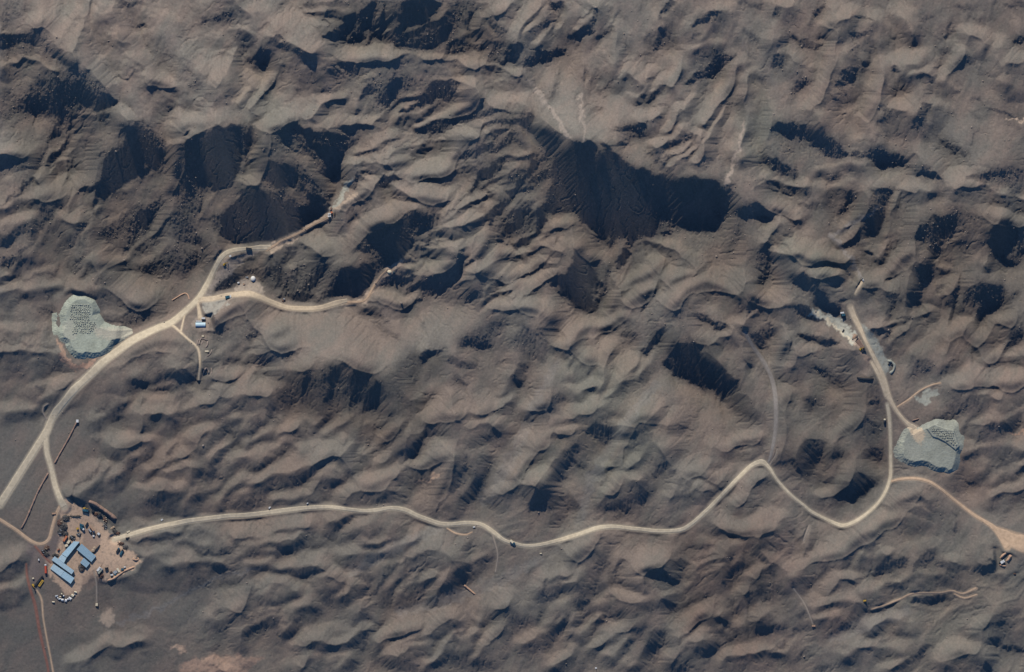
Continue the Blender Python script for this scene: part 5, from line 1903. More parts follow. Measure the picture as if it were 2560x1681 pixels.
EARTH = [  # soil colours of pads, spoil and scree: coverage, feather, colour, outline
    ('p', 1.0, 5, (.48, .34, .235), [(150, 1262), (172, 1250), (205, 1268), (245, 1300), (290, 1345), (300, 1358), (345, 1395), (352, 1405), (336, 1420), (268, 1450), (238, 1440), (205, 1470), (190, 1490), (165, 1488), (150, 1460), (120, 1440), (118, 1405), (140, 1375), (155, 1330), (166, 1310), (150, 1280)]),
    ('p', .7, 6, (.25, .185, .15), [(205, 1330), (225, 1320), (250, 1345), (250, 1370), (225, 1380), (205, 1355)]),
    ('p', .7, 7, (.17, .135, .125), [(70, 1360), (125, 1360), (140, 1330), (160, 1340), (128, 1405), (120, 1430), (85, 1470), (70, 1440)]),
    ('p', .55, 6, (.23, .165, .13), [(205, 1440), (262, 1425), (265, 1450), (230, 1470), (205, 1475)]),
    ('p', .8, 4, (.40, .25, .175), [(160, 875), (175, 905), (195, 915), (240, 898), (235, 925), (190, 925), (165, 915), (148, 885)]),
    ('p', .8, 3, (.44, .29, .2), [(143, 850), (152, 850), (160, 880), (180, 900), (178, 906), (158, 895), (146, 870)]),
    ('p', .8, 4, (.30, .25, .205), [(560, 655), (620, 625), (660, 625), (612, 650), (570, 690), (540, 715), (520, 735), (505, 745)]),
    ('p', .8, 4, (.36, .30, .24), [(582, 726), (600, 705), (625, 695), (650, 705), (665, 745), (640, 735), (610, 730)]),
    ('p', .85, 3, (.33, .31, .26), [(505, 755), (555, 748), (575, 752), (545, 775), (528, 792), (515, 790)]),
    ('p', .6, 5, (.36, .29, .23), [(478, 805), (490, 795), (520, 785), (530, 805), (520, 822), (485, 820)]),
    ('p', .8, 3, (.37, .37, .31), [(806, 545), (828, 520), (850, 490), (862, 455), (880, 440), (872, 480), (850, 505), (835, 530)]),
    ('l', .85, 3, (.40, .31, .23), [(680, 624, 12), (740, 588, 12), (800, 553, 14), (850, 515, 12), (890, 485, 8)]),
    ('l', .8, 3, (.41, .31, .23), [(905, 755, 12), (935, 720, 10), (960, 690, 14), (985, 668, 12), (1005, 650, 8)]),
    ('p', .8, 3, (.40, .32, .24), [(848, 760), (870, 748), (905, 752), (915, 760), (870, 770)]),
    ('p', .8, 4, (.46, .455, .37), [(2030, 772), (2055, 780), (2072, 790), (2100, 795), (2130, 820), (2145, 850), (2130, 860), (2095, 830), (2060, 800), (2020, 785)]),
    ('l', 1, 2, (.52, .45, .33), [(2066, 798, 8), (2085, 815, 9), (2105, 833, 5), (2124, 852, 4), (2138, 857, 3)]),
    ('l', .9, 2, (.52, .45, .33), [(2034, 780, 7), (2045, 785, 6)]),
    ('p', .85, 5, (.31, .315, .265), [(2150, 805), (2175, 820), (2200, 870), (2228, 905), (2228, 930), (2212, 940), (2195, 905), (2165, 850)]),
    ('p', .8, 4, (.34, .345, .285), [(2290, 998), (2312, 978), (2345, 972), (2335, 992), (2315, 1018), (2300, 1010)]),
    ('p', .7, 3, (.34, .24, .18), [(2128, 838), (2142, 842), (2180, 905), (2170, 912), (2150, 885)]),
    ('l', .8, 3, (.40, .275, .195), [(1040, 1205, 0), (1042, 1204, 8), (1075, 1199, 6), (1100, 1185, 7)]),
    ('l', .55, 5, (.36, .25, .185), [(425, 1617, 6), (450, 1620, 16), (466, 1630, 8)]),
    ('p', .6, 8, (.36, .235, .17), [(455, 1660), (530, 1636), (590, 1642), (660, 1645), (600, 1690), (450, 1680)]),
    ('p', .6, 4, (.30, .235, .185), [(246, 1540), (272, 1520), (292, 1538), (292, 1560), (270, 1566), (250, 1560)]),
    ('l', .6, 2, (.45, .28, .19), [(2510, 1085, 2), (2540, 1080, 3), (2570, 1083, 3)]),
    ('l', .8, 2, (.45, .34, .25), [(2512, 299, 2), (2535, 297, 4), (2570, 302, 4)]),
    ('l', .7, 3, (.36, .29, .235), [(1815, 460, 10), (1838, 400, 10), (1855, 330, 6), (1858, 300, 4)]),
    ('l', .6, 4, (.34, .28, .23), [(1320, 200, 6), (1390, 290, 14), (1420, 345, 10)]),
    ('l', .6, 3, (.34, .28, .23), [(1450, 240, 4), (1453, 290, 8), (1462, 350, 6)]),
    ('l', .25, 6, (.24, .24, .23), [(300, 1560, 10), (400, 1520, 10), (470, 1480, 10), (560, 1440, 8), (650, 1420, 8)]),
    ('l', .22, 8, (.24, .235, .215), [(1215, 1250, 30), (1290, 1130, 30), (1340, 1000, 20), (1400, 900, 16)]),
    ('l', .22, 8, (.23, .225, .21), [(1450, 1300, 20), (1480, 1200, 30), (1540, 1090, 24), (1640, 960, 20)]),
    ('l', .22, 8, (.24, .235, .215), [(880, 1430, 20), (980, 1370, 30), (1100, 1320, 20)]),
    ('l', .22, 8, (.235, .23, .21), [(1000, 1530, 24), (1120, 1500, 30), (1250, 1450, 30), (1350, 1400, 16)]),
    ('l', .22, 8, (.24, .235, .215), [(2080, 1600, 20), (2160, 1560, 40), (2260, 1530, 30)]),
    ('l', .45, 6, (.24, .22, .205), [(2200, 520, 12), (2080, 590, 14), (2130, 650, 10), (2150, 690, 10)]),
]
# tints of the bare rock: greenish scree, pink soil, brown crags
TINT = [(.30, (.92, 1.05, .98), 60, [(600, 320), (560, 200), (720, 150), (700, 330)]), (.4, (.95, 1.06, 1.0), 40, [(900, 120), (1000, 620), (1160, 560), (1230, 520), (1080, 660), (1010, 690)]),
        (.6, (.93, 1.05, .98), 40, [(1910, 550), (2130, 640), (2150, 700), (2050, 700), (1950, 640)]), (.6, (.93, 1.05, .99), 40, [(1880, 180), (1960, 300), (1930, 420), (1850, 400)]),
        (.6, (.94, 1.05, .98), 40, [(1290, 1190), (1390, 1080), (1450, 1090), (1370, 1200)]), (.6, (.94, 1.05, .98), 60, [(1380, 860), (1600, 900), (1650, 1150), (1500, 1250), (1440, 1100)]),
        (.8, (1.08, .95, .93), 60, [(1700, 1290), (1950, 1300), (2000, 1450), (1920, 1681), (1700, 1600), (1720, 1450)]), (.8, (1.07, .95, .93), 40, [(1760, 1160), (1890, 1110), (1880, 1160), (1780, 1210)]),
        (.8, (1.07, .95, .93), 50, [(2050, 1500), (2150, 1510), (2160, 1560), (2050, 1600)]), (.7, (1.05, .97, .95), 90, [(2380, 700), (2560, 650), (2560, 1250), (2350, 1300)]),
        (.7, (1.05, .97, .94), 60, [(180, 0), (310, 60), (350, 240), (250, 180)]), (.7, (1.04, .98, .96), 120, [(300, 950), (800, 900), (700, 1250), (350, 1250)]),
        (.8, (.95, 1.0, 1.03), 100, [(0, 1050), (300, 1150), (700, 1500), (600, 1681), (0, 1681)]), (.7, (.96, 1.03, 1.0), 80, [(2180, 1240), (2560, 1420), (2500, 1681), (2250, 1681), (2200, 1500)]),
        (.6, (1.05, .98, .95), 60, [(1900, 0), (2300, 0), (2300, 350), (2000, 330)])]

def chain(pts, step=4.0):
    """Catmull-Rom through the surveyed points"""
    P = [np.array(p, float) for p in pts]
    P = [2 * P[0] - P[1]] + P + [2 * P[-1] - P[-2]]
    out = []
    for i in range(1, len(P) - 2):
        n = max(1, int(np.hypot(*(P[i + 1] - P[i])[:2]) / step))
        for k in range(n):
            t = k / n
            a, b, c, d = P[i - 1], P[i], P[i + 1], P[i + 2]
            out.append(0.5 * (2 * b + (c - a) * t + (2 * a - 5 * b + 4 * c - d) * t * t + (3 * b - a - 3 * c + d) * t ** 3))
    out.append(P[-2])
    return np.array(out)

def cover2(kind, pts, f, warp=False):
    return cover(kind, pts, f, warp)

CAMP = [(95, 1375), (130, 1350), (145, 1262), (180, 1245), (215, 1265), (300, 1345), (355, 1395), (340, 1425), (268, 1455), (230, 1445), (205, 1480), (190, 1500), (150, 1490), (80, 1470), (75, 1420)]
HB = blur(H, 8.0)
HB2 = blur(H, 22.0)
def level(kind, pts, f, target, amt=1.0):
    a, sl = cover2(kind, pts, f)
    if a is not None:
        H[sl] += (target[sl] - H[sl]) * a * amt
level('p', CAMP, 12, HB2)
level('p', [(140, 745), (175, 725), (240, 750), (250, 810), (300, 815), (290, 860), (260, 900), (185, 910), (140, 860)], 14, HB2)
level('p', [(2240, 1080), (2300, 1060), (2400, 1080), (2405, 1165), (2370, 1185), (2280, 1175), (2240, 1130)], 14, HB2)
level('p', [(470, 795), (530, 785), (535, 825), (475, 825)], 8, HB2)
level('p', [(2485, 1370), (2545, 1360), (2545, 1430), (2490, 1430)], 8, HB2)
for nm, col, pts in ROADS:
    q = [tuple(p) for p in chain(pts, 8.0)]
    w = 1.5 if nm == 'haul' else 1.15
    level('l', [(p[0], p[1], p[2] * w + 3) for p in q], 6 if nm == 'haul' else 3, HB, 0.96)
# the dug trenches and cut faces
def cut(pts, f, dz):
    a, sl = cover2('l', pts, f)
    H[sl] += dz * a

# ---------------------------------------------------------------- soil colour
base = np.array([.197, .167, .140])
COL = np.ones((NY, NX, 3)) * base
v1, v2, v3 = fnoise(301, 60, 240), fnoise(302, 12, 60, math.radians(55), 2.0), fnoise(303, 3, 14)
warm = np.clip(0.5 + 0.25 * v1 + 0.2 * v2 + 0.08 * v3, 0, 1)[..., None]
COL *= (1 - warm) * np.array([.95, 1.02, 1.03]) + warm * np.array([1.04, .985, .96])
COL *= (1 + 0.035 * v2 + 0.03 * v3 + 0.02 * fnoise(304, 2, 6))[..., None]
COL *= R[..., None]
for amt, tint, f, pts in TINT:
    a, sl = cover2('p', pts, f, True)
    if a is not None:
        COL[sl] *= 1 + (np.array(tint) - 1) * (a * amt)[..., None] * 0.7
for kind, amt, f, c, pts in EARTH:
    a, sl = cover2(kind, pts, f, True)
    if a is not None:
        a = np.clip(a * (1 + 0.2 * v3[sl]), 0, 1)
        COL[sl] += (np.array(c) - COL[sl]) * (a * amt)[..., None]
for nm, col, pts in ROADS:                       # dust thrown out beside the roads
    q = [tuple(p) for p in chain(pts, 8.0)]
    f = 5 if nm == 'haul' else 2.5
    a, sl = cover2('l', [(p[0], p[1], p[2] * 0.92 + 1) for p in q], f)
    COL[sl] += (np.array(ALB[col]) * 0.94 - COL[sl]) * (a * 0.8)[..., None]

# ---------------------------------------------------------------- materials
def mat(name, col, rough=0.9, spec=0.2, metal=0.0, noise=0.0, scale=1.0, bump=0.0):
    m = bpy.data.materials.new(name)
    m.use_nodes = True
    nt = m.node_tree
    b = nt.nodes['Principled BSDF']
    b.inputs['Roughness'].default_value = rough
    b.inputs['Specular IOR Level'].default_value = spec
    b.inputs['Metallic'].default_value = metal
    b.inputs['Base Color'].default_value = (*col, 1)
    if noise > 0:
        tc = nt.nodes.new('ShaderNodeTexCoord')
        n = nt.nodes.new('ShaderNodeTexNoise')
        n.inputs['Scale'].default_value = scale
        n.inputs['Detail'].default_value = 5
        nt.links.new(tc.outputs['Object'], n.inputs['Vector'])
        r = nt.nodes.new('ShaderNodeMapRange')
        r.inputs['From Min'].default_value = 0.3
        r.inputs['From Max'].default_value = 0.7
        r.inputs['To Min'].default_value = 1 - noise
        r.inputs['To Max'].default_value = 1 + noise
        nt.links.new(n.outputs['Fac'], r.inputs['Value'])
        mx = nt.nodes.new('ShaderNodeMix')
        mx.data_type = 'RGBA'
        mx.blend_type = 'MULTIPLY'
        mx.inputs['Factor'].default_value = 1
        mx.inputs['A'].default_value = (*col, 1)
        nt.links.new(r.outputs['Result'], mx.inputs['B'])
        nt.links.new(mx.outputs['Result'], b.inputs['Base Color'])
        if bump > 0:
            bp = nt.nodes.new('ShaderNodeBump')
            bp.inputs['Strength'].default_value = bump
            nt.links.new(n.outputs['Fac'], bp.inputs['Height'])
            nt.links.new(bp.outputs['Normal'], b.inputs['Normal'])
    return m

def ground_mat():
    m = mat('bare rock and soil', (.2, .17, .14), 0.95, 0.1)
    nt = m.node_tree
    b = nt.nodes['Principled BSDF']
    at = nt.nodes.new('ShaderNodeAttribute')
    at.attribute_name = 'soil'
    tc = nt.nodes.new('ShaderNodeTexCoord')
    n = nt.nodes.new('ShaderNodeTexNoise')
    n.inputs['Scale'].default_value = 0.45
    n.inputs['Detail'].default_value = 6
    n.inputs['Roughness'].default_value = 0.7
    nt.links.new(tc.outputs['Object'], n.inputs['Vector'])
    r = nt.nodes.new('ShaderNodeMapRange')
    r.inputs['From Min'].default_value = 0.3
    r.inputs['From Max'].default_value = 0.7
    r.inputs['To Min'].default_value = 0.86
    r.inputs['To Max'].default_value = 1.14
    nt.links.new(n.outputs['Fac'], r.inputs['Value'])
    mx = nt.nodes.new('ShaderNodeMix')
    mx.data_type = 'RGBA'
    mx.blend_type = 'MULTIPLY'
    mx.inputs['Factor'].default_value = 1
    nt.links.new(at.outputs['Color'], mx.inputs['A'])
    nt.links.new(r.outputs['Result'], mx.inputs['B'])
    nt.links.new(mx.outputs['Result'], b.inputs['Base Color'])
    bp = nt.nodes.new('ShaderNodeBump')
    bp.inputs['Strength'].default_value = 0.35
    bp.inputs['Distance'].default_value = 0.6
    nt.links.new(n.outputs['Fac'], bp.inputs['Height'])
    nt.links.new(bp.outputs['Normal'], b.inputs['Normal'])
    return m
GM = ground_mat()

def grid_mesh(name, xs, ys, Z, col=None, keep=None):
    ny, nx = Z.shape
    xx, yy = np.meshgrid(xs, ys)
    co = np.stack([xx, yy, Z], -1).astype(np.float32).reshape(-1, 3)
    idx = np.arange(nx * ny, dtype=np.int32).reshape(ny, nx)
    q = np.stack([idx[:-1, :-1], idx[:-1, 1:], idx[1:, 1:], idx[1:, :-1]], -1)
    if keep is not None:
        q = q[keep]
        used = np.zeros(nx * ny, bool)
        used[q.ravel()] = True
        remap = np.cumsum(used) - 1
        q = remap[q].astype(np.int32)
        co = co[used]
        if col is not None:
            col = col.reshape(-1, 3)[used]
    q = q.reshape(-1, 4)
    me = bpy.data.meshes.new(name)
    me.vertices.add(len(co))
    me.vertices.foreach_set('co', co.ravel())
    me.loops.add(q.size)
    me.loops.foreach_set('vertex_index', q.ravel())
    me.polygons.add(len(q))
    me.polygons.foreach_set('loop_start', np.arange(0, q.size, 4, dtype=np.int32))
    me.polygons.foreach_set('loop_total', np.full(len(q), 4, np.int32))
    me.update(calc_edges=True)
    me.polygons.foreach_set('use_smooth', np.ones(len(q), bool))
    if col is not None:
        ca = me.color_attributes.new('soil', 'FLOAT_COLOR', 'POINT')
        c4 = np.ones((len(co), 4), np.float32)
        c4[:, :3] = col.reshape(-1, 3)
        ca.data.foreach_set('color', c4.ravel())
    return me

def link(name, me, m, parent=None, label=None, cat=None, group=None, kind=None):
    o = bpy.data.objects.new(name, me)
    C.objects.link(o)
    if me is not None and m is not None and len(me.materials) == 0:
        me.materials.append(m)
    if parent is not None:
        o.parent = parent
    for k, v in (('label', label), ('category', cat), ('group', group), ('kind', kind)):
        if v:
            o[k] = v
    return o

def W(px, py):
    return (px - 1280.0) * 0.5, (840.5 - py) * 0.5
def zat(x, y):
    return float(sample(H, np.array([(x - X0) / DX]), np.array([(y - Y0) / DX]))[0])
def zs(x, y):
    return sample(H, (np.asarray(x) - X0) / DX, (np.asarray(y) - Y0) / DX)

link('ground', grid_mesh('ground', gx, gy, H, COL), GM, kind='structure')
# the same bare hills carry on outside the picture, at a coarser grain
cx = np.arange(-2400, 2401, 12.0)
cy = np.arange(-2000, 2001, 12.0)
CXX, CYY = np.meshgrid(cx, cy)
far = np.zeros(CXX.shape)
for k in range(14):
    r_ = np.random.default_rng(900 + k)
    a_ = r_.uniform(0, 6.28)
    wl = r_.uniform(90, 420)
    far += wl * 0.028 * np.sin((CXX * math.cos(a_) + CYY * math.sin(a_)) * 6.283 / wl + r_.uniform(0, 6.28))
din = np.maximum(np.maximum(np.abs(CXX) - NX * DX / 2, 0), np.maximum(np.abs(CYY) - NY * DX / 2, 0))
edge = zs(np.clip(CXX, X0 + 2, -X0 - 2), np.clip(CYY, Y0 + 2, -Y0 - 2))
w_ = np.clip(din / 200.0, 0, 1)
far = edge * (1 - w_) + far * w_
inside = (np.abs(CXX) < NX * DX / 2 - 14) & (np.abs(CYY) < NY * DX / 2 - 14)
far = np.where(din <= 0, edge - 1.5, far)
kq = ~(inside[:-1, :-1] & inside[1:, :-1] & inside[:-1, 1:] & inside[1:, 1:])
link('hills', grid_mesh('hills', cx, cy, far, np.ones(far.shape + (3,)) * base * 0.95, kq), GM, kind='structure')

# ---------------------------------------------------------------- roads
RM = {k: mat('packed ' + k + ' dust', v, 0.95, 0.1, 0, 0.14, 0.25, 0.1) for k, v in ALB.items()}
rr = np.random.default_rng(5)
for nm, col, pts in ROADS:
    q = chain(pts, 4.0)
    n = len(q)
    x, y = (q[:, 0] - 1280) * 0.5, (840.5 - q[:, 1]) * 0.5
    tx, ty = np.gradient(x), np.gradient(y)
    tl = np.hypot(tx, ty) + 1e-9
    nx_, ny_ = -ty / tl, tx / tl
    hw = q[:, 2] * 0.215
    def wob():
        w = np.convolve(rr.standard_normal(n + 12), np.ones(7) / 7, 'same')[6:6 + n]
        return 1 + 0.22 * w
    wl_, wr_ = wob(), wob()
    prof = [(-1, -.35), (-.86, .10), (-.5, .16), (-.25, .10), (0, .17), (.25, .10), (.5, .16), (.86, .10), (1, -.35)]
    XX = np.stack([x + nx_ * hw * s * (wl_ if s < 0 else wr_) for s, _ in prof])
    YY = np.stack([y + ny_ * hw * s * (wl_ if s < 0 else wr_) for s, _ in prof])
    ZZ = zs(XX, YY) + np.array([d for _, d in prof])[:, None] * (1.0 if nm == 'haul' else 0.7)
    me = grid_mesh('dirt_road', x, np.arange(len(prof)), ZZ)
    me.vertices.foreach_set('co', np.stack([XX, YY, ZZ], -1).astype(np.float32).ravel())
    me.update()
    link('dirt_road' if nm == 'haul' else 'dirt_track', me, RM[col], kind='structure')
# ---------------------------------------------------------------- helpers for things
class MB:
    """collects simple solids into ONE mesh"""
    def __init__(s):
        s.v, s.f = [], []
    def add(s, vs, fs):
        n = len(s.v)
        s.v += [tuple(p) for p in vs]
        s.f += [tuple(i + n for i in q) for q in fs]
        return s
    def box(s, x0, x1, y0, y1, z0, z1, ch=0.0):
        if ch <= 0:
            vs = [(x0, y0, z0), (x1, y0, z0), (x1, y1, z0), (x0, y1, z0), (x0, y0, z1), (x1, y0, z1), (x1, y1, z1), (x0, y1, z1)]
            fs = [(3, 2, 1, 0), (4, 5, 6, 7), (0, 1, 5, 4), (1, 2, 6, 5), (2, 3, 7, 6), (3, 0, 4, 7)]
            return s.add(vs, fs)
        c = ch
        vs = [(x0, y0, z0), (x1, y0, z0), (x1, y1, z0), (x0, y1, z0), (x0, y0, z1 - c), (x1, y0, z1 - c), (x1, y1, z1 - c), (x0, y1, z1 - c),
              (x0 + c, y0 + c, z1), (x1 - c, y0 + c, z1), (x1 - c, y1 - c, z1), (x0 + c, y1 - c, z1)]
        fs = [(3, 2, 1, 0), (0, 1, 5, 4), (1, 2, 6, 5), (2, 3, 7, 6), (3, 0, 4, 7), (4, 5, 9, 8), (5, 6, 10, 9), (6, 7, 11, 10), (7, 4, 8, 11), (8, 9, 10, 11)]
        return s.add(vs, fs)
    def cyl(s, p, q, r0, r1=None, n=10):
        r1 = r0 if r1 is None else r1
        p, q = Vector(p), Vector(q)
        d = (q - p).normalized()
        a = d.orthogonal().normalized()
        b = d.cross(a)
        vs = [p + (a * math.cos(6.2832 * i / n) + b * math.sin(6.2832 * i / n)) * r0 for i in range(n)]
        vs += [q + (a * math.cos(6.2832 * i / n) + b * math.sin(6.2832 * i / n)) * r1 for i in range(n)]
        fs = [(i, (i + 1) % n, n + (i + 1) % n, n + i) for i in range(n)]
        fs += [tuple(range(n - 1, -1, -1)), tuple(range(n, 2 * n))]
        return s.add(vs, fs)
    def prism(s, pts, z0, z1):
        n = len(pts)
        vs = [(x, y, z0) for x, y in pts] + [(x, y, z1) for x, y in pts]
        fs = [tuple(range(n - 1, -1, -1)), tuple(range(n, 2 * n))] + [(i, (i + 1) % n, n + (i + 1) % n, n + i) for i in range(n)]
        return s.add(vs, fs)
    def lump(s, c, rx, ry, h, seed, rings=4, n=11, jag=0.25):
        r = random.Random(seed)
        vs, fs = [], []
        for k in range(rings):
            t = k / rings
            rad = math.cos(t * math.pi / 2) ** 0.8
            for i in range(n):
                a = 6.2832 * i / n
                w = 1 + r.uniform(-jag, jag)
                vs.append((c[0] + rx * rad * w * math.cos(a), c[1] + ry * rad * w * math.sin(a), c[2] + h * math.sin(t * math.pi / 2) * (1 + r.uniform(-jag, jag) * (0.5 if k else 0)) - (0.25 if k == 0 else 0)))
        vs.append((c[0], c[1], c[2] + h))
        for k in range(rings - 1):
            for i in range(n):
                fs.append((k * n + i, k * n + (i + 1) % n, (k + 1) * n + (i + 1) % n, (k + 1) * n + i))
        for i in range(n):
            fs.append(((rings - 1) * n + i, (rings - 1) * n + (i + 1) % n, len(vs) - 1))
        return s.add(vs, fs)
    def mesh(s, name, smooth=False):
        me = bpy.data.meshes.new(name)
        me.from_pydata(s.v, [], s.f)
        if smooth:
            me.polygons.foreach_set('use_smooth', [True] * len(me.polygons))
        me.update()
        return me
    def build(s, name, m, parent=None, smooth=False, **k):
        return link(name, s.mesh(name, smooth), m, parent, **k)

def empty(name, px, py, label, cat, group=None, rot=0.0, dz=0.0):
    x, y = W(px, py)
    o = bpy.data.objects.new(name, None)
    C.objects.link(o)
    o.location = (x, y, zat(x, y) + dz)
    o.rotation_euler = (0, 0, rot)
    o['label'] = label
    o['category'] = cat
    if group:
        o['group'] = group
    return o

def M_(name, col, **k):
    return mat(name, col, **k)
MT = {
    'roof': M_('light blue roof sheet', (.40, .56, .62), rough=.5, spec=.3, noise=.05, scale=.4),
    'roof2': M_('grey blue roof sheet', (.30, .43, .49), rough=.5, spec=.3, noise=.05, scale=.4),
    'roof3': M_('pale blue roof sheet', (.45, .59, .63), rough=.5, spec=.3, noise=.05, scale=.4),
    'wall': M_('dusty wall panel', (.36, .36, .34), noise=.1, scale=.6),
    'white': M_('white paint', (.66, .65, .61), rough=.5, noise=.05, scale=1.5),
    'cream': M_('cream paint', (.68, .58, .40), rough=.6, noise=.08, scale=1.5),
    'orange': M_('orange paint', (.55, .20, .10), rough=.5, noise=.06, scale=1.5),
    'red': M_('red paint', (.50, .09, .05), rough=.5, noise=.06, scale=1.5),
    'yellow': M_('yellow machine paint', (.50, .31, .05), rough=.5, noise=.06, scale=1.5),
    'teal': M_('blue green paint', (.03, .10, .14), rough=.5, noise=.06, scale=1.5),
    'dark': M_('dark steel', (.035, .04, .048), rough=.5, noise=.15, scale=1.5),
    'tyre': M_('tyre rubber', (.02, .02, .022), rough=.8),
    'glass': M_('dark window glass', (.02, .025, .03), rough=.1, spec=.5),
    'grey': M_('grey paint', (.33, .35, .36), rough=.6, noise=.08, scale=1.2),
    'rusty': M_('rusty scrap steel', (.14, .085, .065), noise=.4, scale=1.2),
    'scrap': M_('mixed scrap', (.09, .085, .08), noise=.6, scale=1.0),
    'wood': M_('weathered timber', (.42, .31, .21), noise=.2, scale=2),
    'soil': M_('orange dug soil', (.44, .28, .185), noise=.16, scale=.5, bump=.3),
    'brown': M_('brown dug soil', (.27, .18, .135), noise=.2, scale=.5, bump=.3),
    'tail': M_('pale grey green crushed rock', (.37, .39, .31), noise=.07, scale=.12, bump=.15),
    'tail2': M_('grey crushed rock', (.285, .29, .24), noise=.06, scale=.12, bump=.15),
    'tail3': M_('pale broken rock', (.38, .39, .31), noise=.15, scale=.6, bump=.3),
    'tail4': M_('grey broken rock', (.32, .325, .26), noise=.15, scale=.6, bump=.3),
    'stone': M_('dry stone wall', (.27, .215, .18), noise=.25, scale=1.2, bump=.4),
    'boulder': M_('boulder rock', (.25, .205, .17), noise=.25, scale=.8),
}

# ---------------------------------------------------------------- two heaps of crushed rock
def heap(name, label, crest, top, rock, px_box, slope=0.66, extra=None, step=0.5, dust=None):
    x0, y1 = W(px_box[0], px_box[1])
    x1, y0 = W(px_box[2], px_box[3])
    xs = np.arange(x0, x1, step)
    ys = np.arange(y0, y1, step)
    xx, yy = np.meshgrid(xs, ys)
    px, py = xx / 0.5 + 1280, 840.5 - yy / 0.5
    r = np.random.default_rng(len(label))
    nz = r.standard_normal(xx.shape)
    for _ in range(3):
        nz = (nz + np.roll(nz, 1, 0) + np.roll(nz, -1, 0) + np.roll(nz, 1, 1) + np.roll(nz, -1, 1)) / 5
    nz /= nz.std()
    sd = sd_poly(px + nz * 0.35, py + np.roll(nz, 5, 0) * 0.35, crest) * 0.5
    sd = np.where(sd > -4, (sd + np.roll(sd, 1, 0) + np.roll(sd, -1, 0) + np.roll(sd, 1, 1) + np.roll(sd, -1, 1)) / 5, sd)
    g = zs(xx, yy)
    top = sample(HB2, (xx - X0) / DX, (yy - Y0) / DX) + top
    z = top + np.minimum(0, sd + 0.4) * slope + 0.05 * nz
    if extra:
        z = extra(px, py, sd, z, nz)
    keep_v = z > g - 0.35
    k = keep_v[:-1, :-1] | keep_v[1:, :-1] | keep_v[:-1, 1:] | keep_v[1:, 1:]
    z = np.maximum(z, g - 0.9)
    n2 = fnoise(len(label) + 500, 6, 40)
    tone = 1 + 0.05 * sample(n2, (xx - X0) / DX, (yy - Y0) / DX) + 0.02 * nz
    colr = np.array(rock) * tone[..., None]
    for c_, f_, pts_ in dust or []:  # colour patches: dust, and the eastern heap's painted lit slope
        d_ = sd_poly(px + 2 * nz, py + 2 * np.roll(nz, 9, 1), pts_)
        a_ = np.clip((d_ + f_) / (2 * f_), 0, 1)[..., None]
        colr += (np.array(c_) - colr) * a_ * a_ * (3 - 2 * a_)
    o = link(name, grid_mesh(name, xs, ys, z, colr, k), GM, label=label, cat='waste heap')
    def top_at(px_, py_):
        x_, y_ = W(px_, py_)
        j = min(max(int((y_ - y0) / step), 0), len(ys) - 1)
        i = min(max(int((x_ - x0) / step), 0), len(xs) - 1)
        return x_, y_, float(z[j, i])
    return top_at

q1 = lambda a, b: (140 + a * .1151, 730 + b * .1151)
crest1 = [q1(*p) for p in [(450, 180), (620, 170), (760, 260), (800, 400), (770, 520), (850, 600), (935, 780), (1150, 850), (1400, 845), (1640, 820), (1650, 900), (1450, 985), (1300, 1015), (1200, 1040), (1130, 1150), (1090, 1210), (950, 1300), (800, 1315), (640, 1285), (590, 1325), (480, 1315), (400, 1250), (350, 1150), (345, 1060), (260, 1000), (190, 960), (170, 880), (230, 760), (230, 640), (210, 500), (280, 350), (380, 230)]]
def ramp1(px, py, sd, z, nz):
    t = np.clip((px - 255) / 75.0, 0, 1)             # the ramp comes down to the road in the east
    gl = zs((px - 1280) * .5, (840.5 - py) * .5)
    return np.where(px > 255, np.minimum(z, z * (1 - t) + (gl + 0.5 + np.minimum(0, sd) * .7) * t), z)
top1 = heap('rock_heap', 'pale grey green heap of crushed rock with a flat top beside the western road', crest1, 5.0, (.33, .35, .275), (115, 715, 350, 935), extra=ramp1, dust=[((.42, .39, .30), 7, [(232, 815), (255, 822), (345, 818), (345, 850), (290, 850), (265, 848), (240, 840)]), ((.37, .37, .29), 5, [(155, 810), (185, 790), (190, 850), (160, 850)])])
q2 = lambda a, b: (2220 + a * .096, 1040 + b * .096)
crest2 = [q2(*p) for p in [(560, 400), (640, 520), (800, 420), (1020, 340), (1200, 240), (1290, 225), (1450, 340), (1680, 380), (1750, 560), (1830, 780), (1830, 860), (1760, 960), (1750, 1060), (1700, 1250), (1650, 1370), (1590, 1400), (1500, 1330), (1300, 1330), (1200, 1280), (1100, 1210), (1000, 1165), (850, 1150), (700, 1175), (560, 1155), (450, 1080), (400, 960), (390, 850), (410, 700), (480, 540)]]
terr = [q2(*p) for p in [(1000, 330), (1200, 220), (1450, 320), (1720, 380), (1850, 800), (1760, 900), (1640, 800), (1480, 680), (1300, 590), (1160, 550)]]
def step2(px, py, sd, z, nz):
    s2 = sd_poly(px, py, terr) * 0.5
    return z + 1.6 * np.clip(s2 / 1.2 + 0.5, 0, 1)
top2 = heap('rock_heap', 'smooth grey heap of crushed rock at the end of the eastern haul road', crest2, 4.6, (.285, .29, .235), (2215, 1035, 2435, 1215), extra=step2, dust=[((.50, .395, .27), 5, [(2262, 1050), (2280, 1066), (2305, 1072), (2312, 1085), (2308, 1108), (2298, 1112), (2284, 1095), (2272, 1075)]), ((.37, .37, .285), 5, [(2250, 1100), (2258, 1090), (2262, 1120), (2256, 1140), (2246, 1130)]), ((.31, .31, .25), 6, [(2262, 1110), (2300, 1105), (2300, 1150), (2275, 1148)])])  # road dust, then the sunlit west slope painted lighter, then a paler top patch
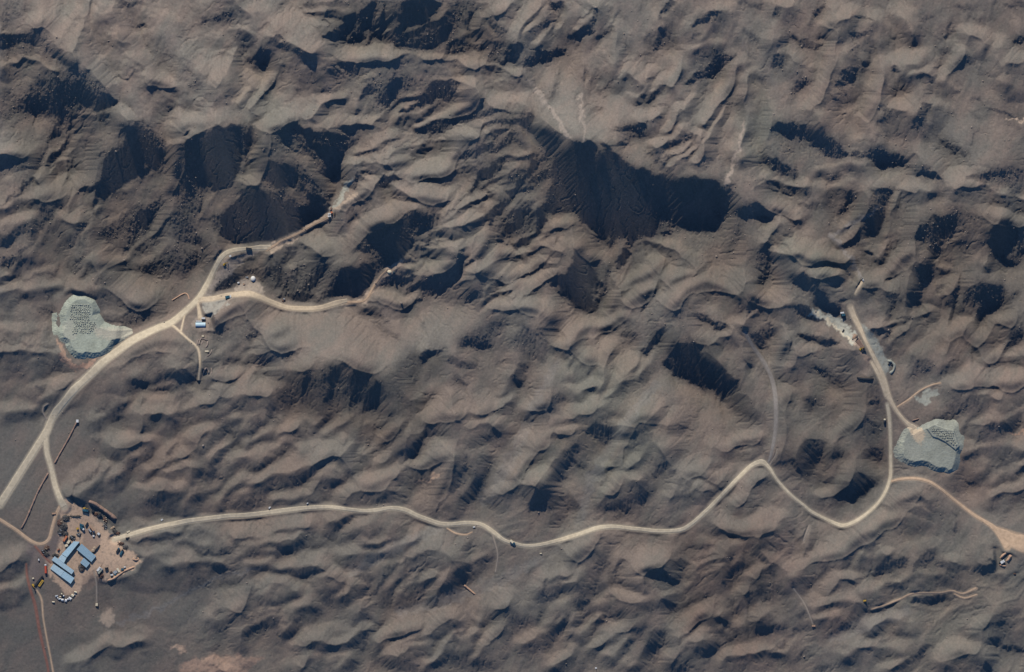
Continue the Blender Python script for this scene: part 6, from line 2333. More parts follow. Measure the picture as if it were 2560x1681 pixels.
def mounds(area, pitch, top, m, label, group, seed, el, lim):
    """small tipped loads on a heap: every load an object"""
    r = random.Random(seed)
    protos = [MB().lump((0, 0, 0), 1.0, 1.0, 0.95, seed + i, 3, 9, 0.32).mesh('rubble_pile', False) for i in range(6)]
    for p in protos:
        p.materials.append(m)
    xs = [p[0] for p in area]
    ys = [p[1] for p in area]
    n = 0
    A = np.array(area)
    y = min(ys)
    while y < max(ys):
        x = min(xs) + r.uniform(0, pitch)
        while x < max(xs):
            px, py = x + r.uniform(-.9, .9), y + r.uniform(-.8, .8)
            if float(sd_poly(np.array([[px]]), np.array([[py]]), area)[0, 0]) > 1.0 and n < lim and r.random() < .93:
                wx_, wy_, wz = top(px, py)
                o = bpy.data.objects.new('rubble_pile', protos[r.randrange(6)])
                C.objects.link(o)
                o.location = (wx_, wy_, wz - 0.1)
                o.rotation_euler = (0, 0, r.uniform(-.5, .5) if el > 1.2 else r.uniform(0, 6.28))
                s = r.uniform(.8, 1.25)
                o.scale = (s * .95, s * .95 * el, s * r.uniform(.8, 1.2))
                o['label'] = label
                o['category'] = 'rubble pile'
                o['group'] = group
                n += 1
            x += pitch * r.uniform(.85, 1.2)
        y += pitch * .86 * (el if el > 1.2 else 1)
    return n
a1 = [q1(*p) for p in [(310, 280), (560, 250), (760, 270), (770, 420), (730, 520), (760, 600), (880, 700), (880, 780), (800, 850), (740, 910), (600, 905), (420, 930), (360, 960), (350, 820), (390, 700), (300, 600), (290, 420)]]
mounds(a1, 5.0, top1, MT['tail3'], 'small rubble pile in the rows on top of the pale green rock heap', 'rubble piles on the western heap', 40, 1.0, 170)
a2 = [q2(*p) for p in [(1060, 350), (1280, 270), (1480, 370), (1700, 420), (1740, 600), (1800, 780), (1720, 780), (1600, 690), (1450, 600), (1300, 530), (1180, 500)]]
mounds(a2, 4.4, top2, MT['tail4'], 'small long rubble pile crowded on the ledge of the grey rock heap', 'rubble piles on the eastern heap', 80, 1.5, 70)

# ---------------------------------------------------------------- camp buildings
def shed(quad, h, lift, roof, label, seam=None, name='shed', door=True, low=2):
    """walls and one sloping sheet roof over four plan corners; 'lift' raises the edge opposite corner pair 'low'"""
    P = [W(*p) for p in quad]
    cx_, cy_ = sum(p[0] for p in P) / 4, sum(p[1] for p in P) / 4
    gz = min(zat(*p) for p in P + [(cx_, cy_)])
    t = bpy.data.objects.new(name, None)
    C.objects.link(t)
    t.location = (cx_, cy_, gz)
    t['label'] = label
    t['category'] = 'shed'
    L = [(p[0] - cx_, p[1] - cy_) for p in P]
    ar = sum(L[i][0] * L[(i + 1) % 4][1] - L[(i + 1) % 4][0] * L[i][1] for i in range(4))
    zc = [h + (lift if i in (0, 1) else 0) for i in range(4)]
    if ar < 0:
        L, zc = L[::-1], zc[::-1]
    ins = [(x * .965, y * .965) for x, y in L]
    vs = [(x, y, -1.0) for x, y in ins] + [(ins[i][0], ins[i][1], zc[i] - .12) for i in range(4)]
    w = MB().add(vs, [(3, 2, 1, 0), (4, 5, 6, 7)] + [(i, (i + 1) % 4, 4 + (i + 1) % 4, 4 + i) for i in range(4)])
    w.build('wall', MT['wall'], t)
    def pan(a, b, m):
        """roof sheet with raised ribs between fractions a..b along the long side"""
        l01 = math.dist(L[0], L[1])
        l12 = math.dist(L[1], L[2])
        long01 = l01 > l12
        def at(u, v):
            # u along side 0-1, v along side 1-2
            x = (L[0][0] * (1 - u) + L[1][0] * u) * (1 - v) + (L[3][0] * (1 - u) + L[2][0] * u) * v
            y = (L[0][1] * (1 - u) + L[1][1] * u) * (1 - v) + (L[3][1] * (1 - u) + L[2][1] * u) * v
            z = (zc[0] * (1 - u) + zc[1] * u) * (1 - v) + (zc[3] * (1 - u) + zc[2] * u) * v
            return x, y, z
        mb = MB()
        n = max(2, int((b - a) * max(l01, l12) / 1.1))
        for i in range(n):
            u0, u1 = a + (b - a) * i / n, a + (b - a) * (i + 1) / n
            for j, (s0, s1, dz) in enumerate(((0, .86, 0), (.86, 1, .07))):
                c0, c1 = u0 + (u1 - u0) * s0, u0 + (u1 - u0) * s1
                cs = [at(c0, 0), at(c1, 0), at(c1, 1), at(c0, 1)] if long01 else [at(0, c0), at(1, c0), at(1, c1), at(0, c1)]
                mb.add([(x, y, z - .1) for x, y, z in cs] + [(x, y, z + .03 + dz) for x, y, z in cs],
                       [(3, 2, 1, 0), (4, 5, 6, 7), (0, 1, 5, 4), (1, 2, 6, 5), (2, 3, 7, 6), (3, 0, 4, 7)])
        return mb.build('roof', m, t)
    if seam:
        pan(0, seam - .004, roof[0])
        pan(seam + .004, 1, roof[1])
    else:
        pan(0, 1, roof)
    if door:
        k = max(range(4), key=lambda i: math.dist(ins[i], ins[(i + 1) % 4]))
        a, b = Vector(ins[k]), Vector(ins[(k + 1) % 4])
        d = (b - a).normalized()
        nrm = Vector((d.y, -d.x))
        for f in (.3, .68):
            c = a + (b - a) * f
            A, B = c - d * 1.2, c + d * 1.2
            MB().prism([tuple(A - nrm * .02), tuple(A + nrm * .06), tuple(B + nrm * .06), tuple(B - nrm * .02)][::-1], -.3, 2.3).build('door', MT['dark'], t)
    return t
z1 = lambda a, b: (110 + a * .08955, 1330 + b * .08955)
shed([z1(900, 208), z1(830, 268), z1(495, 622), z1(640, 712)][:0] or [z1(830, 266), z1(496, 620), z1(642, 712), z1(1000, 275)], 3.5, -.4, MT['roof'], 'longest light blue roofed shed running up to the north east corner of the camp')
shed([z1(492, 634), z1(400, 752), z1(556, 872), z1(634, 722)], 3.2, -.3, MT['roof3'], 'short pale blue shed between the longest shed and the cross shed', door=False)
shed([z1(300, 680), z1(845, 1085), z1(770, 1185), z1(215, 785)], 3.0, .5, MT['roof3'], 'narrow pale blue shed lying across the foot of the longest shed')
shed([z1(270, 893), z1(850, 1290), z1(745, 1450), z1(175, 1028)], 2.8, .4, (MT['roof3'], MT['roof']), 'southernmost blue shed with a roof in two shades', seam=.52)
shed([z1(1052, 330), z1(1455, 680), z1(1325, 842), z1(915, 492)], 2.7, .4, MT['roof2'], 'grey blue roofed shed on the north east side of the camp yard')
shed([z1(1112, 722), z1(1286, 872), z1(1182, 1002), z1(1010, 862)], 2.5, .3, MT['roof2'], 'smallest blue roofed shed in the middle of the camp yard', door=False)

# ---------------------------------------------------------------- vehicles and machines (x is forward)
def wheels(t, xs, w, r):
    for x in xs:
        for s in (-1, 1):
            o = MB().cyl((x, s * (w - .3), r), (x, s * w, r), r, n=12).build('wheel', MT['tyre'], t)
            MB().cyl((x, s * w, r), (x, s * (w + .03), r), r * .5, n=8).build('rim', MT['grey'], o)
def truck(px, py, deg, label, cab, load, length=7.0, width=2.4, dark_bed=False, cat='truck', loadh=1.5, group=None, dz=.15):
    t = empty('truck', px, py, label, cat, group, math.radians(deg), dz)
    hl, hw = length / 2, width / 2
    MB().box(-hl, hl, -hw * .8, hw * .8, .55, .85).build('chassis', MT['dark'], t)
    c = MB().box(hl - 1.9, hl, -hw, hw, .85, 2.5, .22).build('cab', cab, t)
    MB().box(hl - .16, hl + .02, -hw * .82, hw * .82, 1.55, 2.2).build('windscreen', MT['glass'], c)
    MB().box(-hl, hl - 2.1, -hw, hw, .85, .85 + loadh, .12).build('cargo_box', load, t)
    wheels(t, [hl - 1.0, -hl + .9, -hl + 2.1], hw, .5)
    return t
def car(px, py, deg, label, body, roof=None, length=4.4, cat='car', pickup=False, dz=.05):
    t = empty('pickup_truck' if pickup else 'car', px, py, label, cat, None, math.radians(deg), dz)
    h = length / 2
    MB().box(-h, h, -.9, .9, .35, 1.0, .12).build('body', body, t)
    c0, c1 = (-.2, 1.1) if pickup else (-1.6, .9)
    k = MB().box(c0, c1, -.8, .8, 1.0, 1.65, .25).build('cabin', roof or body, t)
    MB().box(c1 - .2, c1 + .06, -.7, .7, 1.05, 1.5).build('windscreen', MT['glass'], k)
    if pickup:
        MB().box(-h + .1, -.3, -.75, .75, .98, 1.03).build('load_bed', MT['dark'], t)
    wheels(t, [h - .8, -h + .8], .88, .36)
    return t
def container(px, py, deg, label, m, length=6.1, width=2.5, h=2.5, cat='container', name='container', dz=0.0):
    t = empty(name, px, py, label, cat, None, math.radians(deg), dz)
    hl, hw = length / 2, width / 2
    b = MB().box(-hl, hl, -hw, hw, 0, h)
    n = int(length / .6)
    for i in range(n):
        x = -hl + (i + .5) * length / n
        b.box(x - .12, x + .12, -hw - .05, hw + .05, .15, h - .15)
        b.box(x - .12, x + .12, -hw + .1, hw - .1, h, h + .04)
    b.build('box_shell', m, t)
    d = MB()
    d.box(hl, hl + .06, -hw + .05, -.03, .1, h - .1).box(hl, hl + .06, .03, hw - .05, .1, h - .1)
    d.build('door', m, t)
    f = MB()
    for sx in (-hl, hl):
        for sy in (-hw, hw):
            f.box(sx - .09, sx + .09, sy - .09, sy + .09, -.3, h + .06)
    f.build('corner_post', m, t)
    return t
def excavator(px, py, deg, label, scale=1.0, m='yellow'):
    t = empty('excavator', px, py, label, 'excavator', None, math.radians(deg), .05)
    for s in (-1, 1):
        MB().box(-1.9, 1.9, s * 1.0 - .3, s * 1.0 + .3, 0, .8, .2).build('track', MT['dark'], t)
    b = MB().box(-1.7, 1.0, -1.2, 1.2, .9, 1.9, .15).build('body', MT[m], t)
    c = MB().box(.1, 1.4, .2, 1.2, 1.2, 2.7, .15).build('cab', MT[m], t)
    MB().box(1.38, 1.44, .35, 1.05, 1.7, 2.5).build('windscreen', MT['glass'], c)
    a = MB().cyl((.9, -.3, 1.6), (3.2, -.3, 3.6), .3, .24).cyl((3.2, -.3, 3.6), (4.8, -.3, 1.9), .24, .18).build('arm', MT[m], t)
    MB().prism([(4.4, -.8), (5.2, -.8), (5.2, .2), (4.4, .2)], .9, 1.8).build('bucket', MT['dark'], a)
    return t
rad = 0
# camp, north west side
container(163, 1347, 58, 'orange container standing at a slant north west of the longest blue shed', MT['orange'], 7.6, 2.5)
container(171.5, 1355, 55, 'cream container beside the wall of the longest blue shed', MT['cream'], 4.6, 3.0)
container(166, 1364, 20, 'squat cream container just south of the longer cream container', MT['cream'], 3.8, 3.0)
t = empty('loader', 146, 1375, 'small orange loader at the south west end of the slanting orange container', 'loader', None, .6, .05)
MB().box(-1.4, 1.2, -.9, .9, .5, 1.4, .15).build('body', MT['orange'], t)
MB().box(-.6, .5, -.7, .7, 1.4, 2.3, .15).build('cab', MT['dark'], t)
MB().prism([(1.3, -1.1), (2.1, -1.1), (2.1, 1.1), (1.3, 1.1)], .15, .9).build('bucket', MT['dark'], t)
wheels(t, [.8, -.8], .95, .55)
# red tanker: cab in front, long red body
t = empty('truck', 114.3, 1424, 'long red truck body with a white cab parked pointing north', 'truck', None, math.radians(92), .1)
MB().box(-5, 6, -.9, .9, .55, .85).build('chassis', MT['dark'], t)
MB().box(-4.9, 4.2, -1.25, 1.25, .85, 2.6, .3).build('cargo_box', MT['red'], t)
k = MB().box(4.7, 6.6, -1.2, 1.2, .85, 2.6, .25).build('cab', MT['white'], t)
MB().box(6.45, 6.65, -1, 1, 1.6, 2.3).build('windscreen', MT['glass'], k)
wheels(t, [5.6, -3.8, -2.5, 2.6], 1.2, .5)
car(97, 1399, 100, 'dark car with a white roof beside the rust coloured track', MT['dark'], MT['white'])
# yellow lattice trailer and its dark neighbours
t = empty('trailer', 102.5, 1458.5, 'yellow flatbed trailer with a row of round openings standing in a dark hollow', 'trailer', None, math.radians(56), .1)
MB().box(-4.6, 4.6, -1.4, 1.4, .8, 1.25, .1).build('flatbed', MT['yellow'], t)
for x in (-2.6, -.9, .8, 2.5):
    MB().cyl((x, 0, 1.2), (x, 0, 1.32), .62, n=14).build('opening', MT['dark'], t)
wheels(t, [-3.4, -2.3, 3.2], 1.2, .45)
t = empty('trailer', 97.5, 1451.5, 'long dark shape standing in for a dark berm and shadow beside the yellow trailer', 'trailer', None, math.radians(50), .05)  # solid dark shape made up for a strip of berm and shadow
MB().box(-8, 7.5, -1.3, 1.1, .75, 1.5, .15).build('flatbed', MT['dark'], t)
MB().box(5.2, 7.4, -1.1, .9, 1.5, 2.3, .15).build('dark_end_block', MT['dark'], t)
wheels(t, [-6.5, -5.2, 4.0], 1.1, .45)
excavator(83, 1463.5, -60, 'small yellow excavator at the south west end of the long dark shape')
container(83, 1446, 10, 'small pale tank box north of the yellow excavator', MT['cream'], 2.2, 1.8, 1.6, 'tank')
# white bags and tents on the southern edge
zz3 = lambda a, b: (70 + a * .1151, 1340 + b * .1151)
BAGS = [(1030, 1225, 60, 38, 15, 'cream', 'cream tent standing alone at the north east end of the row of white tents'), (965, 1296, 62, 58, 30, 'cream', 'pale tent beside a grey tent south west of the single cream tent'), (1012, 1278, 26, 26, 0, 'grey', 'small grey tent between the cream tent and the pale tent'),
        (910, 1360, 70, 56, 30, 'white', 'white tent at the bend of the row of tents'), (866, 1378, 34, 40, 10, 'white', 'slim white tent beside the tent at the bend'), (820, 1404, 44, 62, 15, 'white', 'white tent at the southern tip of the row'), (745, 1392, 54, 50, 5, 'white', 'broad white tent in the middle of the row'),
        (690, 1374, 54, 28, -10, 'white', 'low white tent west of the broad white tent'), (648, 1352, 30, 26, -20, 'white', 'smallest white tent at the western end of the row'), (772, 1306, 28, 40, 0, 'white', 'upright white tent north of the row with a dark crate beside it'), (728, 1262, 34, 30, 40, 'cream', 'small cream tent farthest north of the row'),
        (622, 1312, 60, 44, -15, 'grey', 'wide grey tarpaulin tent north west of the white row'), (550, 1440, 56, 30, 5, 'cream', 'lone pale tent south west of all the others'), (700, 1330, 40, 24, -10, 'cream', 'thin cream tent behind the low white tent')]
for a, b, w, l, dg, m, lab in BAGS:
    px, py = zz3(a, b)
    t = empty('tent', px, py, lab, 'tent', None, math.radians(-dg))
    hx, hy = w * .0288, l * .0288
    MB().add([(-hx, -hy, -.4), (hx, -hy, -.4), (hx, hy, -.4), (-hx, hy, -.4), (-hx, -hy, 1.1), (hx, -hy, 1.1), (hx, hy, 1.1), (-hx, hy, 1.1), (-hx * .96, 0, 1.75), (hx * .96, 0, 1.75)],
             [(3, 2, 1, 0), (0, 1, 5, 4), (1, 2, 6, 9, 5), (2, 3, 7, 6), (3, 0, 4, 8, 7), (4, 5, 9, 8), (6, 7, 8, 9)]).build('tent_cloth', MT[m], t)
    MB().box(hx, hx + .03, -hy * .35, hy * .35, 0, 1.0).build('door_flap', MT['dark'], t)
container(*zz3(745, 1303), 0, 'dark crate beside the upright white tent', MT['dark'], 2.0, 1.8, 1.7, 'crate', 'crate')
# yard, east and south
q4 = lambda a, b: (200 + a * .0832, 1340 + b * .0832)
truck(*q4(565, 1000), 50, 'white truck in the yard south east of the smallest shed', MT['white'], MT['white'], 6.2, 2.6)
truck(*q4(610, 1060), 50, 'grey green truck alongside the white truck', MT['grey'], MT['tail4'], 8.0, 2.4)
truck(*q4(1142, 430), 62, 'western one of two dark trucks parked side by side in the open yard', MT['teal'], MT['dark'], 6.4, 2.6)
truck(*q4(1250, 495), 62, 'eastern one of two dark trucks parked side by side in the open yard', MT['dark'], MT['teal'], 7.6, 2.6)
car(*q4(800, 968), 10, 'black car in the yard north of the other black car', MT['dark'])
car(*q4(812, 1030), 5, 'black car in the yard just south of the first black car', MT['dark'])
t = empty('skip', *q4(1160, 1035), 'long cream skip near the southern soil bank', 'skip', None, math.radians(-58), .1)
MB().add([(-2.6, -.8, 0), (2.2, -.8, 0), (2.2, .8, 0), (-2.6, .8, 0), (-3.2, -1.2, 1.5), (2.8, -1.2, 1.5), (2.8, 1.2, 1.5), (-3.2, 1.2, 1.5)], [(3, 2, 1, 0), (4, 5, 6, 7), (0, 1, 5, 4), (1, 2, 6, 5), (2, 3, 7, 6), (3, 0, 4, 7)]).build('hull', MT['cream'], t)
MB().box(-3, 2.6, -1.28, -1.18, 1.42, 1.56).box(-3, 2.6, 1.18, 1.28, 1.42, 1.56).build('rim', MT['white'], t)
container(*q4(1277, 1005), 0, 'dark green tank box east of the long cream skip', MT['teal'], 3.2, 2.6, 2.2, 'tank')
container(*q4(1346, 935), 20, 'small white box at the north east end of the skip row', MT['white'], 2.2, 1.6, 1.5, 'box', 'storage_box')
container(*q4(958, 1172), 5, 'white box close to the southern soil bank', MT['white'], 3.2, 1.8, 1.7, 'box', 'storage_box')
container(*q4(968, 1212), 90, 'black box directly south of the white box by the soil bank', MT['dark'], 2.4, 2.0, 1.6, 'box', 'storage_box')
container(*q4(1060, 1090), 30, 'grey flat stack of sheets west of the cream skip', MT['grey'], 5.0, 3.6, .8, 'stack', 'sheet_stack')
container(*q4(1068, 1160), 0, 'dark crate south of the grey stack of sheets', MT['teal'], 2.6, 1.6, 1.4, 'crate', 'crate')
container(*q4(930, 1090), 40, 'dark rusty crate west of the grey stack of sheets', MT['rusty'], 3.0, 1.8, 1.2, 'crate', 'crate')
car(319, 1345.5, 8, 'dark grey car on the road just east of the camp', MT['dark'], length=5)
# yard, north side
q5 = lambda a, b: (130 + a * .096, 1250 + b * .096)
excavator(*q5(850, 222), 4, 'yellow excavator by the northern entrance of the camp', 1)
truck(*q5(870, 275), -8, 'dark blue block standing for the shadow south of the yellow excavator at the entrance', MT['teal'], MT['teal'], 7.5, 3.0)  # truck-shaped dark body made for the excavator's shadow
container(*q5(1065, 292), 80, 'dark square tank east of the entrance', MT['dark'], 2.8, 2.6, 2.2, 'tank')
truck(*q5(1235, 405), 40, 'dark truck below the north eastern soil bank', MT['dark'], MT['dark'], 6.5, 2.6)
truck(*q5(785, 735), -42, 'blue grey truck in the scrap yard north of the longest shed', MT['white'], MT['teal'], 6.5, 2.4)
truck(*q5(775, 655), -20, 'dark blue truck north of the blue grey truck in the scrap yard', MT['teal'], MT['teal'], 5.5, 2.4)
container(*q5(905, 635), 60, 'long dark box at the top of the scrap yard', MT['dark'], 5.0, 1.6, 2.0)
container(*q5(665, 748), 10, 'yellow generator box in the scrap yard', MT['yellow'], 2.6, 2.2, 1.8, 'generator', 'generator')
container(*q5(1040, 745), -55, 'salmon coloured long container north of the grey blue shed', MT['soil'], 7.5, 1.9)
container(*q5(990, 800), -50, 'white slim container beside the salmon coloured one', MT['grey'], 4.5, 1.8)
container(*q5(1085, 825), 0, 'small white box at the south end of the salmon container', MT['white'], 2.2, 1.6, 1.6, 'box', 'storage_box')
container(*q5(1095, 868), 30, 'dark bin south of the salmon container', MT['dark'], 3.0, 2.4, 1.6, 'bin', 'bin')
container(*q5(1215, 885), -40, 'white tank box on the eastern rim of the scrap yard', MT['white'], 3.2, 2.8, 2.0, 'tank')
container(*q5(1083, 940), 0, 'bright white small tank west of the white tank box', MT['white'], 2.2, 2.0, 1.6, 'tank')
container(*q5(1222, 940), 0, 'black drum box south of the white tank box', MT['dark'], 1.8, 1.6, 1.2, 'box', 'storage_box')
for a, b, lab in ((1105, 1255, 'northern of two round cream tanks beside the low dark wall'), (1068, 1318, 'southern of two round cream tanks beside the low dark wall')):
    t = empty('tank', *q5(a, b), lab, 'tank')
    MB().cyl((0, 0, -.3), (0, 0, 2.0), 2.1, n=20).build('tank_body', MT['cream'], t)
    MB().cyl((0, 0, 2.0), (0, 0, 2.4), 2.15, .3, 20).build('lid', MT['wood'], t)
P, Q = W(*q5(1085, 1385)), W(*q5(1245, 1180))
def wall_run(name, pts, w, h, m, label, cat):
    """a bank or wall following the ground, with an uneven crest"""
    q = chain([(p[0], p[1], 1) for p in pts], 2.0)
    x, y = (q[:, 0] - 1280) * .5, (840.5 - q[:, 1]) * .5
    tx, ty = np.gradient(x), np.gradient(y)
    tl = np.hypot(tx, ty) + 1e-9
    nx_, ny_ = -ty / tl, tx / tl
    r = np.random.default_rng(len(label))
    n = len(x)
    sm = lambda k: np.convolve(r.standard_normal(n + 8), np.ones(4) / 2, 'same')[4:4 + n] * k
    hh = h * (1 + sm(.12)) * np.minimum(1, np.minimum(np.arange(n) + .3, n - 1 - np.arange(n) + .3) / 2.0)
    prof = [(-1, -.5), (-.75, .15), (-.35, .85), (0, 1.0), (.35, .85), (.75, .15), (1, -.5)]
    if cat == 'wall':
        prof = [(-1, -.5), (-.98, .98), (-.5, 1), (0, 1.0), (.5, 1), (.98, .98), (1, -.5)]
    ww = w * (1 + (sm(.1) if cat != 'wall' else 0))
    XX = np.stack([x + nx_ * ww * s for s, _ in prof])
    YY = np.stack([y + ny_ * ww * s for s, _ in prof])
    gz = zs(x, y)
    ZZ = np.stack([np.where(np.full(n, d < 0), zs(XX[i], YY[i]) - .5, gz + hh * d) for i, (s, d) in enumerate(prof)])
    me = grid_mesh(name, x, np.arange(len(prof)), ZZ)
    me.vertices.foreach_set('co', np.stack([XX, YY, ZZ], -1).astype(np.float32).ravel())
    if cat == 'wall':
        me.polygons.foreach_set('use_smooth', [False] * len(me.polygons))
    me.update()
    return link(name, me, m, label=label, cat=cat)
wall_run('wall', [q5(1080, 1390), q5(1160, 1280), q5(1250, 1175)], .6, 1.7, MT['dark'], 'low dark wall running off the end of the grey blue shed', 'wall')
wall_run('earth_bank', [q5(960, 40), q5(1130, 130), q5(1320, 250), q5(1500, 380), q5(1660, 520)], 3.2, 3.2, MT['brown'], 'long brown earth bank along the north east side of the camp', 'earth bank')
wall_run('earth_bank', [q4(820, 1350), q4(1000, 1290), q4(1150, 1190), q4(1320, 1070), q4(1500, 990), q4(1640, 935)], 1.9, 1.8, MT['soil'], 'reddish soil bank along the southern edge of the yard', 'earth bank')
wall_run('earth_bank', [q4(1580, 690), q4(1700, 725), q4(1780, 690)], 2.4, 1.9, MT['soil'], 'short soil bank at the eastern tip of the yard', 'earth bank')
wall_run('earth_bank', [(194, 1052), (188, 1064), (176, 1088), (165, 1108), (150, 1134), (136, 1160)], 1.5, 1.5, MT['brown'], 'straight brown bank running from the white hut to the camp road', 'earth bank')
wall_run('earth_bank', [(121, 1183), (97, 1226), (80, 1265), (65, 1300), (53, 1322)], 1.5, 1.5, MT['brown'], 'straight brown bank continuing south of the camp road', 'earth bank')
wall_run('earth_bank', [(429, 751.5), (446, 741), (455, 736), (463, 734), (469, 739), (472, 748)], 1.1, 1.1, MT['soil'], 'thin hooked soil bank beside the western road', 'earth bank')
wall_run('earth_bank', [(1160, 1464), (1172, 1474), (1188, 1487)], 1.5, 1.4, MT['soil'], 'short orange soil bank across the dry wash in the south', 'earth bank')
wall_run('earth_bank', [(240, 1430), (250, 1420), (256, 1410)], .5, .4, MT['brown'], 'small brown ridge beside the white truck', 'earth bank')
t = empty('hut', 193.5, 1053, 'tiny pale hut at the northern end of the straight brown bank', 'hut')
MB().box(-1.3, 1.3, -1.6, 1.6, -.5, 2.3).build('wall', MT['cream'], t)
MB().box(-1.5, 1.5, -1.8, 1.8, 2.3, 2.5).build('roof', MT['white'], t)
container(135, 1284, 5, 'small pale pink crate beside the left camp track', MT['soil'], 5.0, 2.0, 1.4, 'crate', 'crate')
container(241.5, 1512, 85, 'small pale pink tank alone on the plain south of the camp', MT['cream'], 3.4, 2.8, 2.0, 'tank')
# scrap heaps of the camp: each heap a pile of broken plates and bars
def scrap(px, py, rx, ry, h, label, m, seed, n=40, bright=None):
    t = empty('scrap_heap', px, py, label, 'scrap heap')
    r = random.Random(seed)
    mb = MB().lump((0, 0, 0), rx, ry, h * .7, seed, 4, 14, .3)
    for i in range(n):
        a, d = r.uniform(0, 6.28), math.sqrt(r.random())
        x, y = rx * d * math.cos(a), ry * d * math.sin(a)
        z = h * .7 * (1 - d * d) + r.uniform(-.1, .5)
        L = r.uniform(.5, 2.2)
        v = Vector((r.uniform(-1, 1), r.uniform(-1, 1), r.uniform(-.4, .5))).normalized() * L
        mb.cyl((x, y, z), Vector((x, y, z)) + v, r.uniform(.08, .35), n=4)
    mb.build('scrap_metal', m, t)
    if bright:
        for i in range(4):
            x, y = r.uniform(-rx, rx) * .7, r.uniform(-ry, ry) * .7
            MB().box(x - .5, x + .6, y - .4, y + .4, h * .3, h * .6 + r.uniform(.4, .8)).build('loose_plate', bright, t)
    return t
scrap(*q5(370, 470), 4.6, 3.6, 2.6, 'dark scrap heap nearest the northern entrance of the camp', MT['scrap'], 1)
scrap(*q5(210, 600), 3.2, 4.2, 2.2, 'brown scrap heap on the western rim of the yard north of the black heap', MT['rusty'], 2, 40, MT['wood'])
scrap(*q5(300, 700), 5.0, 4.6, 2.8, 'largest black scrap heap on the western rim of the yard', MT['scrap'], 3, 60)
scrap(*q5(230, 820), 4.4, 4.0, 2.4, 'black scrap heap south of the largest one', MT['scrap'], 4, 40, MT['grey'])
scrap(*q5(345, 880), 3.6, 3.0, 2.0, 'dark scrap heap just north of the slanting orange container', MT['scrap'], 5)
scrap(*q5(600, 430), 7.5, 1.2, 1.2, 'long low row of scrap south of the entrance', MT['scrap'], 6)
scrap(*q5(530, 980), 3.4, 3.0, 2.0, 'black scrap heap at the north end of the longest shed', MT['scrap'], 7, 40, MT['grey'])
scrap(*q5(700, 900), 3.0, 2.2, 1.6, 'grey scrap heap on the open ground north of the longest shed', MT['scrap'], 8, 30, MT['grey'])
scrap(*q5(1380, 520), 3.0, 4.0, 1.8, 'pale scrap heap below the north eastern soil bank', MT['rusty'], 9, 30, MT['cream'])
scrap(*q5(1130, 370), 3.4, 2.2, 1.6, 'rusty scrap heap west of the dark truck below the bank', MT['rusty'], 10, 30)
scrap(*q5(1380, 690), 2.2, 3.8, 1.8, 'dark scrap heap along the road out of the camp', MT['scrap'], 11, 30, MT['grey'])
scrap(*q5(1620, 830), 3.6, 3.6, 2.2, 'black scrap heap beside the timber stack', MT['scrap'], 12, 40)
scrap(*q5(1700, 870), 4.0, 2.0, 1.4, 'flat scrap heap at the eastern camp gate', MT['rusty'], 13, 30)
scrap(*q4(1240, 240), 3.2, 2.2, 1.5, 'brown scrap heap north of the two dark trucks', MT['rusty'], 14, 30)
scrap(*q4(1370, 350), 3.2, 2.6, 1.8, 'grey scrap heap east of the two dark trucks', MT['scrap'], 15, 30)
scrap(*z1(1060, 1000), 4.6, 5.0, 2.2, 'heap of black scrap on the south west side of the smallest shed', MT['scrap'], 16, 60, MT['rusty'])
scrap(*zz3(410, 260), 3.4, 3.0, 1.8, 'brown scrap heap beside the rust coloured track', MT['rusty'], 17, 30, MT['wood'])
scrap(*zz3(350, 340), 3.4, 2.0, 1.4, 'grey scrap heap south of the brown one beside the rust track', MT['scrap'], 18, 30, MT['grey'])
scrap(*zz3(400, 400), 3.6, 2.4, 1.6, 'dark scrap heap farthest south beside the rust track', MT['scrap'], 19, 30)
scrap(*zz3(590, 420), 4.0, 2.4, 1.6, 'black scrap heap at the corner of the cross shed', MT['scrap'], 20, 30)
scrap(*q4(1690, 690), 2.2, 1.6, 1.2, 'pale rubble heap on the short eastern soil bank', MT['stone'], 21, 20)
scrap(*q4(640, 1180), 3.0, 4.0, 1.2, 'rusty scrap heap south of the grey green truck', MT['rusty'], 22, 30)
t = empty('timber_stack', *q5(1560, 745), 'stack of pale timber logs beside the black scrap heap', 'timber stack', None, math.radians(32))
for k in range(3):
    for i in range(5 - k):
        MB().cyl((-4, (i - (4 - k) / 2) * .55, .28 + k * .48), (4, (i - (4 - k) / 2) * .55, .28 + k * .48), .27, n=8).build('log', MT['wood'], t)
container(*q5(1985, 832), 25, 'white flat sign frame where the eastern road leaves the camp', MT['cream'], 4.2, 2.0, 1.2, 'sign frame', 'sign_frame')

# ---------------------------------------------------------------- upper valley
excavator(560.5, 661, 35, 'yellow excavator on the flat between the two mine roads')
container(575, 640.5, 20, 'small white tank north east of the yellow excavator between the roads', MT['white'], 2.4, 2.0, 1.8, 'tank')
truck(621, 622, -8, 'dark truck on the road under the great shadow', MT['dark'], MT['dark'], 7, 2.8)
truck(570, 742.5, 12, 'dark blue truck with a white cab on the middle mine road', MT['white'], MT['teal'], 7.6, 3.4, loadh=2.0)
truck(708, 750, 60, 'small brown truck at the edge of the middle mine road', MT['grey'], MT['rusty'], 4.6, 2.0)
t = empty('dome_tent', 631.5, 698, 'round white dome tent above the middle mine road', 'dome tent')
mb = MB()
n, rg = 20, 7
vs = [(3.4 * math.cos(6.2832 * i / n) * math.cos(k / rg * 1.5708), 4.0 * math.sin(6.2832 * i / n) * math.cos(k / rg * 1.5708), 3.2 * math.sin(k / rg * 1.5708) - (.4 if k == 0 else 0)) for k in range(rg) for i in range(n)] + [(0, 0, 3.2)]
fs = [(k * n + i, k * n + (i + 1) % n, (k + 1) * n + (i + 1) % n, (k + 1) * n + i) for k in range(rg - 1) for i in range(n)] + [((rg - 1) * n + i, (rg - 1) * n + (i + 1) % n, rg * n) for i in range(n)]
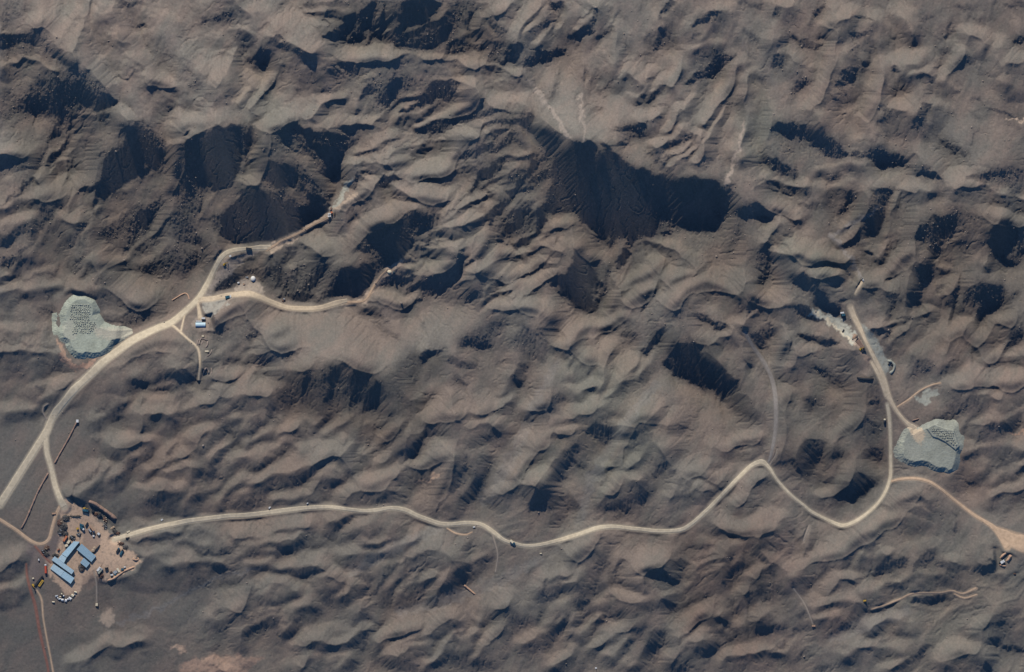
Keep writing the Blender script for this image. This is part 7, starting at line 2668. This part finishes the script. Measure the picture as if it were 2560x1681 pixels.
mb.add(vs, fs).build('tent_cloth', MT['white'], t, True)
MB().box(-.8, .8, -4.15, -3.6, 0, 1.9).build('door_flap', MT['dark'], t)
container(616, 693, 0, 'grey slab roofed box west of the dome tent', MT['grey'], 3.2, 1.2, 1.8, 'box', 'storage_box')
container(595, 707, 20, 'small white box south west of the dome tent', MT['white'], 2.6, 1.8, 1.8, 'box', 'storage_box')
container(609, 711, 70, 'small pale crate between the dome tent and the road', MT['soil'], 2.2, 1.6, 1.4, 'crate', 'crate')
# barrel roofed shed with white heap beside it
t = empty('barrel_shed', 501, 813, 'barrel roofed blue white shed south of the road fork', 'shed', None, 0)
mb = MB()
n = 12
vs, fs = [], []
for sx in (-6.2, 6.2):
    for i in range(n + 1):
        a = math.pi * i / n
        vs.append((sx, -3.2 * math.cos(a), 3.0 * math.sin(a) - (.5 if i in (0, n) else 0)))
for i in range(n):
    fs.append((i, i + 1, n + 2 + i, n + 1 + i))
mb.add(vs, fs).build('roof', MT['roof3'], t, True)
w = MB()
for s, sx in ((1, 6.15), (-1, -6.15)):
    ring = [(sx, -3.15 * math.cos(math.pi * i / n), 2.95 * math.sin(math.pi * i / n) - (.5 if i in (0, n) else 0)) for i in range(n + 1)]
    w.add(ring, [tuple(range(n + 1))])
w.build('wall', MT['wall'], t)
MB().box(6.15, 6.22, -1.1, 1.1, -.3, 2.0).build('door', MT['dark'], t)
container(497, 803.5, 0, 'row of white bins along the north side of the barrel roofed shed', MT['white'], 7.5, 1.6, 1.4, 'bin row', 'bin_row')
container(508, 796, 0, 'white hut with a dark south side north of the barrel roofed shed', MT['white'], 4.4, 2.2, 2.4, 'hut', 'hut')
# stone ruins
wall_run('stone_wall', [(497, 862), (500, 850), (505, 846), (512, 848), (519, 852)], .7, 1.5, MT['stone'], 'horseshoe stone wall round the northern ruin', 'wall')
wall_run('stone_wall', [(519, 853), (518, 862), (513, 870)], .7, 1.5, MT['stone'], 'right hand wing of the northern ruin', 'wall')
wall_run('stone_wall', [(492, 864), (494, 853), (497, 848)], .6, 1.2, MT['stone'], 'outer left wall of the northern ruin', 'wall')
wall_run('stone_wall', [(503, 862), (506, 855), (509, 853)], .8, 1.0, MT['stone'], 'pale stub of wall inside the northern ruin', 'wall')
wall_run('stone_wall', [(508, 937), (511, 926), (516, 920), (521, 926), (522, 936)], .8, 1.4, MT['stone'], 'horseshoe stone wall round the southern ruin', 'wall')
wall_run('stone_wall', [(514, 936), (516, 930), (518, 936)], .5, 1.0, MT['stone'], 'inner stub of wall in the southern ruin', 'wall')
wall_run('stone_wall', [(528, 936), (529, 927), (528, 920)], .5, 1.0, MT['stone'], 'straight piece of wall east of the southern ruin', 'wall')
wall_run('stone_wall', [(514, 893), (522, 888), (528, 880), (529, 874)], .4, .8, MT['stone'], 'curved low wall beside the white trailer', 'wall')
container(517, 878.5, 0, 'white trailer box beside the track through the ruins', MT['cream'], 4.6, 2.2, 2.0, 'trailer', 'trailer')
container(507, 840.5, 0, 'small pale tank above the northern ruin', MT['cream'], 2.8, 2.0, 1.8, 'tank')
# mine mouth on the pale cut
q6 = lambda a, b: (790 + a * .0704, 490 + b * .0704)
truck(*q6(470, 722), 4, 'southern white truck at the mine mouth', MT['white'], MT['white'], 4.2, 2.0)
truck(*q6(475, 640), 8, 'northern white truck at the mine mouth', MT['white'], MT['white'], 3.6, 1.8)
container(*q6(548, 585), 20, 'orange compressor box at the mine mouth', MT['orange'], 2.6, 2.2, 1.8, 'compressor', 'compressor')
car(*q6(582, 648), 80, 'western one of two dark cars at the mine mouth', MT['dark'], length=3.6)
car(*q6(660, 650), 80, 'eastern one of two dark cars at the mine mouth', MT['dark'], length=3.6)
container(*q6(530, 450), 60, 'reddish brown box above the mine mouth', MT['brown'], 3.2, 2.2, 2.0, 'box', 'storage_box')
t = empty('tarpaulin', 973.5, 680, 'white tarpaulin covered heap at the end of the narrow eastern mine track', 'tarpaulin')
MB().lump((0, 0, 0), 3.0, 2.4, 1.4, 31, 4, 14, .12).build('cloth', MT['cream'], t, True)
t = empty('loader', 984, 682, 'dark loader beside the white tarpaulin', 'loader', None, 1.2, .05)
MB().box(-1.5, 1.3, -1, 1, .5, 1.5, .2).build('body', MT['teal'], t)
MB().box(-.6, .5, -.7, .7, 1.5, 2.3, .15).build('cab', MT['dark'], t)
wheels(t, [.9, -.9], 1.0, .55)

# ---------------------------------------------------------------- eastern quarry
q7 = lambda a, b: (2000 + a * .1408, 740 + b * .1408)
container(*q7(752, 300), 5, 'white flat topped box at the head of the quarry road', MT['white'], 4.6, 2.0, 1.6, 'box', 'storage_box')
truck(*q7(775, 340), 5, 'dark blue truck south of the white box at the quarry head', MT['teal'], MT['teal'], 4.6, 2.8)
car(*q7(770, 620), 60, 'black car on the pale quarry floor', MT['dark'], length=3.6)
t = empty('soil_bin', *q7(968, 725), 'orange soil filled bin at the upper end of the brown sheds', 'soil bin', None, math.radians(62))
MB().box(-3.6, 3.6, -2.0, 2.0, -.6, 1.8).build('bin_wall', MT['wood'], t)
MB().lump((0, 0, 1.7), 3.2, 1.7, .7, 77, 3, 12, .15).build('soil_load', MT['soil'], t)
def low_shed(px, py, dg, l, w, h, m, label):
    t = empty('shed', px, py, label, 'shed', None, math.radians(dg))
    MB().box(-l / 2 + .2, l / 2 - .2, -w / 2 + .2, w / 2 - .2, -1, h).build('wall', MT['wall'], t)
    r = MB()
    k = int(l / 1.0)
    for i in range(k):
        x0 = -l / 2 + i * l / k
        r.box(x0, x0 + l / k * .85, -w / 2, w / 2, h, h + .12)
        r.box(x0 + l / k * .85, x0 + l / k, -w / 2, w / 2, h, h + .2)
    r.build('roof', m, t)
    MB().box(l / 2 - .2, l / 2 - .12, -.6, .6, -.2, 1.9).build('door', MT['dark'], t)
    return t
low_shed(*q7(1055, 840), -58, 9.0, 5.0, 2.2, MT['brown'], 'larger brown roofed shed along the quarry road')
low_shed(*q7(1100, 905), -58, 4.4, 4.6, 1.8, MT['brown'], 'small brown roofed shed south of the larger brown shed')
excavator(*q7(1075, 945), 35, 'orange yellow excavator at the lower end of the brown sheds', 1)
container(*q7(1120, 968), 30, 'dark steel hopper beside the orange yellow excavator', MT['dark'], 5.6, 2.2, 2.4, 'hopper', 'hopper')
container(*q7(1010, 785), 62, 'dark steel hopper between the soil bin and the larger brown shed', MT['dark'], 5.6, 2.0, 2.4, 'hopper', 'hopper')
car(*q7(1582, 1205), 60, 'western dark car on the grey spoil terrace', MT['dark'], length=3.4)
car(*q7(1636, 1220), 20, 'eastern dark car on the grey spoil terrace', MT['dark'], length=3.4)
wall_run('spoil_bank', [(2219, 903), (2228, 905), (2236, 914), (2234, 926), (2225, 934)], 2.2, 2.0, MT['tail2'], 'curved grey spoil bank at the lower end of the spoil terrace', 'spoil bank')
wall_run('wall', [(2142, 944), (2160, 947), (2184, 948)], .8, 2.4, MT['dark'], 'dark straight wall on the slope west of the quarry road', 'wall')
wall_run('soil_bank', [(2280, 1052), (2288, 1050), (2298, 1047)], .8, 1.5, MT['brown'], 'short brown bank above the grey rock heap', 'earth bank')
car(2157.3, 700, -62, 'white pickup truck on the bare slope above the quarry', MT['white'], pickup=True, length=4.6)
truck(2211.5, 1052, 80, 'small dark truck left of the quarry road', MT['cream'], MT['dark'], 4.6, 2.4)
# east edge pit
q8 = lambda a, b: (2440 + a * .0768, 1330 + b * .0768)
truck(*q8(860, 975), 32, 'bright white truck in the pit on the eastern edge', MT['white'], MT['white'], 5.4, 3.4, loadh=2.0)
car(*q8(778, 995), 60, 'black car touching the front of the bright white truck', MT['dark'], length=2.8)
wall_run('soil_bank', [q8(800, 870), q8(840, 810), q8(900, 750), q8(970, 690)], 2.2, 2.6, MT['soil'], 'orange soil bank on the north west side of the eastern pit', 'earth bank')
wall_run('soil_bank', [q8(1000, 970), q8(1050, 900), q8(1100, 830), q8(1130, 750)], 2.6, 2.6, MT['soil'], 'orange soil bank on the east side of the eastern pit', 'earth bank')
wall_run('soil_bank', [q8(750, 1060), q8(860, 1100), q8(970, 1130)], 2.0, 1.6, MT['soil'], 'orange soil bank south of the bright white truck', 'earth bank')
container(*q8(1255, 1362), 0, 'small dark crate at the end of the pale strip east of the pit', MT['rusty'], 2.6, 1.4, 1.2, 'crate', 'crate')
# middle road
t = truck(1281, 1355.5, -40, 'truck with a cream load driving on the southern road', MT['teal'], MT['cream'], 7.0, 2.8, loadh=2.2)
# lone small things
container(768.6, 1258.5, 30, 'white stone marker north of the southern road, the eastern one of two', MT['white'], 2.0, 1.2, 1.2, 'marker stone', 'marker_stone')
container(674, 1269.5, 40, 'white stone marker north of the southern road, the western one of two', MT['white'], 3.0, 1.6, 1.2, 'marker stone', 'marker_stone')
container(1185, 1318, 10, 'white tank beside the bend of the southern road', MT['white'], 2.8, 1.4, 1.2, 'tank')
container(404.6, 1300, 40, 'white tank on the slope above the southern road near the camp', MT['white'], 2.6, 1.8, 1.6, 'tank')
container(1352, 1384, 0, 'pale box south of the southern road east of the truck', MT['cream'], 2.6, 1.4, 1.2, 'box', 'storage_box')
container(2161.5, 1502, 10, 'bright yellow box where the orange cut begins', MT['yellow'], 3.6, 1.8, 1.6, 'box', 'storage_box')
container(2034, 1565, 0, 'pale pink box at the end of the faint southern track', MT['soil'], 4.2, 2.0, 1.4, 'box', 'storage_box')
t = empty('mast', 1490, 1671, 'thin white mast with a cross bar near the bottom of the picture', 'mast')
MB().cyl((0, 0, -.5), (0, 0, 7), .28, .16).build('pole', MT['white'], t)
MB().cyl((-1.6, 0, 5.6), (1.6, 0, 5.6), .16).build('cross_bar', MT['white'], t)
MB().box(-1, 1, -1, 1, -.5, .3).build('base', MT['white'], t)

# ---------------------------------------------------------------- loose rocks on the crags (nobody could count them)
r = np.random.default_rng(77)
NB = 9000
bx, by = r.uniform(-650, 650, NB * 6), r.uniform(-430, 430, NB * 6)
ii, jj = ((bx - X0) / DX).astype(int), ((by - Y0) / DX).astype(int)
prob = rough[jj, ii] ** 1.5 * np.clip((TM[jj, ii] - .05) * 6, 0, 1) * (0.35 + north[jj, ii])
sel = r.random(NB * 6) < prob * 0.9
bx, by = bx[sel][:NB], by[sel][:NB]
bz = zs(bx, by)
n = len(bx)
base_v = np.array([(1, 0, -.3), (.3, .95, -.3), (-.8, .6, -.3), (-.8, -.6, -.3), (.3, -.95, -.3), (.5, .2, .6), (-.2, .5, .7), (-.3, -.4, .6), (.4, -.4, .5)])
base_f = [(0, 1, 5), (1, 6, 5), (1, 2, 6), (2, 7, 6), (2, 3, 7), (3, 4, 7), (4, 8, 7), (4, 0, 8), (0, 5, 8), (5, 6, 7), (5, 7, 8)]
sz = r.lognormal(-.75, .42, n)
an = r.uniform(0, 6.28, n)
V = base_v[None] * (1 + .2 * r.standard_normal((n, 9, 3))) * sz[:, None, None]
ca, sa = np.cos(an)[:, None], np.sin(an)[:, None]
V = np.stack([V[..., 0] * ca - V[..., 1] * sa + bx[:, None], V[..., 0] * sa + V[..., 1] * ca + by[:, None], V[..., 2] + bz[:, None]], -1)
F = (np.array(base_f)[None] + (np.arange(n) * 9)[:, None, None]).reshape(-1, 3)
me = bpy.data.meshes.new('loose_rocks')
me.vertices.add(n * 9)
me.vertices.foreach_set('co', V.astype(np.float32).ravel())
me.loops.add(F.size)
me.loops.foreach_set('vertex_index', F.astype(np.int32).ravel())
me.polygons.add(len(F))
me.polygons.foreach_set('loop_start', np.arange(0, F.size, 3, dtype=np.int32))
me.polygons.foreach_set('loop_total', np.full(len(F), 3, np.int32))
me.update(calc_edges=True)
link('loose_rocks', me, MT['boulder'], label='loose brown rocks strewn over the shaded crags', cat='rocks', kind='stuff')
